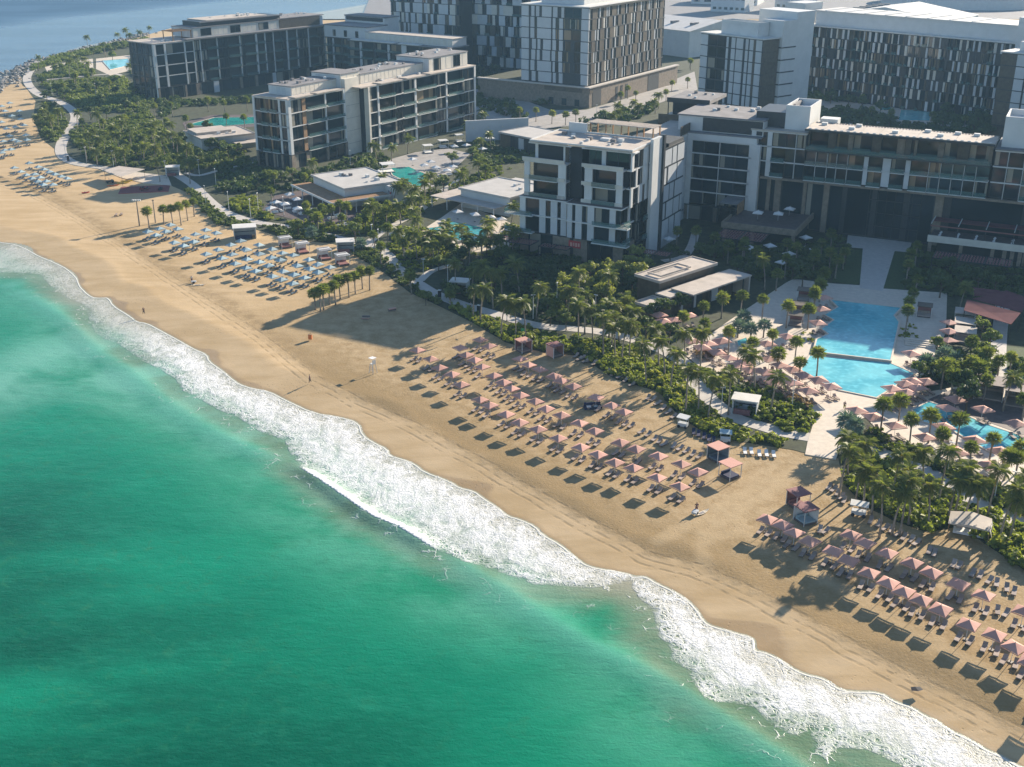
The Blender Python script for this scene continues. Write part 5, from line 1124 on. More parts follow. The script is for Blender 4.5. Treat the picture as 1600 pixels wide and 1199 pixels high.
# coconut fronds: arched rib with drooping leaflets on both sides
def frond_mesh(seed, L=2.9, mat='leaf_coco'):
    r = random.Random(seed); b = MB(); tint = []; n = 9; pts = []
    for i in range(n + 1):
        t = i / n; pts.append((L * (t - 0.16 * t ** 3) * 0.95, 0.0, L * (0.42 * t - 0.82 * t ** 2.2)))
    for i in range(n):
        x0, _, z0 = pts[i]; x1, _, z1 = pts[i + 1]; w = 0.035
        b.add([(x0, -w, z0), (x1, -w, z1), (x1, w, z1), (x0, w, z0)], [(0, 1, 2, 3)], mat); tint.append(0.9)
        if i == 0: continue
        for sd_ in (-1, 1):
            for q in range(2):
                t = (i + q * 0.5) / n; x = x0 + (x1 - x0) * q * .5; z = z0 + (z1 - z0) * q * .5
                ll = L * 0.30 * math.sin(math.pi * min(1, 0.18 + t * 0.82)) ** 0.7 * r.uniform(.8, 1.1) + 0.08
                dz = -ll * r.uniform(0.25, 0.6); ww = 0.075
                b.add([(x - ww, sd_ * .02, z), (x + ww, sd_ * .02, z), (x + ll * .55 + ww * .4, sd_ * ll * .8, z + dz), (x + ll * .5 - ww * .4, sd_ * ll * .8, z + dz)], [(0, 1, 2, 3)], mat); tint.append(r.uniform(0.1, 0.8))
    return b.mesh('frond', False, tint)
FRONDS = [frond_mesh(i, L) for i, L in enumerate((2.6, 2.9, 3.3))] 
def crown_from_fronds(seed, n=18, dead=3):
    r = random.Random(seed); V, F, T = [], [], []
    for m, (pl, az, sc) in frond_set(seed, n, dead):
        co = np.array([v.co[:] for v in m.vertices]); mt = np.array((Matrix.Rotation(az, 3, 'Z') @ Matrix.Rotation(pl, 3, 'Y')) ) * sc
        co = co @ mt.T; F += [[len_ + a for a in p.vertices] for len_ in [sum(len(v) for v in V)] for p in m.polygons]
        V.append(co); tt = np.zeros(len(m.polygons), 'f4'); m.attributes['tint'].data.foreach_get('value', tt); T.append(tt * (0.7 + 0.3 * r.random()) + (0.28 if pl > 0.75 else 0))
    b = MB().add(np.concatenate(V), F, 'leaf_coco'); return b.mesh('crown', False, np.concatenate(T))
def frond_set(seed, n, dead):
    r = random.Random(seed); out = []
    for i in range(n):
        t = i / n; az = i * 2.39996 + r.uniform(-.2, .2); pl = -1.05 + 1.75 * t + r.uniform(-.12, .12)
        out.append((FRONDS[r.randrange(3)], (pl, az, r.uniform(.85, 1.1) * (0.8 + 0.25 * t))))
    return out
# fan leaves: stalk and a folded fan of blades
def fan_crown(seed, n=34, mat='leaf_fan', size=1.0):
    r = random.Random(seed); b = MB(); tint = []
    for i in range(n):
        t = i / n; az = i * 2.39996 + r.uniform(-.2, .2); el = 1.35 - 2.1 * t + r.uniform(-.12, .12)
        M = Matrix.Rotation(az, 3, 'Z') @ Matrix.Rotation(-el, 3, 'Y'); st = 0.75 * size * r.uniform(.85, 1.15); R1 = 0.95 * size * r.uniform(.85, 1.15); tn = r.uniform(0.05, 0.8) + (0.15 if t > 0.8 else 0)
        vs = [M @ Vector(p) for p in ((0, -.025, 0), (0, .025, 0), (st, .025, 0), (st, -.025, 0))]; b.add(vs, [(0, 1, 2, 3)], mat); tint.append(0.6)
        nb = 9
        for j in range(nb):
            a = -1.9 + 3.8 * j / (nb - 1); h = 0.17; up = 0.06 if j % 2 else -0.04
            pts = [Vector((st - .05, 0, 0)), Vector((st + R1 * .55 * math.cos(a - h), R1 * .55 * math.sin(a - h), up)), Vector((st + R1 * math.cos(a) * (1 if abs(a) < 1.5 else .8), R1 * math.sin(a), -0.16 * size)), Vector((st + R1 * .55 * math.cos(a + h), R1 * .55 * math.sin(a + h), -up))]
            b.add([M @ p for p in pts], [(0, 1, 2, 3)], mat); tint.append(min(1, max(0, tn + r.uniform(-.12, .12))))
    return b.mesh('crown', False, tint)
COCO = [crown_from_fronds(s, 20) for s in (1, 2, 3, 4)]
FAN = [fan_crown(s) for s in (11, 12, 13, 14)]; SILV = [fan_crown(s, 30, 'leaf_silver', 1.25) for s in (21, 22)]
SKIRT = MB().tube([(0, 0, -1.3), (0, 0, -0.7), (0, 0, -0.05)], [0.2, 0.34, 0.26], 'palm_trunk', 7).mesh('skirt', True)
TR = {}
def get_trunk(kind, h, i):
    k = (kind, round(h * 2) / 2, i % 4)
    if k not in TR:
        a = [(0.5, 0.2), (-0.4, 0.5), (0.15, -0.6), (-0.6, -0.1)][i % 4]; f = h * 0.11 if kind == 'coco' else h * 0.03
        TR[k] = trunk_mesh('trunk', k[1], 0.19 if kind == 'coco' else 0.17, 0.11 if kind == 'coco' else 0.15, 'palm_trunk', (a[0] * f * 2, a[1] * f * 2), 6)
        TR[k]['tip'] = (a[0] * f * 2, a[1] * f * 2)
    return TR[k], k[1]
PALMS = []                                     # (kind, x, y, h)
def palms(kind, px, h, jit=0.0):
    for i, (a, b) in enumerate(px):
        hh = h * (1 + 0.10 * math.sin(a * 1.7 + b)); x, y = G(a, b, hh); PALMS.append((kind, x, y, hh))
palms('coco', crop(560, 380, 4, [(840, 185), (760, 275), (715, 285), (890, 355), (985, 375), (1045, 385), (1115, 265), (1380, 375), (1470, 405), (1530, 435), (1420, 330)]), 8.3)
palms('fan', crop(560, 380, 4, [(320, 205), (575, 325), (1240, 395)]), 3.6)
palms('coco', crop(940, 380, 4.444, [(200, 580), (100, 580), (150, 540), (60, 420), (190, 380), (320, 700), (410, 600), (450, 690), (20, 540), (590, 620), (700, 640), (490, 780), (600, 890), (690, 900), (760, 930), (900, 930), (1080, 790), (970, 750), (1200, 920), (130, 440), (250, 470), (80, 500), (1150, 115)]), 8.2)
palms('fan', crop(940, 380, 4.444, [(840, 390), (710, 430), (975, 365), (1125, 390), (1295, 440), (570, 500), (725, 555), (890, 620), (1045, 690), (1195, 635), (1225, 765), (1355, 685), (1385, 825), (1510, 765), (1445, 450), (1540, 205), (1525, 285), (1485, 335), (1220, 215)]), 5.0)
palms('silver', crop(940, 380, 4.444, [(990, 525), (1040, 600), (1130, 575), (950, 590)]), 2.6)
palms('fan', crop(1220, 380, 4.21, [(290, 195), (265, 265), (230, 335), (190, 430), (895, 240), (875, 320), (850, 390), (840, 440), (1260, 650), (1270, 780)]), 5.0)
palms('coco', crop(1220, 380, 4.21, [(1200, 290), (1500, 880)]), 6.5)
palms('silver', crop(1220, 380, 4.21, [(1080, 730), (960, 790), (1550, 930), (1150, 760)]), 2.8)
palms('fan', crop(1220, 380, 4.21, [(1140, 870), (370, 115), (420, 60), (860, 70), (840, 140), (330, 60), (900, 20)]), 5.4)
palms('fan', crop(1240, 560, 4.283, [(605, 310), (720, 290), (800, 405), (930, 375), (1115, 415), (1000, 505), (1200, 585), (1335, 540), (1440, 650), (1520, 600), (1510, 660)]), 5.2)
palms('silver', crop(1240, 560, 4.283, [(360, 420), (420, 455)]), 4.6)
palms('coco', crop(1240, 560, 4.283, [(390, 520), (490, 600), (500, 745), (820, 775), (940, 855), (700, 640), (1020, 650), (900, 625), (1130, 735), (1270, 835), (1440, 880), (1500, 930), (620, 870), (700, 890), (560, 770), (1080, 800), (340, 620), (450, 690), (760, 850), (1350, 760), (1530, 800), (1180, 850)]), 8.0)
palms('coco', crop(0, 0, 4, [(540, 230), (790, 190), (815, 215), (740, 215), (925, 175), (880, 200), (650, 275), (480, 355), (520, 365), (540, 390), (420, 375), (230, 355), (820, 405), (870, 375)]), 8.5)
palms('fan', crop(0, 0, 4, [(960, 660), (1070, 650), (1295, 620), (1160, 740), (1410, 730), (1525, 730), (1040, 760), (640, 755), (510, 755), (780, 735), (1190, 790), (1400, 640), (1540, 625)]), 5.2)
palms('coco', crop(0, 0, 4, [(810, 820), (700, 800), (600, 865), (960, 825), (1000, 840), (1075, 840), (870, 860), (530, 905), (740, 770), (560, 815), (640, 830), (940, 780), (260, 700), (320, 740), (350, 690), (290, 660), (245, 730)]), 7.0)
palms('fan', crop(0, 180, 4, [(920, 605), (1015, 590), (1070, 592), (1120, 575), (1162, 560), (1205, 542)]), 5.0)
palms('fan', crop(200, 280, 4, [(1165, 712), (1215, 690), (1255, 682), (1320, 645), (1375, 622), (1415, 607), (1460, 582), (1505, 572), (1290, 660), (1195, 700)]), 4.6)
palms('coco', crop(400, 200, 3.556, [(325, 188), (545, 48), (840, 58), (665, 98), (750, 102), (700, 275), (910, 400), (870, 392), (800, 425), (650, 440), (960, 592), (890, 592), (1010, 605), (1060, 585), (1095, 615), (1420, 445), (1300, 570)]), 6.2)
palms('fan', crop(400, 200, 3.556, [(100, 262), (270, 268), (85, 352), (655, 592), (690, 662), (860, 825), (730, 555), (820, 640), (340, 500), (570, 520), (605, 505)]), 4.4)
palms('silver', crop(400, 200, 3.556, [(580, 640), (310, 575)]), 2.4)
palms('fan', crop(700, 0, 4, [(550, 690), (650, 710), (735, 720), (800, 700), (1125, 550), (1175, 580), (1520, 380), (1500, 500), (1400, 520), (450, 690), (360, 660), (190, 545), (1080, 590), (1365, 575)]), 4.8)
palms('fan', crop(1040, 0, 2.857, [(110, 270), (880, 430), (930, 410), (1030, 415), (1190, 510), (1340, 530), (1010, 500), (920, 490)]), 5.0)
def scatter(kind, px, n, h, gap):
    r = random.Random(n + int(h * 10)); w = np.array(px, float); lo, hi = w.min(0), w.max(0); k = 0
    for _ in range(n * 40):
        q = (r.uniform(lo[0], hi[0]), r.uniform(lo[1], hi[1]))
        if not inside(np.array([q]), w)[0]: continue
        x, y = G(*q); hh = h * r.uniform(.8, 1.15)
        if any(math.hypot(p[1] - x, p[2] - y) < gap for p in PALMS): continue
        PALMS.append((kind, x, y, hh)); k += 1
        if k >= n: break
for kd, px, n, h, gp in (('coco', [(120, 200), (290, 195), (300, 290), (215, 282), (130, 255)], 20, 7.0, 4), ('coco', [(640, 345), (700, 385), (830, 380), (800, 410), (680, 420), (625, 400)], 14, 6.5, 4), ('fan', [(420, 345), (600, 330), (640, 345), (560, 368), (480, 352)], 10, 4.4, 4),
                         ('coco', [(690, 300), (770, 258), (800, 262), (700, 310), (640, 330), (590, 325)], 9, 6.0, 4), ('coco', [(735, 185), (800, 225), (760, 255), (725, 240)], 6, 6.0, 4), ('fan', [(1045, 385), (1110, 385), (1200, 395), (1330, 380), (1300, 440), (1180, 440)], 14, 5.5, 4), ('fan', [(1440, 600), (1480, 560), (1600, 570), (1600, 680), (1560, 640)], 9, 5.0, 4),
                         ('coco', [(700, 455), (860, 450), (960, 490), (930, 512), (800, 495)], 9, 8.0, 4), ('coco', [(880, 195), (960, 178), (1030, 165), (1040, 175), (960, 200)], 7, 5.5, 5), ('fan', [(60, 135), (190, 125), (235, 150), (110, 165)], 8, 5.5, 5)):
    scatter(kd, px, n, h, gp)
desc = {'coco': 'tall feathery coconut palm', 'fan': 'round-headed fan palm', 'silver': 'squat silvery fan palm'}
grp = {'coco': 'coconut palms along the promenade and gardens', 'fan': 'fan palms around pools, gardens and sand', 'silver': 'silvery fan palms by the pools'}
nearfr = 0
for kind in ('coco', 'fan', 'silver'):
    P_ = [p for p in PALMS if p[0] == kind]; lb = label_batch([(p[1], p[2]) for p in P_], desc[kind])
    for i, (k, x, y, h) in enumerate(P_):
        t = thing('palm_tree', lb[i], 'palm', (x, y, 0), random.uniform(0, 6.28), grp[kind])
        me, hh = get_trunk(kind, h, i); link('trunk', me, t); tip = me['tip']
        if kind == 'coco' and y < 232 and nearfr < 60:
            nearfr += 1
            for m, (pl, az, sc) in frond_set(i, 19, 2):
                f = link('frond', m, t, (tip[0], tip[1], hh - 0.05), 0, (sc,) * 3); f.rotation_euler = (0, pl, az)
        else:
            M_ = {'coco': COCO, 'fan': FAN, 'silver': SILV}[kind]; s = random.uniform(.9, 1.18)
            link('crown', M_[i % len(M_)], t, (tip[0], tip[1], hh - 0.05), random.uniform(0, 6), (s, s, s * random.uniform(.9, 1.1)))
            if kind == 'fan': link('skirt', SKIRT, t, (tip[0], tip[1], hh))

# broad-leaved trees
TREES = {m: [leaf_mesh('crown', *clump_crown(30 + j, 1.0, 26, 46, 0.115), m) for j in range(4)] for m in ('leaf_tree', 'leaf_light', 'leaf_dark')}
TT = [trunk_mesh('trunk', 1.0, 0.055, 0.035, 'tree_trunk', (0.1, 0.05), 4, 4, j, 5) for j in range(3)]
TL = []
def trees(kind, px, r, h):
    for a, b in px:
        q = r * random.uniform(.82, 1.2); hh = h * random.uniform(.85, 1.15); x, y = G(a, b, hh)
        if not (1392 < a < 1468 and 150 < b < 215): TL.append((kind, x, y, q, hh))
trees('leaf_light', crop(560, 380, 4, [(1330, 240), (1540, 220), (1560, 140), (1450, 150), (1300, 320), (1530, 305), (1420, 250)]), 2.6, 4.2)
trees('leaf_light', crop(940, 380, 4.444, [(70, 185), (200, 115), (250, 195), (40, 280), (230, 55), (310, 135), (30, 330), (150, 170)]), 2.6, 4.4)
trees('leaf_dark', crop(940, 380, 4.444, [(210, 260), (310, 250), (310, 545), (470, 590), (430, 430), (550, 400), (360, 460), (1030, 180), (850, 40), (480, 40), (950, 140), (1330, 150), (1440, 130), (1400, 60), (780, 60), (690, 30)]), 2.3, 3.6)
trees('leaf_tree', crop(1220, 380, 4.21, [(1330, 530), (1385, 610), (1030, 650), (1340, 690), (1300, 720), (1250, 900), (1160, 740), (1130, 800), (1000, 800), (920, 820), (1320, 780)]), 2.0, 3.4)
trees('leaf_dark', crop(1220, 380, 4.21, [(1100, 130), (1200, 200), (1310, 210), (1420, 240), (1060, 250), (150, 190), (430, 40), (100, 130), (210, 130), (1240, 980), (1180, 900)]), 2.6, 4.0)
trees('leaf_tree', crop(400, 200, 3.556, [(100, 262), (200, 240), (230, 545), (370, 470), (310, 470), (1000, 310), (1040, 290), (1280, 200), (1240, 170), (1090, 160), (1205, 130), (660, 440), (590, 510), (70, 255), (270, 250), (640, 190), (1270, 225), (330, 500), (600, 200), (550, 560)]), 2.3, 3.4)
trees('leaf_dark', crop(400, 200, 3.556, [(730, 430), (800, 440), (1000, 640), (1080, 670), (1150, 690), (1280, 640), (1380, 700), (1450, 740), (1180, 640), (1340, 620), (1230, 760), (1330, 850), (1450, 850), (1540, 780), (1100, 720), (920, 640)]), 2.3, 3.2)
trees('leaf_dark', crop(0, 0, 4, [(280, 720), (310, 780), (350, 545), (450, 545), (600, 520), (700, 500), (620, 625), (560, 690), (850, 620), (660, 690), (780, 640), (540, 545), (400, 570), (290, 590), (260, 500), (250, 780), (720, 560), (320, 660), (1290, 780), (1240, 960), (1330, 980), (1420, 930), (1180, 920), (1130, 860), (1460, 960), (1380, 900), (1200, 1000), (1310, 900)]), 2.7, 3.8)
trees('leaf_tree', crop(0, 0, 4, [(380, 410), (340, 420), (680, 300), (720, 280), (760, 270), (580, 310), (700, 340), (830, 560), (810, 860), (690, 930), (620, 920), (940, 950), (1040, 990), (1000, 930), (850, 930), (1430, 880), (1480, 920), (560, 900), (900, 300), (860, 260), (330, 800), (300, 830)]), 2.4, 3.2)
trees('leaf_dark', crop(700, 0, 4, [(100, 230), (250, 240), (420, 240), (520, 280), (60, 290), (300, 430), (420, 470), (200, 430), (480, 500), (130, 620), (300, 320), (560, 480), (330, 250), (200, 330)]), 3.0, 4.0)
trees('leaf_dark', crop(1040, 0, 2.857, [(620, 390), (700, 385), (760, 380), (560, 400), (880, 450), (1000, 400), (1050, 380), (1120, 420), (1240, 410), (1290, 430), (1390, 440), (1430, 480), (1400, 520), (1200, 460), (500, 400), (1340, 390), (920, 390)]), 3.2, 4.5)
trees('leaf_tree', crop(560, 380, 4, [(580, 290), (600, 300), (550, 120), (640, 80), (500, 110), (420, 330), (1180, 370), (1260, 440), (1300, 470), (1200, 450)]), 1.8, 2.6)
lb = {}
dk = {'leaf_tree': 'bushy mid-green tree', 'leaf_light': 'rounded light green tree', 'leaf_dark': 'dense dark green tree'}
for kind in dk:
    P_ = [p for p in TL if p[0] == kind]; L_ = label_batch([(p[1], p[2]) for p in P_], dk[kind])
    for i, (k, x, y, r, h) in enumerate(P_):
        t = thing('broadleaf_tree', L_[i], 'tree', (x, y, 0), random.uniform(0, 6.28), 'broad-leaved trees in the resort gardens')
        link('trunk', TT[i % 3], t, (0, 0, -0.1), 0, (h * .9,) * 3)
        link('crown', TREES[kind][i % 4], t, (0, 0, h), random.uniform(0, 6), (r, r, r * random.uniform(.8, 1.0)))

# beds of shrubs and ground cover, one object for each bed
BUSH = []
for j in range(5):
    q, t = clump_crown(60 + j, 1.0, 9, 12, 0.24, 0.75, -0.1); BUSH.append((q, t))
def bed(label, polys, mat, dens, size, mix=None):
    r = np.random.default_rng(len(label) + int(dens * 100)); Q, T = [], []
    for px in polys:
        w = np.array(GL(px, 0.0)); lo, hi = w.min(0), w.max(0); area = abs(sum(w[i - 1][0] * w[i][1] - w[i][0] * w[i - 1][1] for i in range(len(w)))) / 2
        n = int(area * dens); P_ = lo + (hi - lo) * r.random((int(n * max(1.5, (hi - lo).prod() / max(area, 1))), 2)); P_ = P_[inside(P_, w)][:n]
        for p in P_:
            q, t = BUSH[r.integers(5)]; s = size * r.uniform(0.6, 1.35); a = r.random() * 6.28; M = np.array([[math.cos(a), math.sin(a), 0], [-math.sin(a), math.cos(a), 0], [0, 0, r.uniform(.7, 1.1)]]) * s
            Q.append(q @ M + np.array([p[0], p[1], s * 0.28])); T.append(np.clip(t * 0.6 + 0.45 * r.random(), 0, 1))
    if not Q: return
    o = link('shrub_bed', leaf_mesh('shrub_bed', np.concatenate(Q), np.concatenate(T), mat)); tag(o, label, None, None, 'stuff')
bed('bright clipped hedge along the beach side of the promenade', [[(700, 478), (735, 490), (780, 504), (850, 523), (940, 537), (1000, 548), (1050, 572), (1070, 600), (1092, 630), (1118, 650), (1150, 674), (1195, 682), (1240, 700), (1170, 690), (1110, 680), (1060, 648), (1030, 610), (960, 590), (905, 553), (850, 549), (790, 533), (740, 503)]], 'leaf_hedge', 0.75, 1.25)
bed('bright shrubs between the promenade and the sun deck', [[(1094, 578), (1150, 595), (1210, 615), (1272, 646), (1260, 684), (1200, 668), (1150, 640), (1112, 612)]], 'leaf_hedge', 0.6, 1.2)
bed('pale feathery grasses by the white kiosk', [[(1192, 632), (1215, 628), (1232, 640), (1212, 652), (1190, 645)], [(1222, 618), (1262, 622), (1270, 640), (1240, 636)], [(1082, 548), (1110, 548), (1125, 560), (1095, 566)]], 'leaf_pale', 0.5, 1.0)
bed('dense shrubs under the palms right of the sand opening', [[(1322, 716), (1366, 712), (1400, 731), (1450, 750), (1487, 777), (1532, 797), (1600, 832), (1700, 880), (1700, 950), (1600, 890), (1540, 848), (1500, 820), (1450, 830), (1400, 813), (1350, 788), (1318, 753)]], 'leaf_hedge', 0.55, 1.45)
bed('shrubs between the right pool deck and the path', [[(1330, 662), (1375, 678), (1440, 705), (1530, 748), (1600, 782), (1690, 820), (1690, 845), (1567, 795), (1490, 757), (1450, 730), (1403, 713), (1360, 696), (1322, 690)]], 'leaf_hedge', 0.5, 1.2)
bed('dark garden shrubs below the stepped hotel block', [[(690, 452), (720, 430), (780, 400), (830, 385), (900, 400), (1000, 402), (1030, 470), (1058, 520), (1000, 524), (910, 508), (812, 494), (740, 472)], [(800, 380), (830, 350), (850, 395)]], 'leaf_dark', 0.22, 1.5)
bed('garden shrubs around the small pool bar terrace', [[(605, 372), (650, 352), (690, 378), (740, 398), (790, 388), (830, 372), (790, 400), (720, 405), (660, 425), (632, 418), (608, 392)], [(745, 385), (800, 385), (825, 360), (800, 355)]], 'leaf_hedge', 0.3, 1.1)
bed('bright curved hedge in front of the white umbrella terrace', [[(350, 320), (376, 308), (402, 312), (410, 332), (440, 345), (500, 352), (545, 350), (590, 330), (640, 322), (600, 352), (560, 370), (500, 360), (452, 350), (392, 340)]], 'leaf_hedge', 0.5, 1.1)
bed('dark hedge between the sand and the left promenade', [[(285, 296), (305, 300), (335, 328), (352, 344), (400, 352), (380, 357), (345, 351), (318, 332), (300, 306)], [(405, 352), (450, 359), (520, 369), (522, 380), (440, 370)]], 'leaf_tree', 0.7, 1.2)
bed('low hedge at the promenade fork above the sand', [[(545, 384), (578, 388), (600, 405), (628, 434), (660, 455), (690, 472), (688, 480), (640, 456), (600, 425), (560, 403)]], 'leaf_tree', 0.55, 1.1)
bed('mixed shrubs in the left gardens', [[(215, 225), (300, 222), (390, 250), (400, 258), (330, 262), (290, 268), (265, 262), (225, 262)], [(128, 240), (200, 228), (215, 262), (150, 258)], [(62, 170), (95, 170), (105, 195), (88, 225), (66, 215)], [(120, 200), (230, 175), (260, 205), (215, 228), (125, 235), (112, 215)]], 'leaf_tree', 0.26, 1.5)
bed('thick shrubs around the far left point', [[(62, 132), (190, 122), (240, 150), (232, 178), (130, 172), (78, 142)], [(58, 120), (120, 97), (145, 110), (150, 118), (70, 124)], [(205, 88), (232, 80), (235, 128), (205, 118)], [(48, 104), (100, 86), (170, 72), (232, 60), (232, 68), (170, 80), (100, 95), (52, 112)]], 'leaf_tree', 0.2, 1.7)
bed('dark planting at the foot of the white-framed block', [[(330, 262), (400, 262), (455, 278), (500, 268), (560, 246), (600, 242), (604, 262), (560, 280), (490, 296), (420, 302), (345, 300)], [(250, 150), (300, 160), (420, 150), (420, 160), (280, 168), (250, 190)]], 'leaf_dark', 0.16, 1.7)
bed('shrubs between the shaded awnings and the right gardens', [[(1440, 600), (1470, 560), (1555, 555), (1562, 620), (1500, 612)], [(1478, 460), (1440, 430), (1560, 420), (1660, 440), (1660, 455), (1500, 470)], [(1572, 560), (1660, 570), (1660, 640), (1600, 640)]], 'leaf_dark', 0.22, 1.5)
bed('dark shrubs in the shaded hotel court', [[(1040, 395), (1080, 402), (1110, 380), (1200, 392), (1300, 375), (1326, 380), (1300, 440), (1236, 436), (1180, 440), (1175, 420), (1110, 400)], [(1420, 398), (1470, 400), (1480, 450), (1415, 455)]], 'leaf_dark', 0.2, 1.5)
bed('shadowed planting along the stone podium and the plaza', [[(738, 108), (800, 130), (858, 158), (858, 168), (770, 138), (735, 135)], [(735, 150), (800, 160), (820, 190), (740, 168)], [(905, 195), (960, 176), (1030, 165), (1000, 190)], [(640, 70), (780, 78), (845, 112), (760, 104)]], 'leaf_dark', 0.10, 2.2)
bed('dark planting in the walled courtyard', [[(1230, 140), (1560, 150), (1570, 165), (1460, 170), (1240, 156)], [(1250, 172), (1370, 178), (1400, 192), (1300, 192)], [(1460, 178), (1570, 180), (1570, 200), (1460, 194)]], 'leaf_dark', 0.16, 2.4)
bed('clipped green edging around the sun deck palms', [[(1409, 512), (1430, 508), (1434, 530), (1406, 532)], [(1255, 520), (1272, 520), (1268, 534), (1252, 534)], [(1130, 590), (1160, 592), (1155, 600), (1130, 598)]], 'leaf_hedge', 0.4, 0.7)

bed('sunlit low shrubs in gaps of the left gardens', [[(125, 205), (240, 185), (262, 210), (215, 250), (125, 240)], [(205, 225), (300, 215), (385, 240), (330, 258), (225, 258)], [(80, 128), (190, 125), (235, 150), (130, 168)]], 'leaf_hedge', 0.09, 1.3)
bed('green shrubs between the teal pool terraces', [[(590, 318), (640, 300), (690, 300), (680, 318), (650, 340), (610, 350)], [(690, 300), (760, 265), (800, 262), (780, 280), (720, 296)], [(560, 352), (620, 340), (600, 362), (570, 372)]], 'leaf_hedge', 0.3, 1.1)
bed('shrubs round the dark pool house', [[(735, 225), (790, 228), (850, 222), (840, 250), (760, 262), (740, 245)]], 'leaf_dark', 0.2, 1.6)

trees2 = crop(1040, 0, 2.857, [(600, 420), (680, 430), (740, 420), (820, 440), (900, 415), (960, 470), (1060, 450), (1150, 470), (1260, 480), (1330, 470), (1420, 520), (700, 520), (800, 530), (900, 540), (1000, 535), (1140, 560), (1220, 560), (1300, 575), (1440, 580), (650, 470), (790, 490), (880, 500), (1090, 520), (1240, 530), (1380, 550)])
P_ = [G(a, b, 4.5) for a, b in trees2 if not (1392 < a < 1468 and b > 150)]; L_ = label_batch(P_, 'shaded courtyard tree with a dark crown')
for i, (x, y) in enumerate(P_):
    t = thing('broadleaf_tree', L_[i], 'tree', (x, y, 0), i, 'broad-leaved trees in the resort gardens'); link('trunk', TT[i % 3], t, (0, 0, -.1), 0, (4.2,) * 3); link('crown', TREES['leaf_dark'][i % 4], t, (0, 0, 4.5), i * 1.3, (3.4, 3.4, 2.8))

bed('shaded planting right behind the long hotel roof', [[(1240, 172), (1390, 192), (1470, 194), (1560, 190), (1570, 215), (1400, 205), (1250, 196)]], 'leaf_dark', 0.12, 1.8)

bed('darker evergreen clumps among the bright promenade hedges', [[(800, 515), (900, 532), (1000, 548), (1060, 590), (1100, 640), (1060, 640), (1000, 598), (900, 552), (820, 535)], [(1340, 735), (1450, 775), (1560, 830), (1500, 820), (1400, 800)], [(1350, 680), (1440, 715), (1530, 760), (1450, 730)], [(1130, 600), (1230, 640), (1200, 660), (1140, 630)]], 'leaf_dark', 0.14, 1.35)
# ------------------------------------------------------------------ beach furniture
LMB = [('the draped beige tent', (1513, 830)), ('the paddle boarder', (1090, 805)), ('the two cabanas on open sand', (1130, 725)), ('the lifeguard chair', (583, 580)), ('the two cabanas at the hedge', (842, 553)),
       ('the pair of striped cabanas', (1252, 805)), ('the navy daybed', (926, 638)), ('the big white kiosk', (383, 370)), ('the floodlight mast', (218, 353)), ('the white bed cabanas', (490, 408)),
       ('the right frame edge', (1600, 960)), ('the row of sand palms', (350, 465)), ('the front row middle', (860, 690)), ('the left end of the front row', (655, 560))]
def rank(pts, lms):
    """for each point: 'third nearest to <landmark>'"""
    W_ = [(n, G(*p)) for n, p in lms]; near = [min(range(len(W_)), key=lambda k: math.dist(p, W_[k][1])) for p in pts]; out = [None] * len(pts)
    for k in set(near):
        ids = sorted((i for i in range(len(pts)) if near[i] == k), key=lambda i: math.dist(pts[i], W_[k][1]))
        for r, i in enumerate(ids): out[i] = '%snearest to %s' % (ORD[r] if r < len(ORD) else '%dth ' % (r + 1), W_[k][0])
    return out
def umbrella_meshes(fab, s=1.25, zt=3.05, ze=2.35, frill=0.16):
    n = 4; b = MB(); P_ = []
    cs = [(-s, -s), (s, -s), (s, s), (-s, s)]
    for i in range(4):
        a, c = cs[i], cs[(i + 1) % 4]; m = ((a[0] + c[0]) / 2 * .96, (a[1] + c[1]) / 2 * .96)
        lo = lambda p, t: (p[0] * t, p[1] * t, zt + (ze - zt) * t ** 0.92)
        b.add([(0, 0, zt), lo(a, .5), lo(a, 1), (m[0], m[1], ze + 0.05), lo(c, 1), lo(c, .5), (m[0] * .5, m[1] * .5, zt + (ze - zt) * .5 + .01)], [(0, 1, 6), (1, 2, 3, 6), (0, 6, 5), (6, 3, 4, 5)], fab)
    can = b.mesh('canopy')
    v = MB()
    for i in range(4):
        a, c = cs[i], cs[(i + 1) % 4]; v.add([(a[0], a[1], ze - 0.005), (c[0], c[1], ze - 0.005), (c[0] * 1.01, c[1] * 1.01, ze - frill), (a[0] * 1.01, a[1] * 1.01, ze - frill)], [(0, 1, 2, 3)], fab)
    val = v.mesh('valance')
    pole = MB().tube([(0, 0, 0), (0, 0, zt - 0.04)], 0.035, 'pole_white', 6).mesh('pole')
    base = MB().box(-.3, -.3, 0, .3, .3, .09, 'lounger_frame').tube([(0, 0, .09), (0, 0, .35)], .06, 'lounger_frame', 6).mesh('base')
    r = MB()
    for a in cs: r.tube([(0, 0, zt - .06), (a[0] * .98, a[1] * .98, ze - .03)], .018, 'pole_white', 4, False)
    ribs = r.mesh('ribs'); fin = MB().tube([(0, 0, zt - .02), (0, 0, zt + .08), (0, 0, zt + .14)], [.04, .05, .01], 'pole_white', 6).mesh('finial')
    return [('canopy', can), ('valance', val), ('pole', pole), ('base', base), ('ribs', ribs), ('finial', fin)]
UM = {'pink': umbrella_meshes('pink_fabric'), 'blue': umbrella_meshes('blue_fabric', 1.2), 'white': umbrella_meshes('white_fabric', 1.35), 'mauve': umbrella_meshes('pink_dark', 1.3), 'pool': umbrella_meshes('pink_fabric', 1.55, 3.1, 2.45)}
PROTO = {}
def umbrella(kind, x, y, z, rz, label, group):
    if kind not in PROTO:
        t = thing('beach_umbrella', label, 'umbrella', (x, y, z), rz, group)
        for n, m in UM[kind]: link(n, m, t)
        PROTO[kind] = t; return t
    t = dup(PROTO[kind], (x, y, z), rz, label, group); t.rotation_euler = (random.gauss(0, .03), random.gauss(0, .03), rz + random.gauss(0, .06)); return t
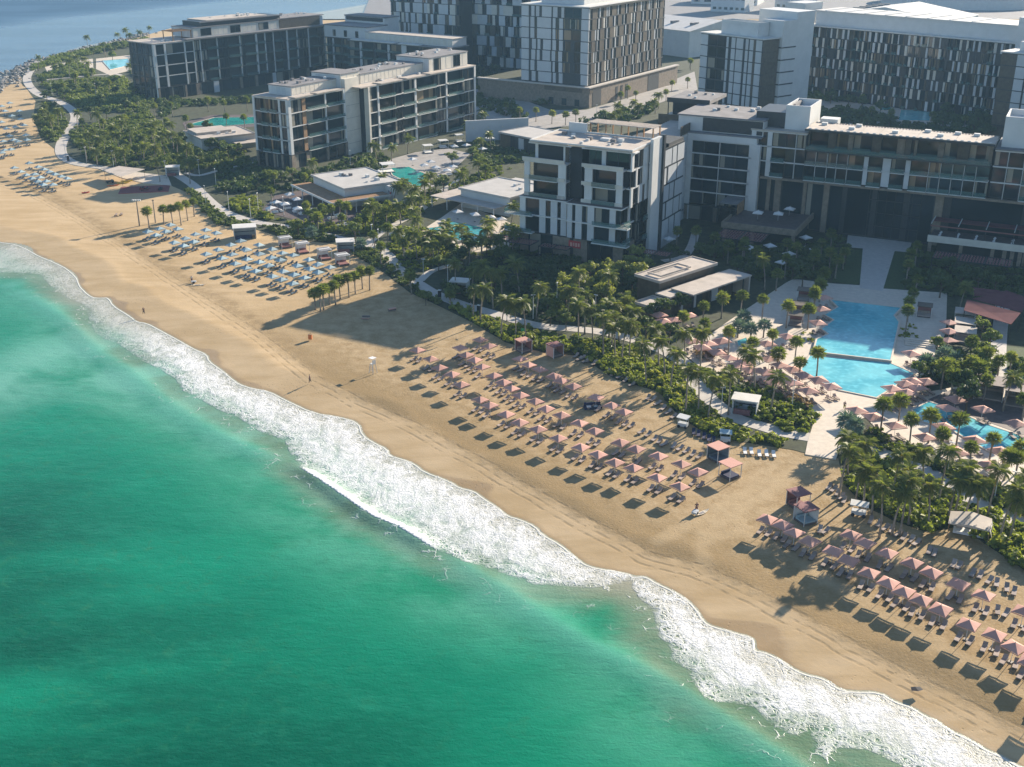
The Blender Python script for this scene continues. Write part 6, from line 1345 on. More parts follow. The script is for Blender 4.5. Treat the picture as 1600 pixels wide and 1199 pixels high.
def lounger_meshes(fab):
    f = MB().box(-1, -.33, .22, 1, -.27, .29, 'lounger_frame').box(-1, .27, .22, 1, .33, .29, 'lounger_frame').box(-1, -.27, .22, -.94, .27, .29, 'lounger_frame').box(.94, -.27, .22, 1, .27, .29, 'lounger_frame')
    for k in range(5): f.box(-.8 + k * .38, -.27, .24, -.7 + k * .38, .27, .275, 'lounger_frame')
    for x in (-.9, .84):
        for y in (-.32, .26): f.box(x, y, 0, x + .06, y + .06, .22, 'lounger_frame')
    m = MB().box(-.28, -.31, .295, .98, .31, .40, fab)
    a = R(34); c, s = math.cos(a), math.sin(a)
    b = MB(); L = .74; th = .1
    P_ = [(-.29, .30), (-.29 - L * c, .30 + L * s), (-.29 - L * c + th * s, .30 + L * s + th * c), (-.29 + th * s, .30 + th * c)]
    b.add([(x, -.31, z) for x, z in P_] + [(x, .31, z) for x, z in P_], [(0, 1, 2, 3), (7, 6, 5, 4), (0, 4, 5, 1), (1, 5, 6, 2), (2, 6, 7, 3), (3, 7, 4, 0)], fab)
    return [('frame', f.mesh('frame')), ('mattress', m.mesh('mattress')), ('backrest', b.mesh('backrest'))]
LG = {'beige': lounger_meshes('mattress_beige'), 'blue': lounger_meshes('mattress_blue'), 'white': lounger_meshes('white_fabric'), 'navy': lounger_meshes('navy_fabric')}
LPROTO = {}
def lounger(kind, x, y, z, rz, label, group):
    if kind not in LPROTO:
        t = thing('sun_lounger', label, 'sun lounger', (x, y, z), rz, group)
        for n, m in LG[kind]: link(n, m, t)
        LPROTO[kind] = t; return t
    return dup(LPROTO[kind], (x, y, z), rz, label, group)
SMALL, SMALL2, NPOOL = [], [], 0
SEAW = R(-126)                                         # towards the water
PINK = crop(600, 500, 4, [(210, 180), (475, 165), (600, 115), (665, 155), (290, 235), (515, 210), (565, 240), (350, 290), (615, 285), (850, 235), (900, 272), (425, 330), (690, 340), (970, 300), (745, 380), (485, 395), (1062, 340), (795, 420), (1110, 370), (1185, 405), (600, 490), (855, 462), (665, 525), (945, 500), (1015, 545), (765, 580), (1110, 585), (850, 630), (965, 672), (1090, 730), (1335, 830), (1445, 880), (1560, 915)]) + \
       crop(900, 560, 4, [(125, 235), (225, 285), (300, 325), (20, 395), (120, 445), (280, 515), (375, 555), (30, 545), (515, 600), (655, 650), (770, 700), (505, 735), (645, 790)])
PINK = [p for i, p in enumerate(PINK) if all(math.dist(p, q) > 6 for q in PINK[:i])]
PINK2 = crop(1140, 760, 3.478, [(205, 168), (290, 198), (355, 243), (440, 288), (560, 340), (645, 390), (660, 253), (740, 298), (860, 352), (760, 460), (860, 510), (950, 560), (1040, 605), (1150, 655), (995, 405), (1095, 455), (1245, 518), (1385, 582), (1300, 740), (1440, 795), (1545, 860), (1600, 668)]) + [(1612, 1030), (1640, 990), (1630, 1085)]
BLUE = crop(200, 280, 4, [(125, 322), (200, 305), (265, 280), (310, 305), (240, 322), (175, 345), (290, 390), (345, 410), (360, 365), (410, 385), (425, 340), (480, 355), (550, 330), (485, 312), (490, 462), (565, 435), (645, 405), (710, 380), (815, 405), (740, 435), (655, 465), (590, 490), (670, 522), (740, 550), (745, 495), (825, 462), (900, 432), (820, 512), (900, 485), (965, 457), (880, 533), (955, 500), (1035, 470), (800, 567), (970, 570), (905, 602), (960, 620), (1030, 645), (1040, 590), (1060, 535), (1130, 497), (1105, 610), (1135, 553), (1190, 525), (1190, 575), (1262, 545)])
FARB = crop(0, 180, 4, [(90, 325), (130, 350), (165, 370), (200, 390), (235, 410), (270, 430), (215, 365), (250, 385), (290, 408), (185, 295), (240, 320), (275, 335), (310, 350), (345, 365), (385, 380), (420, 392), (330, 430)]) + crop(0, 0, 4, [(150, 780), (165, 840), (115, 880), (60, 845), (85, 870), (30, 935), (10, 950), (40, 800), (75, 720), (120, 690), (30, 690), (10, 760), (95, 790), (170, 870), (20, 880), (70, 930), (130, 740), (10, 660), (60, 640)]) + [(-12, 225), (-14, 200), (-20, 180)]
for kind, P_, lms, what, group, two in (('pink', PINK + PINK2, LMB, 'pink', 'pink umbrellas in rows on the beach', 'beige'), ('blue', BLUE, LMB, 'pale blue', 'pale blue umbrellas in rows on the beach', 'blue'), ('blue', FARB, [('the shade sail', (192, 272)), ('the far left path bend', (98, 235)), ('the far left rocks', (10, 140)), ('the left frame edge', (0, 235))], 'small pale blue', 'small pale umbrellas on the far left sand', 'blue')):
    W_ = [G(a, b, 2.65) for a, b in P_]; rk = rank(W_, lms)
    for i, (x, y) in enumerate(W_):
        umbrella(kind, x, y, -0.03, R(46) + random.uniform(-.06, .06), '%s beach umbrella, %s' % (what, rk[i]), group)
        for sd_, nm in ((-1, 'left'), (1, 'right')):
            o = 0.72 + random.uniform(-.06, .12); a = SEAW + random.uniform(-.12, .12)
            if random.random() < 0.04: continue
            lx = x + math.cos(SEAW) * 0.55 - math.sin(SEAW) * o * sd_; ly = y + math.sin(SEAW) * 0.55 + math.cos(SEAW) * o * sd_
            if P_ is FARB: SMALL.append((two, lx, ly, -0.03, a))
            else: lounger(two, lx, ly, -0.03, a, '%s lounger under the %s umbrella %s' % ('right' if sd_ < 0 else 'left', what, rk[i]), 'loungers in pairs under the %s umbrellas' % what)
# loungers without umbrellas
EX = crop(560, 380, 4, [(1360, 712), (1400, 726), (1440, 742), (1480, 757), (1530, 777), (1560, 787), (1590, 800)]) + crop(900, 560, 4, [(20, 12), (60, 25), (110, 40), (200, 90), (230, 105), (270, 122), (310, 145), (350, 172), (450, 255), (480, 265), (510, 290), (545, 320), (575, 345), (610, 372), (410, 468), (450, 485), (490, 512), (520, 527), (550, 545), (610, 557), (650, 572), (690, 588), (730, 607), (770, 622), (345, 430)]) + \
     crop(1140, 760, 3.478, [(540, 12), (565, 25), (585, 45), (605, 65), (620, 85), (765, 195), (810, 212), (845, 235), (880, 245), (915, 265), (945, 285), (985, 298), (1015, 315), (1085, 360), (1112, 372), (1215, 432), (1245, 442), (1320, 482), (1360, 492), (1410, 522), (1450, 535), (1505, 562), (1545, 582), (1455, 685), (1500, 700), (490, 245), (520, 252)])
rk = rank([G(*p) for p in EX], [('the draped beige tent', (1513, 830)), ('the two cabanas on open sand', (1130, 725)), ('the two cabanas at the hedge', (842, 553)), ('the navy daybed', (926, 638)), ('the pair of striped cabanas', (1252, 805)), ('the little white cart', (1067, 665))])
for p, r_ in zip(EX, rk): x, y = G(*p); lounger('beige', x, y, -0.03, SEAW + random.uniform(-.25, .25), 'unshaded lounger on the sand, %s' % r_, 'loose loungers along the hedge')
EX = crop(900, 560, 4, [(1055, 592), (1095, 592), (1145, 607), (1190, 607), (1235, 612)])
for i, p in enumerate(EX): x, y = G(*p); lounger('white', x, y, -0.03, R(-95), 'pale lounger below the round hedge end, %s from the left' % first(i).strip(), 'row of five pale loungers')
EX = crop(900, 560, 4, [(735, 470), (765, 482), (800, 498), (830, 512), (860, 522)])
for i, p in enumerate(EX): x, y = G(*p); lounger('navy', x, y, -0.03, R(-100), 'dark lounger beside the small blue-topped cart, %s from the left' % first(i).strip(), 'row of dark loungers')
# pool parasols
PP = crop(940, 380, 4.444, [(625, 670), (840, 670), (700, 715), (800, 750), (890, 790), (980, 820), (1080, 880), (1165, 800), (1150, 890), (1240, 840), (1330, 870), (1400, 910), (1330, 960), (1510, 940), (1440, 1015), (1290, 640), (1150, 690), (1545, 370), (1530, 450), (1500, 545), (1270, 930), (400, 490), (510, 525), (430, 535), (610, 495), (1030, 870), (1200, 960), (930, 840), (740, 690)]) + \
     crop(1220, 380, 4.21, [(240, 515), (85, 825), (240, 892), (335, 935), (190, 962), (30, 862), (730, 948), (820, 918), (830, 975), (900, 942), (960, 902), (870, 900), (860, 718), (1150, 1018), (1110, 515), (1110, 572), (1105, 632), (1330, 1085), (740, 1000), (960, 742), (500, 1090)]) + crop(1340, 600, 6, [(1200, 240), (1490, 360), (360, 380), (640, 488), (810, 388), (1100, 512), (930, 622), (1230, 748), (1340, 618), (150, 295), (840, 215)])
PP = [p for i, p in enumerate(PP) if all(math.dist(p, q) > 7 for q in PP[:i])]
W_ = [G(a, b, 2.8) for a, b in PP]; rk = rank(W_, LM)
for i, (x, y) in enumerate(W_):
    umbrella('pool', x, y, 0.1, R(20) + random.uniform(-.1, .1), 'pink pool parasol, %s' % rk[i], 'pink parasols around the hotel pools')
    for sd_ in (-1, 1):
        a = R(-75) + random.uniform(-.2, .2); q = ('beige', x + math.cos(a) * .7 - math.sin(a) * .8 * sd_, y + math.sin(a) * .7 + math.cos(a) * .8 * sd_, 0.1, a); NPOOL += 1
        if y < 228 and sd_ > 0: lounger(*q, 'poolside lounger by the parasol %s' % rk[i], 'poolside loungers')
        else: SMALL2.append(q)
def merged(lst, name, label):
    b = MB()
    for k, x, y, z, a in lst:
        ca, sa = math.cos(a), math.sin(a)
        for n, m in LG[k]:
            b.add([(x + v.co.x * ca - v.co.y * sa, y + v.co.x * sa + v.co.y * ca, z + v.co.z) for v in m.vertices], [tuple(p.vertices) for p in m.polygons], m.materials[0].name)
    tag(link(name, b.mesh(name)), label, None, None, 'stuff')
merged(SMALL, 'sun_loungers', 'small blue loungers under the far left umbrellas'); merged(SMALL2, 'sun_loungers', 'further loungers packed under the pink pool parasols')
# white and other parasols
WP = crop(200, 280, 4, [(1010, 90), (1055, 120), (895, 175), (1060, 178), (1320, 220), (1150, 190), (980, 150), (930, 140)]) + crop(400, 200, 3.556, [(680, 238), (970, 183), (935, 203), (1000, 215), (1095, 210), (1060, 232), (1260, 112), (870, 170), (1100, 97), (1170, 92), (1120, 460), (1215, 475), (1305, 492), (1365, 502), (310, 455)]) + crop(1040, 140, 4.28, [(30, 942), (25, 992), (570, 1052), (700, 1037), (940, 982), (930, 1057), (830, 1092), (780, 1147)])
W_ = [G(a, b, 2.7) for a, b in WP]; rk = rank(W_, LM)
for i, (x, y) in enumerate(W_): umbrella('white', x, y, 0.07, R(30) + random.uniform(-.2, .2), 'white square parasol, %s' % rk[i], 'white parasols on terraces')
TP = crop(1040, 140, 4.28, [(620, 815), (755, 822), (830, 790), (855, 745)])
for i, p in enumerate(TP): x, y = G(*p, 7.5); umbrella('white', x, y, 4.8, R(-27), 'white parasol on the raised hotel terrace, %s from the left' % first(i).strip(), 'white parasols on the raised terrace')
def sofa_mesh():
    b = MB().box(-.95, -.4, .1, .95, .4, .42, 'white_fabric').box(-.95, .22, .42, .95, .4, .8, 'white_fabric'); c = MB().box(-.95, -.4, .42, -.8, .21, .62, 'white_fabric').box(.8, -.4, .42, .95, .21, .62, 'white_fabric')
    l = MB()
    for x in (-.9, .84):
        for y in (-.36, .3): l.box(x, y, 0, x + .06, y + .06, .1, 'lounger_frame')
    return [('seat', b.mesh('seat')), ('armrests', c.mesh('armrests')), ('feet', l.mesh('feet'))]
SF = sofa_mesh()
SP = crop(200, 280, 4, [(880, 200), (920, 215), (960, 205), (1000, 190), (1040, 210), (1080, 225), (900, 160), (1010, 160), (1290, 250), (1340, 270), (1370, 290), (1320, 300), (1260, 255), (1360, 240)]) + crop(400, 200, 3.556, [(900, 250), (990, 235), (1040, 250), (1075, 265), (960, 260), (1010, 240), (1110, 250), (1130, 280), (760, 600), (790, 590), (830, 575), (860, 560), (960, 630), (1010, 650), (1130, 640)])
rk = rank([G(*p) for p in SP], LM); sp0 = None
for p, r_ in zip(SP, rk):
    x, y = G(*p); lb_ = 'white lounge sofa on a terrace, %s' % r_
    if sp0 is None:
        sp0 = thing('sofa', lb_, 'sofa', (x, y, 0.07), random.uniform(0, 6), 'white terrace sofas')
        for n, m in SF: link(n, m, sp0)
    else: dup(sp0, (x, y, 0.07), random.choice((0.5, 2.1, 3.6, 5.2)), lb_, 'white terrace sofas')
# cafe tables and chairs of the shaded restaurant terrace
tm = [('tabletop', MB().box(-.4, -.4, .71, .4, .4, .75, 'white_paint').mesh('tabletop')), ('pedestal', MB().tube([(0, 0, 0), (0, 0, .71)], .05, 'dark_metal', 6).box(-.25, -.25, 0, .25, .25, .03, 'dark_metal').mesh('pedestal'))]
cm = [('seat', MB().box(-.22, -.22, .42, .22, .22, .47, 'white_fabric').mesh('seat')), ('backrest', MB().box(-.22, .18, .47, .22, .22, .85, 'white_fabric').mesh('backrest'))]
lgm = MB().box(-.02, -.02, 0, .02, .02, .42, 'dark_metal').mesh('leg')
M0 = HOTEL.root.matrix_basis
tb0 = ch0 = None
for i in range(9):
    for j in range(2):
        w = M0 @ Vector((REST[0] + 2.5 + i * 4.6, -7.4 + j * 3.0, 4.7)); dl = '%s table from the left, %s row, upper restaurant terrace' % (first(i).strip(), 'outer' if j == 0 else 'inner')
        if tb0 is None:
            tb0 = thing('cafe_table', dl, 'table', w, R(-26), 'tables on the upper restaurant terrace'); [link(n, m, tb0) for n, m in tm]
        else: dup(tb0, w, R(-26), dl, 'tables on the upper restaurant terrace')
        for s_, nm in ((0, 'seaward'), (math.pi, 'inner')):
            q = w + Vector((math.cos(R(-26) + s_ + math.pi / 2) * .75, math.sin(R(-26) + s_ + math.pi / 2) * .75, 0)); dl2 = '%s chair at the %s' % ('seaward' if s_ else 'rear', dl)
            if ch0 is None:
                ch0 = thing('chair', dl2, 'chair', q, R(-26), 'chairs on the upper restaurant terrace'); [link(n, m, ch0) for n, m in cm]
                for ax in (-.19, .19):
                    for ay in (-.19, .19): link('leg', lgm, ch0, (ax, ay, 0))
            else: dup(ch0, q, R(-26) + s_, dl2, 'chairs on the upper restaurant terrace')

# ------------------------------------------------------------------ cabanas, kiosks, tents
def cabana(px, label, roof, curtain, bed_, rz, w=2.7, h=2.55, group=None, sides=(0, 1), slat=False):
    x, y = G(*px); t = thing('cabana', label, 'cabana', (x, y, -0.02), R(rz), group); s = w / 2
    for a, b_ in ((-s, -s), (s - .1, -s), (s - .1, s - .1), (-s, s - .1)): link('post', MB().box(a, b_, 0, a + .1, b_ + .1, h, 'pole_white').mesh('post'), t)
    r = MB().box(-s - .1, -s - .1, h, s + .1, s + .1, h + .14, roof)
    link('roof', r.mesh('roof'), t)
    if slat:
        for k in range(3): link('roof_panel', MB().box(-s + .1, -s + .15 + k * w * .32, h + .145, s - .1, -s + .15 + k * w * .32 + w * .22, h + .2, 'white_fabric' if k % 2 else 'roof_grey').mesh('roof_panel'), t)
    for k in sides:
        b = MB()
        if k == 0: b.box(-s + .12, s - .06, .1, s - .12, s - .03, h - .02, curtain)
        if k == 1: b.box(s - .06, -s + .12, .1, s - .03, s - .12, h - .02, curtain)
        if k == 2: b.box(-s + .03, -s + .12, .1, -s + .06, s - .12, h - .02, curtain)
        link('curtain', b.mesh('curtain'), t)
    link('platform', MB().box(-s + .12, -s + .12, .05, s - .12, s - .12, .35, 'deck_dark').mesh('platform'), t)
    link('mattress', MB().box(-s + .25, -s + .2, .35, s - .25, s - .3, .55, bed_).mesh('mattress'), t)
    link('cushion', MB().box(-s + .3, s - .6, .55, s - .3, s - .32, .95, bed_).mesh('cushion'), t)
    return t
cabana((818, 549), 'pink-roofed cabana at the hedge, the left of the pair', 'pink_fabric', 'pink_dark', 'mattress_beige', 35, group='pink cabanas on the beach')
cabana((867, 556), 'darker pink-striped cabana at the hedge, the right of the pair', 'pink_dark', 'pink_fabric', 'mattress_beige', 35, group='pink cabanas on the beach', sides=(0, 1, 2))
cabana((1121, 718), 'pink-roofed cabana with grey curtains on open sand, upper of two', 'pink_fabric', 'mattress_blue', 'mattress_blue', 35, group='pink cabanas on the beach')
cabana((1140, 745), 'pink-roofed cabana with a navy bed on open sand, lower of two', 'pink_fabric', 'white_fabric', 'navy_fabric', 35, group='pink cabanas on the beach', sides=())
cabana((1246, 791), 'cabana with a brown-pink bed behind the one with the blue bed', 'pink_dark', 'pink_dark', 'pink_dark', 25, group='pink cabanas on the beach', sides=(0,))
cabana((1258, 815), 'cabana with a pale blue bed beside the front umbrellas', 'pink_dark', 'white_fabric', 'blue_fabric', 25, group='pink cabanas on the beach', sides=(0, 1))
for i, p in enumerate(crop(200, 280, 4, [(985, 425), (1092, 460), (1230, 500), (1342, 535)])):
    cabana(p, 'white slatted bed cabana beside the blue umbrellas, %s from the left' % first(i).strip(), 'white_paint', 'white_fabric', 'pink_dark', 28, 3.1, 2.8, 'white bed cabanas beside the blue umbrellas', (0,), True)
for i, (p, w) in enumerate(zip(crop(400, 200, 3.556, [(730, 245), (955, 140), (1040, 112), (1285, 65), (1300, 100), (1130, 80)]), (4.6, 3.4, 3.4, 3, 3, 3))):
    cabana(p, 'white pergola cabana by the teal rear pool, %s by distance from the restaurant' % first(i).strip(), 'white_paint', 'white_fabric', 'white_fabric', 20, w, 3.0, 'white pergolas by the rear teal pool', ())
for i, p in enumerate(crop(1220, 380, 4.21, [(150, 375), (110, 470), (95, 540), (940, 480)])):
    cabana(p, ('brown pool cabana left of the upper pool, %s from the back' % first(i).strip()) if i < 3 else 'brown pool cabana right of the upper pool behind palms', 'bronze_screen', 'pink_dark', 'mattress_beige', -20, 3.2, 2.7, 'brown cabanas beside the upper pool', (0,))
for i, p in enumerate(crop(1220, 380, 4.21, [(1365, 1010), (1560, 1060)])):
    cabana(p, 'dark pavilion cabana at the back of the right pool, %s one' % ('left' if i == 0 else 'right'), 'deck_dark', 'stone_clad', 'mattress_beige', -24, 5.2, 3.4, 'dark cabanas behind the right pool', (0, 1))
for i, p in enumerate(crop(1220, 380, 4.21, [(1205, 520), (1205, 585), (1205, 645)])):
    cabana(p, 'brown flat-topped daybed cabana right of the pink parasol trio, %s from the back' % first(i).strip(), 'roof_beige', 'pink_dark', 'mattress_beige', -22, 4.4, 2.6, 'three brown cabanas right of the upper pool', ())
def kiosk(px, label, rz, w=4.2, d=3.2, h=3.0, counter='pink_dark'):
    x, y = G(*px); t = thing('kiosk', label, 'kiosk', (x, y, 0.02), R(rz))
    link('back_wall', MB().box(-w / 2, d / 2 - .15, 0, w / 2, d / 2, h, 'white_paint').mesh('back_wall'), t); link('side_wall', MB().box(w / 2 - .15, -d / 2, 0, w / 2, d / 2 - .16, h, 'white_panel').mesh('side_wall'), t); link('side_wall', MB().box(-w / 2, -d / 2 + 1, 0, -w / 2 + .15, d / 2 - .16, h, 'white_panel').mesh('side_wall'), t)
    link('roof', MB().box(-w / 2 - .25, -d / 2 - .25, h, w / 2 + .25, d / 2 + .25, h + .22, 'roof_white').mesh('roof'), t); link('counter', MB().box(-w / 2 + .3, -d / 2 + .2, .02, w / 2 - 1.2, -d / 2 + .7, 1.05, counter).mesh('counter'), t)
    link('post', MB().box(-w / 2, -d / 2, 0, -w / 2 + .12, -d / 2 + .12, h, 'white_paint').mesh('post'), t); link('shelf', MB().box(-w / 2 + .4, d / 2 - .6, 1.2, w / 2 - .4, d / 2 - .17, 1.3, 'navy_fabric').mesh('shelf'), t)
kiosk((383, 371), 'big white kiosk with a dark open front among the blue umbrellas', 15, 6.2, 4.2, 3.2, 'navy_fabric')
kiosk((540, 393), 'white kiosk with open front beside the white bed cabanas', 10, 4.6, 3.6)
kiosk((719, 457), 'white kiosk with a red board on the curving promenade', -12)
kiosk((1164, 645), 'white kiosk with a pink wall facing the sand by the palms', -20, 4.6)
kiosk((271, 274), 'small white kiosk at the edge of the left sand', 10, 4.4, 3.6)
def cart(px, label, top, rz, w=2.2):
    x, y = G(*px); t = thing('shade_cart', label, 'cart', (x, y, -0.02), R(rz))
    link('body', MB().box(-w * .4, -.5, .35, w * .4, .5, 1.0, 'white_panel').mesh('body'), t); link('canopy', MB().add([(-w / 2, -.8, 2.1), (w / 2, -.8, 2.0), (w / 2, .8, 2.2), (-w / 2, .8, 2.3), (-w / 2, -.8, 2.18), (w / 2, -.8, 2.08), (w / 2, .8, 2.28), (-w / 2, .8, 2.38)], [(0, 3, 2, 1), (4, 5, 6, 7), (0, 1, 5, 4), (1, 2, 6, 5), (2, 3, 7, 6), (3, 0, 4, 7)], top).mesh('canopy'), t)
    for a in (-w * .4, w * .38):
        for b_ in (-.5, .46): link('post', MB().box(a, b_, 1.0, a + .04, b_ + .04, 2.12, 'pole_white').mesh('post'), t)
    for a in (-w * .3, w * .3): link('wheel', MB().tube([(a, -.56, .3), (a, -.5, .3)], .3, 'cloth_dark', 10).tube([(a, .5, .3), (a, .56, .3)], .3, 'cloth_dark', 10).mesh('wheel'), t)
cart((1067, 668), 'small white-topped cart at the hedge above the loungers', 'white_fabric', -30); cart((1133, 692), 'small blue-topped cart at the hedge by the dark loungers', 'blue_fabric', -10); cart((1341, 806), 'white-topped cart beside the palms at the right hedge', 'white_fabric', -20, 2.8)
# draped tent
x, y = G(1512, 838); t = thing('beach_tent', 'beige draped tent with tied white curtains against the right hedge', 'tent', (x, y, 0), R(-24))
link('roof', MB().add([(-3, -2, 2.6), (0, -2.1, 3.0), (3, -2, 2.6), (-3, 2, 2.7), (0, 2.1, 3.2), (3, 2, 2.7), (-3, -2, 2.5), (3, -2, 2.5), (3, 2, 2.6), (-3, 2, 2.6)], [(0, 1, 4, 3), (1, 2, 5, 4), (6, 9, 8, 7), (0, 6, 7, 2, 1), (3, 4, 5, 8, 9), (0, 3, 9, 6), (2, 7, 8, 5)], 'roof_beige').mesh('roof'), t)
for a in (-2.9, 2.8):
    for b_ in (-1.9, 1.8): link('post', MB().box(a, b_, 0, a + .1, b_ + .1, 2.55, 'timber').mesh('post'), t)
for b_ in (-1.7, 0.2, 1.5): link('curtain', MB().add([(2.95, b_, 2.5), (2.95, b_ + .9, 2.5), (3.3, b_ + .55, 1.2), (3.3, b_ + .35, 1.2), (3.5, b_ + .8, 0), (3.5, b_ + .1, 0)], [(0, 1, 2, 3), (3, 2, 4, 5)], 'white_fabric').mesh('curtain'), t)
link('daybed', MB().box(-2.2, 0, .1, 2.2, 1.6, .5, 'white_fabric').mesh('daybed'), t); link('cushion', MB().box(-1.8, 1.1, .5, -.9, 1.5, .9, 'mattress_beige').box(.6, 1.1, .5, 1.5, 1.5, .9, 'mattress_beige').mesh('cushion'), t)
x, y = G(926, 638); t = thing('daybed', 'navy daybed with heaped towels between pink umbrellas', 'daybed', (x, y, 0), R(10))
link('platform', MB().box(-1.7, -.7, 0, 1.7, .7, .4, 'navy_fabric').mesh('platform'), t); link('cushion', MB().box(-1.6, .3, .4, 1.6, .68, 1.0, 'navy_fabric').mesh('cushion'), t); link('towels', MB().box(-1.2, -.5, .4, -.4, .1, .62, 'white_fabric').box(.2, -.4, .4, .9, .2, .55, 'blue_fabric').mesh('towels'), t)
# shade sail and water-sport gear on the left sand
zs = 3.2; q = [G(*p, zs) for p in ((162, 266), (190, 276), (226, 264.5), (186, 259.5))]; c0 = (sum(p[0] for p in q) / 4, sum(p[1] for p in q) / 4)
t = thing('shade_sail', 'flat sand-coloured shade sail on poles over the water-sport corner', 'shade sail', (c0[0], c0[1], 0))
L_ = [(p[0] - c0[0], p[1] - c0[1]) for p in q]; link('sail', MB().prism(L_, zs - .06, zs, 'roof_beige').mesh('sail'), t)
for a, b_ in L_: link('pole', MB().tube([(a * .97, b_ * .97, 0), (a * .97, b_ * .97, zs - .06)], .07, 'timber', 6).mesh('pole'), t)
def hull(L, w, h, m, open_=True):
    b = MB(); n = 10; V = []
    for i in range(n + 1):
        u = -1 + 2 * i / n; hw = w / 2 * max(0.02, (1 - abs(u) ** 2.4)); kz = 0.12 * abs(u) ** 3 * L * .4
        V += [(u * L / 2, -hw, h + kz), (u * L / 2, -hw * .55, kz), (u * L / 2, hw * .55, kz), (u * L / 2, hw, h + kz), (u * L / 2, 0, h * (.75 if abs(u) < .7 else 1) + kz)]
    F = []
    for i in range(n):
        a = i * 5; c = a + 5; F += [(a, c, c + 1, a + 1), (a + 1, c + 1, c + 2, a + 2), (a + 2, c + 2, c + 3, a + 3), (a + 3, c + 3, c + 4, a + 4), (a + 4, c + 4, c, a)]
    return b.add(V, F, m).mesh('hull')
def kayak(px, label, m, rz, L=4.0):
    x, y = G(*px); t = thing('kayak', label, 'kayak', (x, y, 0), R(rz), 'kayaks on the left sand'); link('hull', hull(L, .8, .35, m), t)
    link('seat', MB().box(-.3, -.22, .26, .3, .22, .34, 'cloth_dark').box(-.34, -.22, .34, -.28, .22, .6, 'cloth_dark').mesh('seat'), t)
    link('paddle', MB().tube([(-1, .25, .42), (1, -.2, .42)], .02, 'pole_white', 5).box(.95, -.3, .41, 1.3, -.12, .43, m).box(-1.3, .16, .41, -.95, .34, .43, m).mesh('paddle'), t)
kayak((192, 287), 'yellow kayak below the shade sail', 'yellow_plastic', 20); kayak((198, 284), 'second yellow kayak tight against the shade sail', 'yellow_plastic', 24); kayak((177, 291), 'orange kayak lying beside the yellow ones', 'orange_plastic', 28); kayak((134, 302), 'small red kayak alone on the sand left of the shade sail', 'red_plastic', 40, 2.6)
x, y = G(172, 286); t = thing('beach_buggy', 'grey beach buggy parked by the kayaks', 'buggy', (x, y, 0), R(25))
link('body', MB().box(-1.3, -.7, .4, 1.3, .7, .85, 'dark_metal').add([(.4, -.65, .85), (1.2, -.65, .85), (1.2, .65, .85), (.4, .65, .85), (.5, -.6, 1.1), (1.1, -.6, 1.0), (1.1, .6, 1.0), (.5, .6, 1.1)], [(4, 5, 6, 7), (0, 1, 5, 4), (1, 2, 6, 5), (2, 3, 7, 6), (3, 0, 4, 7)], 'roof_grey').mesh('body'), t)
link('roll_bar', MB().tube([(-.2, -.65, .85), (-.2, -.65, 1.7), (-.2, .65, 1.7), (-.2, .65, .85)], .05, 'pole_white', 5).mesh('roll_bar'), t)
for a in (-.85, .85):
    for b_ in (-.85, .7): link('wheel', MB().tube([(a, b_, .35), (a, b_ + .16, .35)], .35, 'cloth_dark', 10).mesh('wheel'), t)
x, y = G(226, 296); t = thing('play_mat', 'dark red rubber mat on the sand right of the kayaks', 'mat', (x, y, 0), R(12)); link('mat', MB().box(-8, -5, -.02, 8, 5, .05, 'red_mat').mesh('mat'), t)
for k in range(4): link('edge_strip', MB().box(-8 + k * 4.01, -5.15, -.02, -4.1 + k * 4.01, -5.01, .09, 'red_plastic').mesh('edge_strip'), t)
def jet(px, label, m, rz):
    x, y = G(*px); t = thing('jet_ski', label, 'jet ski', (x, y, .05), R(rz), 'jet skis on the red mat'); link('hull', hull(3.0, 1.2, .5, m), t)
    link('seat', MB().box(-1.0, -.25, .5, .3, .25, .85, 'cloth_dark').mesh('seat'), t); link('handlebar', MB().tube([(.4, 0, .5), (.25, 0, 1.0)], .06, 'cloth_dark', 5).tube([(.25, -.35, 1.0), (.25, .35, 1.0)], .03, 'cloth_dark', 5).mesh('handlebar'), t)
jet((224, 296), 'red jet ski at the left of the red mat', 'red_plastic', 60); jet((230, 297), 'dark red jet ski next to the red one on the mat', 'pink_dark', 70); jet((251, 297), 'black jet ski at the right end of the red mat', 'cloth_dark', 80)
for i, p in enumerate(((181, 338), (189, 337))):
    x, y = G(*p); t = thing('deck_chair', 'pale low chair alone on the sand below the mast shadow, %s one' % ('left', 'right')[i], 'chair', (x, y, 0), R(-120), 'two pale chairs on open sand')
    link('seat', MB().box(-.35, -.35, .3, .35, .35, .4, 'mattress_beige').mesh('seat'), t); link('backrest', MB().box(-.35, .3, .4, .35, .42, .95, 'mattress_beige').mesh('backrest'), t); link('legs', MB().box(-.33, -.33, 0, -.25, .33, .3, 'timber').box(.25, -.33, 0, .33, .33, .3, 'timber').mesh('legs'), t)
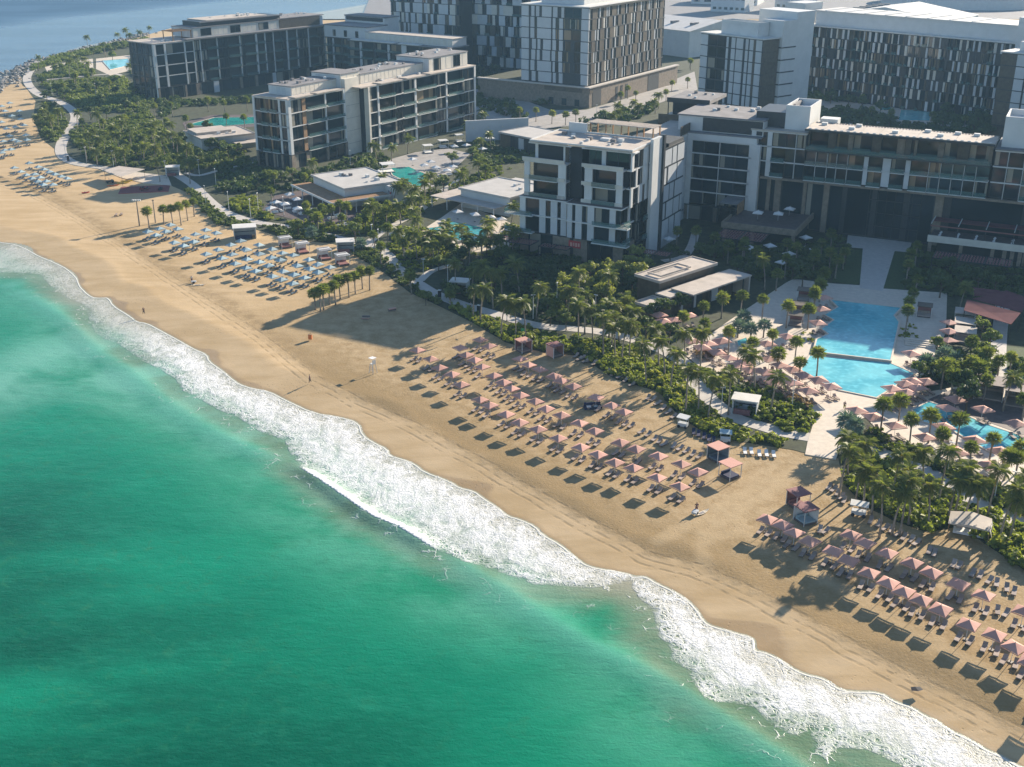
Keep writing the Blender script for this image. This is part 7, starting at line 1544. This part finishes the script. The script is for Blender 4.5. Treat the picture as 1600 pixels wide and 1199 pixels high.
# lifeguard chair
x, y = G(583, 583); t = thing('lifeguard_chair', 'tall white lifeguard chair alone on the sand', 'lifeguard chair', (x, y, 0), R(-130))
lg = MB()
for a in (-.6, .6):
    for b_ in (-.6, .6): link('leg', MB().tube([(a, b_, 0), (a * .6, b_ * .6, 2.0)], .06, 'white_paint', 5).mesh('leg'), t)
link('seat', MB().box(-.45, -.4, 2.0, .45, .45, 2.12, 'white_paint').mesh('seat'), t); link('backrest', MB().box(-.45, .38, 2.12, .45, .45, 2.95, 'white_paint').mesh('backrest'), t)
for k in range(4): link('rung', MB().box(-.5 + k * .03, -.62 + k * .05, .35 + k * .4, .5 - k * .03, -.56 + k * .05, .42 + k * .4, 'white_paint').mesh('rung'), t)
link('roof', MB().box(-.6, -.6, 3.3, .6, .6, 3.36, 'white_fabric').tube([(-.42, .4, 2.1), (-.42, .4, 3.3)], .03, 'white_paint', 4).tube([(.42, .4, 2.1), (.42, .4, 3.3)], .03, 'white_paint', 4).mesh('roof'), t)
x, y = G(485, 532); t = thing('beach_bin', 'small orange-brown bin on a post in the middle of the sand', 'bin', (x, y, 0)); link('bin', MB().box(-.4, -.3, .3, .4, .3, 1.3, 'orange_plastic').mesh('bin'), t); link('post', MB().box(-.06, .31, 0, .06, .4, 1.6, 'timber').mesh('post'), t); link('lid', MB().box(-.45, -.35, 1.3, .45, .35, 1.38, 'timber').mesh('lid'), t)
for i, p in enumerate(((571, 498), (612, 486))):
    x, y = G(*p); t = thing('lounger_stack', ('low heap of folded pink loungers on shaded sand', 'dark heap of folded loungers nearer the hedge corner')[i], 'stack', (x, y, 0), R(30 * i))
    for k in range(3): link('folded_lounger', MB().box(-.9 + k * .1, -.35, .02 + k * .22, .9 + k * .1, .35, .2 + k * .22, ('pink_fabric', 'mattress_beige', 'lounger_frame')[(k + i) % 3]).mesh('folded_lounger'), t)
x, y = G(1432, 1077); t = thing('towel', 'dark crumpled sheet in place of a small shadow on the wet sand', 'towel', (x, y, -0.05)); link('dark_sheet', MB().add([(-.7, -.3, .04), (.1, -.5, .12), (.8, -.1, .03), (.6, .5, .05), (-.1, .3, .2), (-.6, .4, .05)], [(0, 1, 4), (1, 2, 4), (2, 3, 4), (3, 5, 4), (5, 0, 4)], 'cloth_dark').mesh('dark_sheet'), t)  # dark piece laid on the sand to stand for a small shadow

# ------------------------------------------------------------------ lamps, mast, bollards, signs
lampm = [('pole', MB().tube([(0, 0, 0), (0, 0, 6.0)], [.09, .06], 'pole_white', 6).mesh('pole')), ('lamp_head', MB().box(-.5, -.12, 6.0, .5, .12, 6.12, 'pole_white').mesh('lamp_head')), ('base', MB().tube([(0, 0, 0), (0, 0, .3)], .15, 'dark_metal', 6).mesh('base'))]
LP = [(662, 441), (632, 403), (792, 502), (833, 500), (870, 480), (930, 500), (1126, 652), (1133, 610), (1553, 783), (1577, 790), (260, 279), (178, 262), (103, 246), (136, 256), (312, 277), (338, 292), (322, 320), (358, 330), (392, 342), (404, 332), (700, 452), (1237, 640), (582, 384), (592, 392), (444, 338), (980, 530), (82, 150), (97, 190), (150, 150), (1480, 742), (932, 186), (548, 262)]
rk = rank([G(*p) for p in LP], LM); l0 = None
for p, r_ in zip(LP, rk):
    x, y = G(*p); lb_ = 'slim white lamp post, %s' % r_
    if l0 is None:
        l0 = thing('lamp_post', lb_, 'lamp post', (x, y, 0), 0, 'white lamp posts along the promenade'); [link(n, m, l0) for n, m in lampm]
    else: dup(l0, (x, y, 0), random.uniform(0, 3), lb_, 'white lamp posts along the promenade')
x, y = G(218, 353); t = thing('floodlight_mast', 'dark mast with four white floodlights at the sea end of the palms', 'mast', (x, y, 0)); link('pole', MB().tube([(0, 0, 0), (0, 0, 7.5)], [.22, .14], 'palm_trunk', 7).mesh('pole'), t); link('crossbar', MB().box(-1.1, -.06, 7.4, 1.1, .06, 7.52, 'pole_white').mesh('crossbar'), t)
for a in (-1, -.35, .35, 1): link('floodlight', MB().box(a - .25, -.3, 7.52, a + .25, .1, 7.95, 'pole_white').mesh('floodlight'), t)
x, y = G(243, 348); t = thing('mast', 'bare dark mast standing among the small palms on sand', 'mast', (x, y, 0)); link('pole', MB().tube([(0, 0, 0), (0, 0, 7.0)], [.2, .14], 'palm_trunk', 7).mesh('pole'), t); link('bracket', MB().box(-.3, -.08, 6.6, .3, .08, 6.8, 'dark_metal').mesh('bracket'), t)
for p, lb_ in (((107, 252), 'dark gate post where the left path meets the sand'), ((687, 466), 'dark gate post on the promenade left of the kiosk'), ((748, 490), 'dark gate post on the promenade right of the kiosk')):
    x, y = G(*p); t = thing('gate_post', lb_, 'post', (x, y, 0), R(-30), None); link('post', MB().box(-.35, -.25, 0, .35, .25, 2.0, 'cloth_dark').mesh('post'), t); link('cap', MB().box(-.4, -.3, 2.0, .4, .3, 2.08, 'pole_white').mesh('cap'), t)
x, y = G(817, 527); t = thing('sign', 'small green sign in the hedge above the left cabana', 'sign', (x, y, 0)); link('post', MB().box(-.05, -.05, 0, .05, .05, 1.8, 'pole_white').mesh('post'), t); link('panel', MB().box(-.45, -.09, 1.4, .45, -.055, 2.1, 'green_sign').mesh('panel'), t)
# deck steps and planters beside the upper pool
x, y = G(1440, 535); t = thing('stone_steps', 'pale stone steps from the upper to the lower pool deck', 'steps', (x, y, 0.1), R(-22))
for k in range(4): link('step', MB().box(-3.5 + k * .05, -k * .9 - .88, 0, 3.5, -k * .9, .62 - k * .15, 'deck_stone').mesh('step'), t)
FT = crop(1240, 560, 4.283, [(150, 115), (170, 100)])
def board(px, label, rz, L=3.2):
    x, y = G(*px); t = thing('paddle_board', label, 'paddle board', (x, y, -0.02), R(rz)); m = hull(L, .8, .12, 'board_cream'); m.name = 'deck'; link('deck', m, t); link('deck_pad', MB().box(-.7, -.22, .115, .4, .22, .135, 'roof_grey').mesh('deck_pad'), t); link('fin', MB().box(-L * .42, -.02, .2, -L * .36, .02, .34, 'dark_metal').mesh('fin'), t)
board((1097, 802), 'cream paddle board lying in front of the person in maroon', 40); board((310, 446), 'cream board lying in front of the person in white shirt', 8, 3.6)
def handcart(px, label, rz):
    x, y = G(*px); t = thing('hand_cart', label, 'hand cart', (x, y, -0.02), R(rz)); link('tray', MB().box(-.6, -.4, .35, .6, .4, .65, 'white_panel').mesh('tray'), t); link('handle', MB().tube([(-.6, 0, .5), (-1.1, 0, .9)], .03, 'dark_metal', 5).mesh('handle'), t)
    for b_ in (-.46, .42): link('wheel', MB().tube([(0, b_, .3), (0, b_ + .05, .3)], .3, 'cloth_dark', 10).mesh('wheel'), t)
handcart((1086, 804), 'pale hand cart between the person in maroon and the board', 60); handcart((303, 443), 'white hand cart beside the person in white shirt', 10)
# ------------------------------------------------------------------ air
hm = bpy.data.materials.new('haze'); hm.use_nodes = True; hn = hm.node_tree; hn.nodes.remove(hn.nodes['Principled BSDF'])
pv = hn.nodes.new('ShaderNodeVolumePrincipled'); pv.inputs['Color'].default_value = (0.42, 0.72, 1.0, 1); pv.inputs['Density'].default_value = 0.00014; pv.inputs['Anisotropy'].default_value = 0.0
hn.links.new(pv.outputs[0], hn.nodes['Material Output'].inputs['Volume'])
MATS['haze'] = hm
hz_ = link('haze', MB().box(-1500, -150, -12, 1900, 4200, 97, 'haze').mesh('haze')); hz_['kind'] = 'stuff'
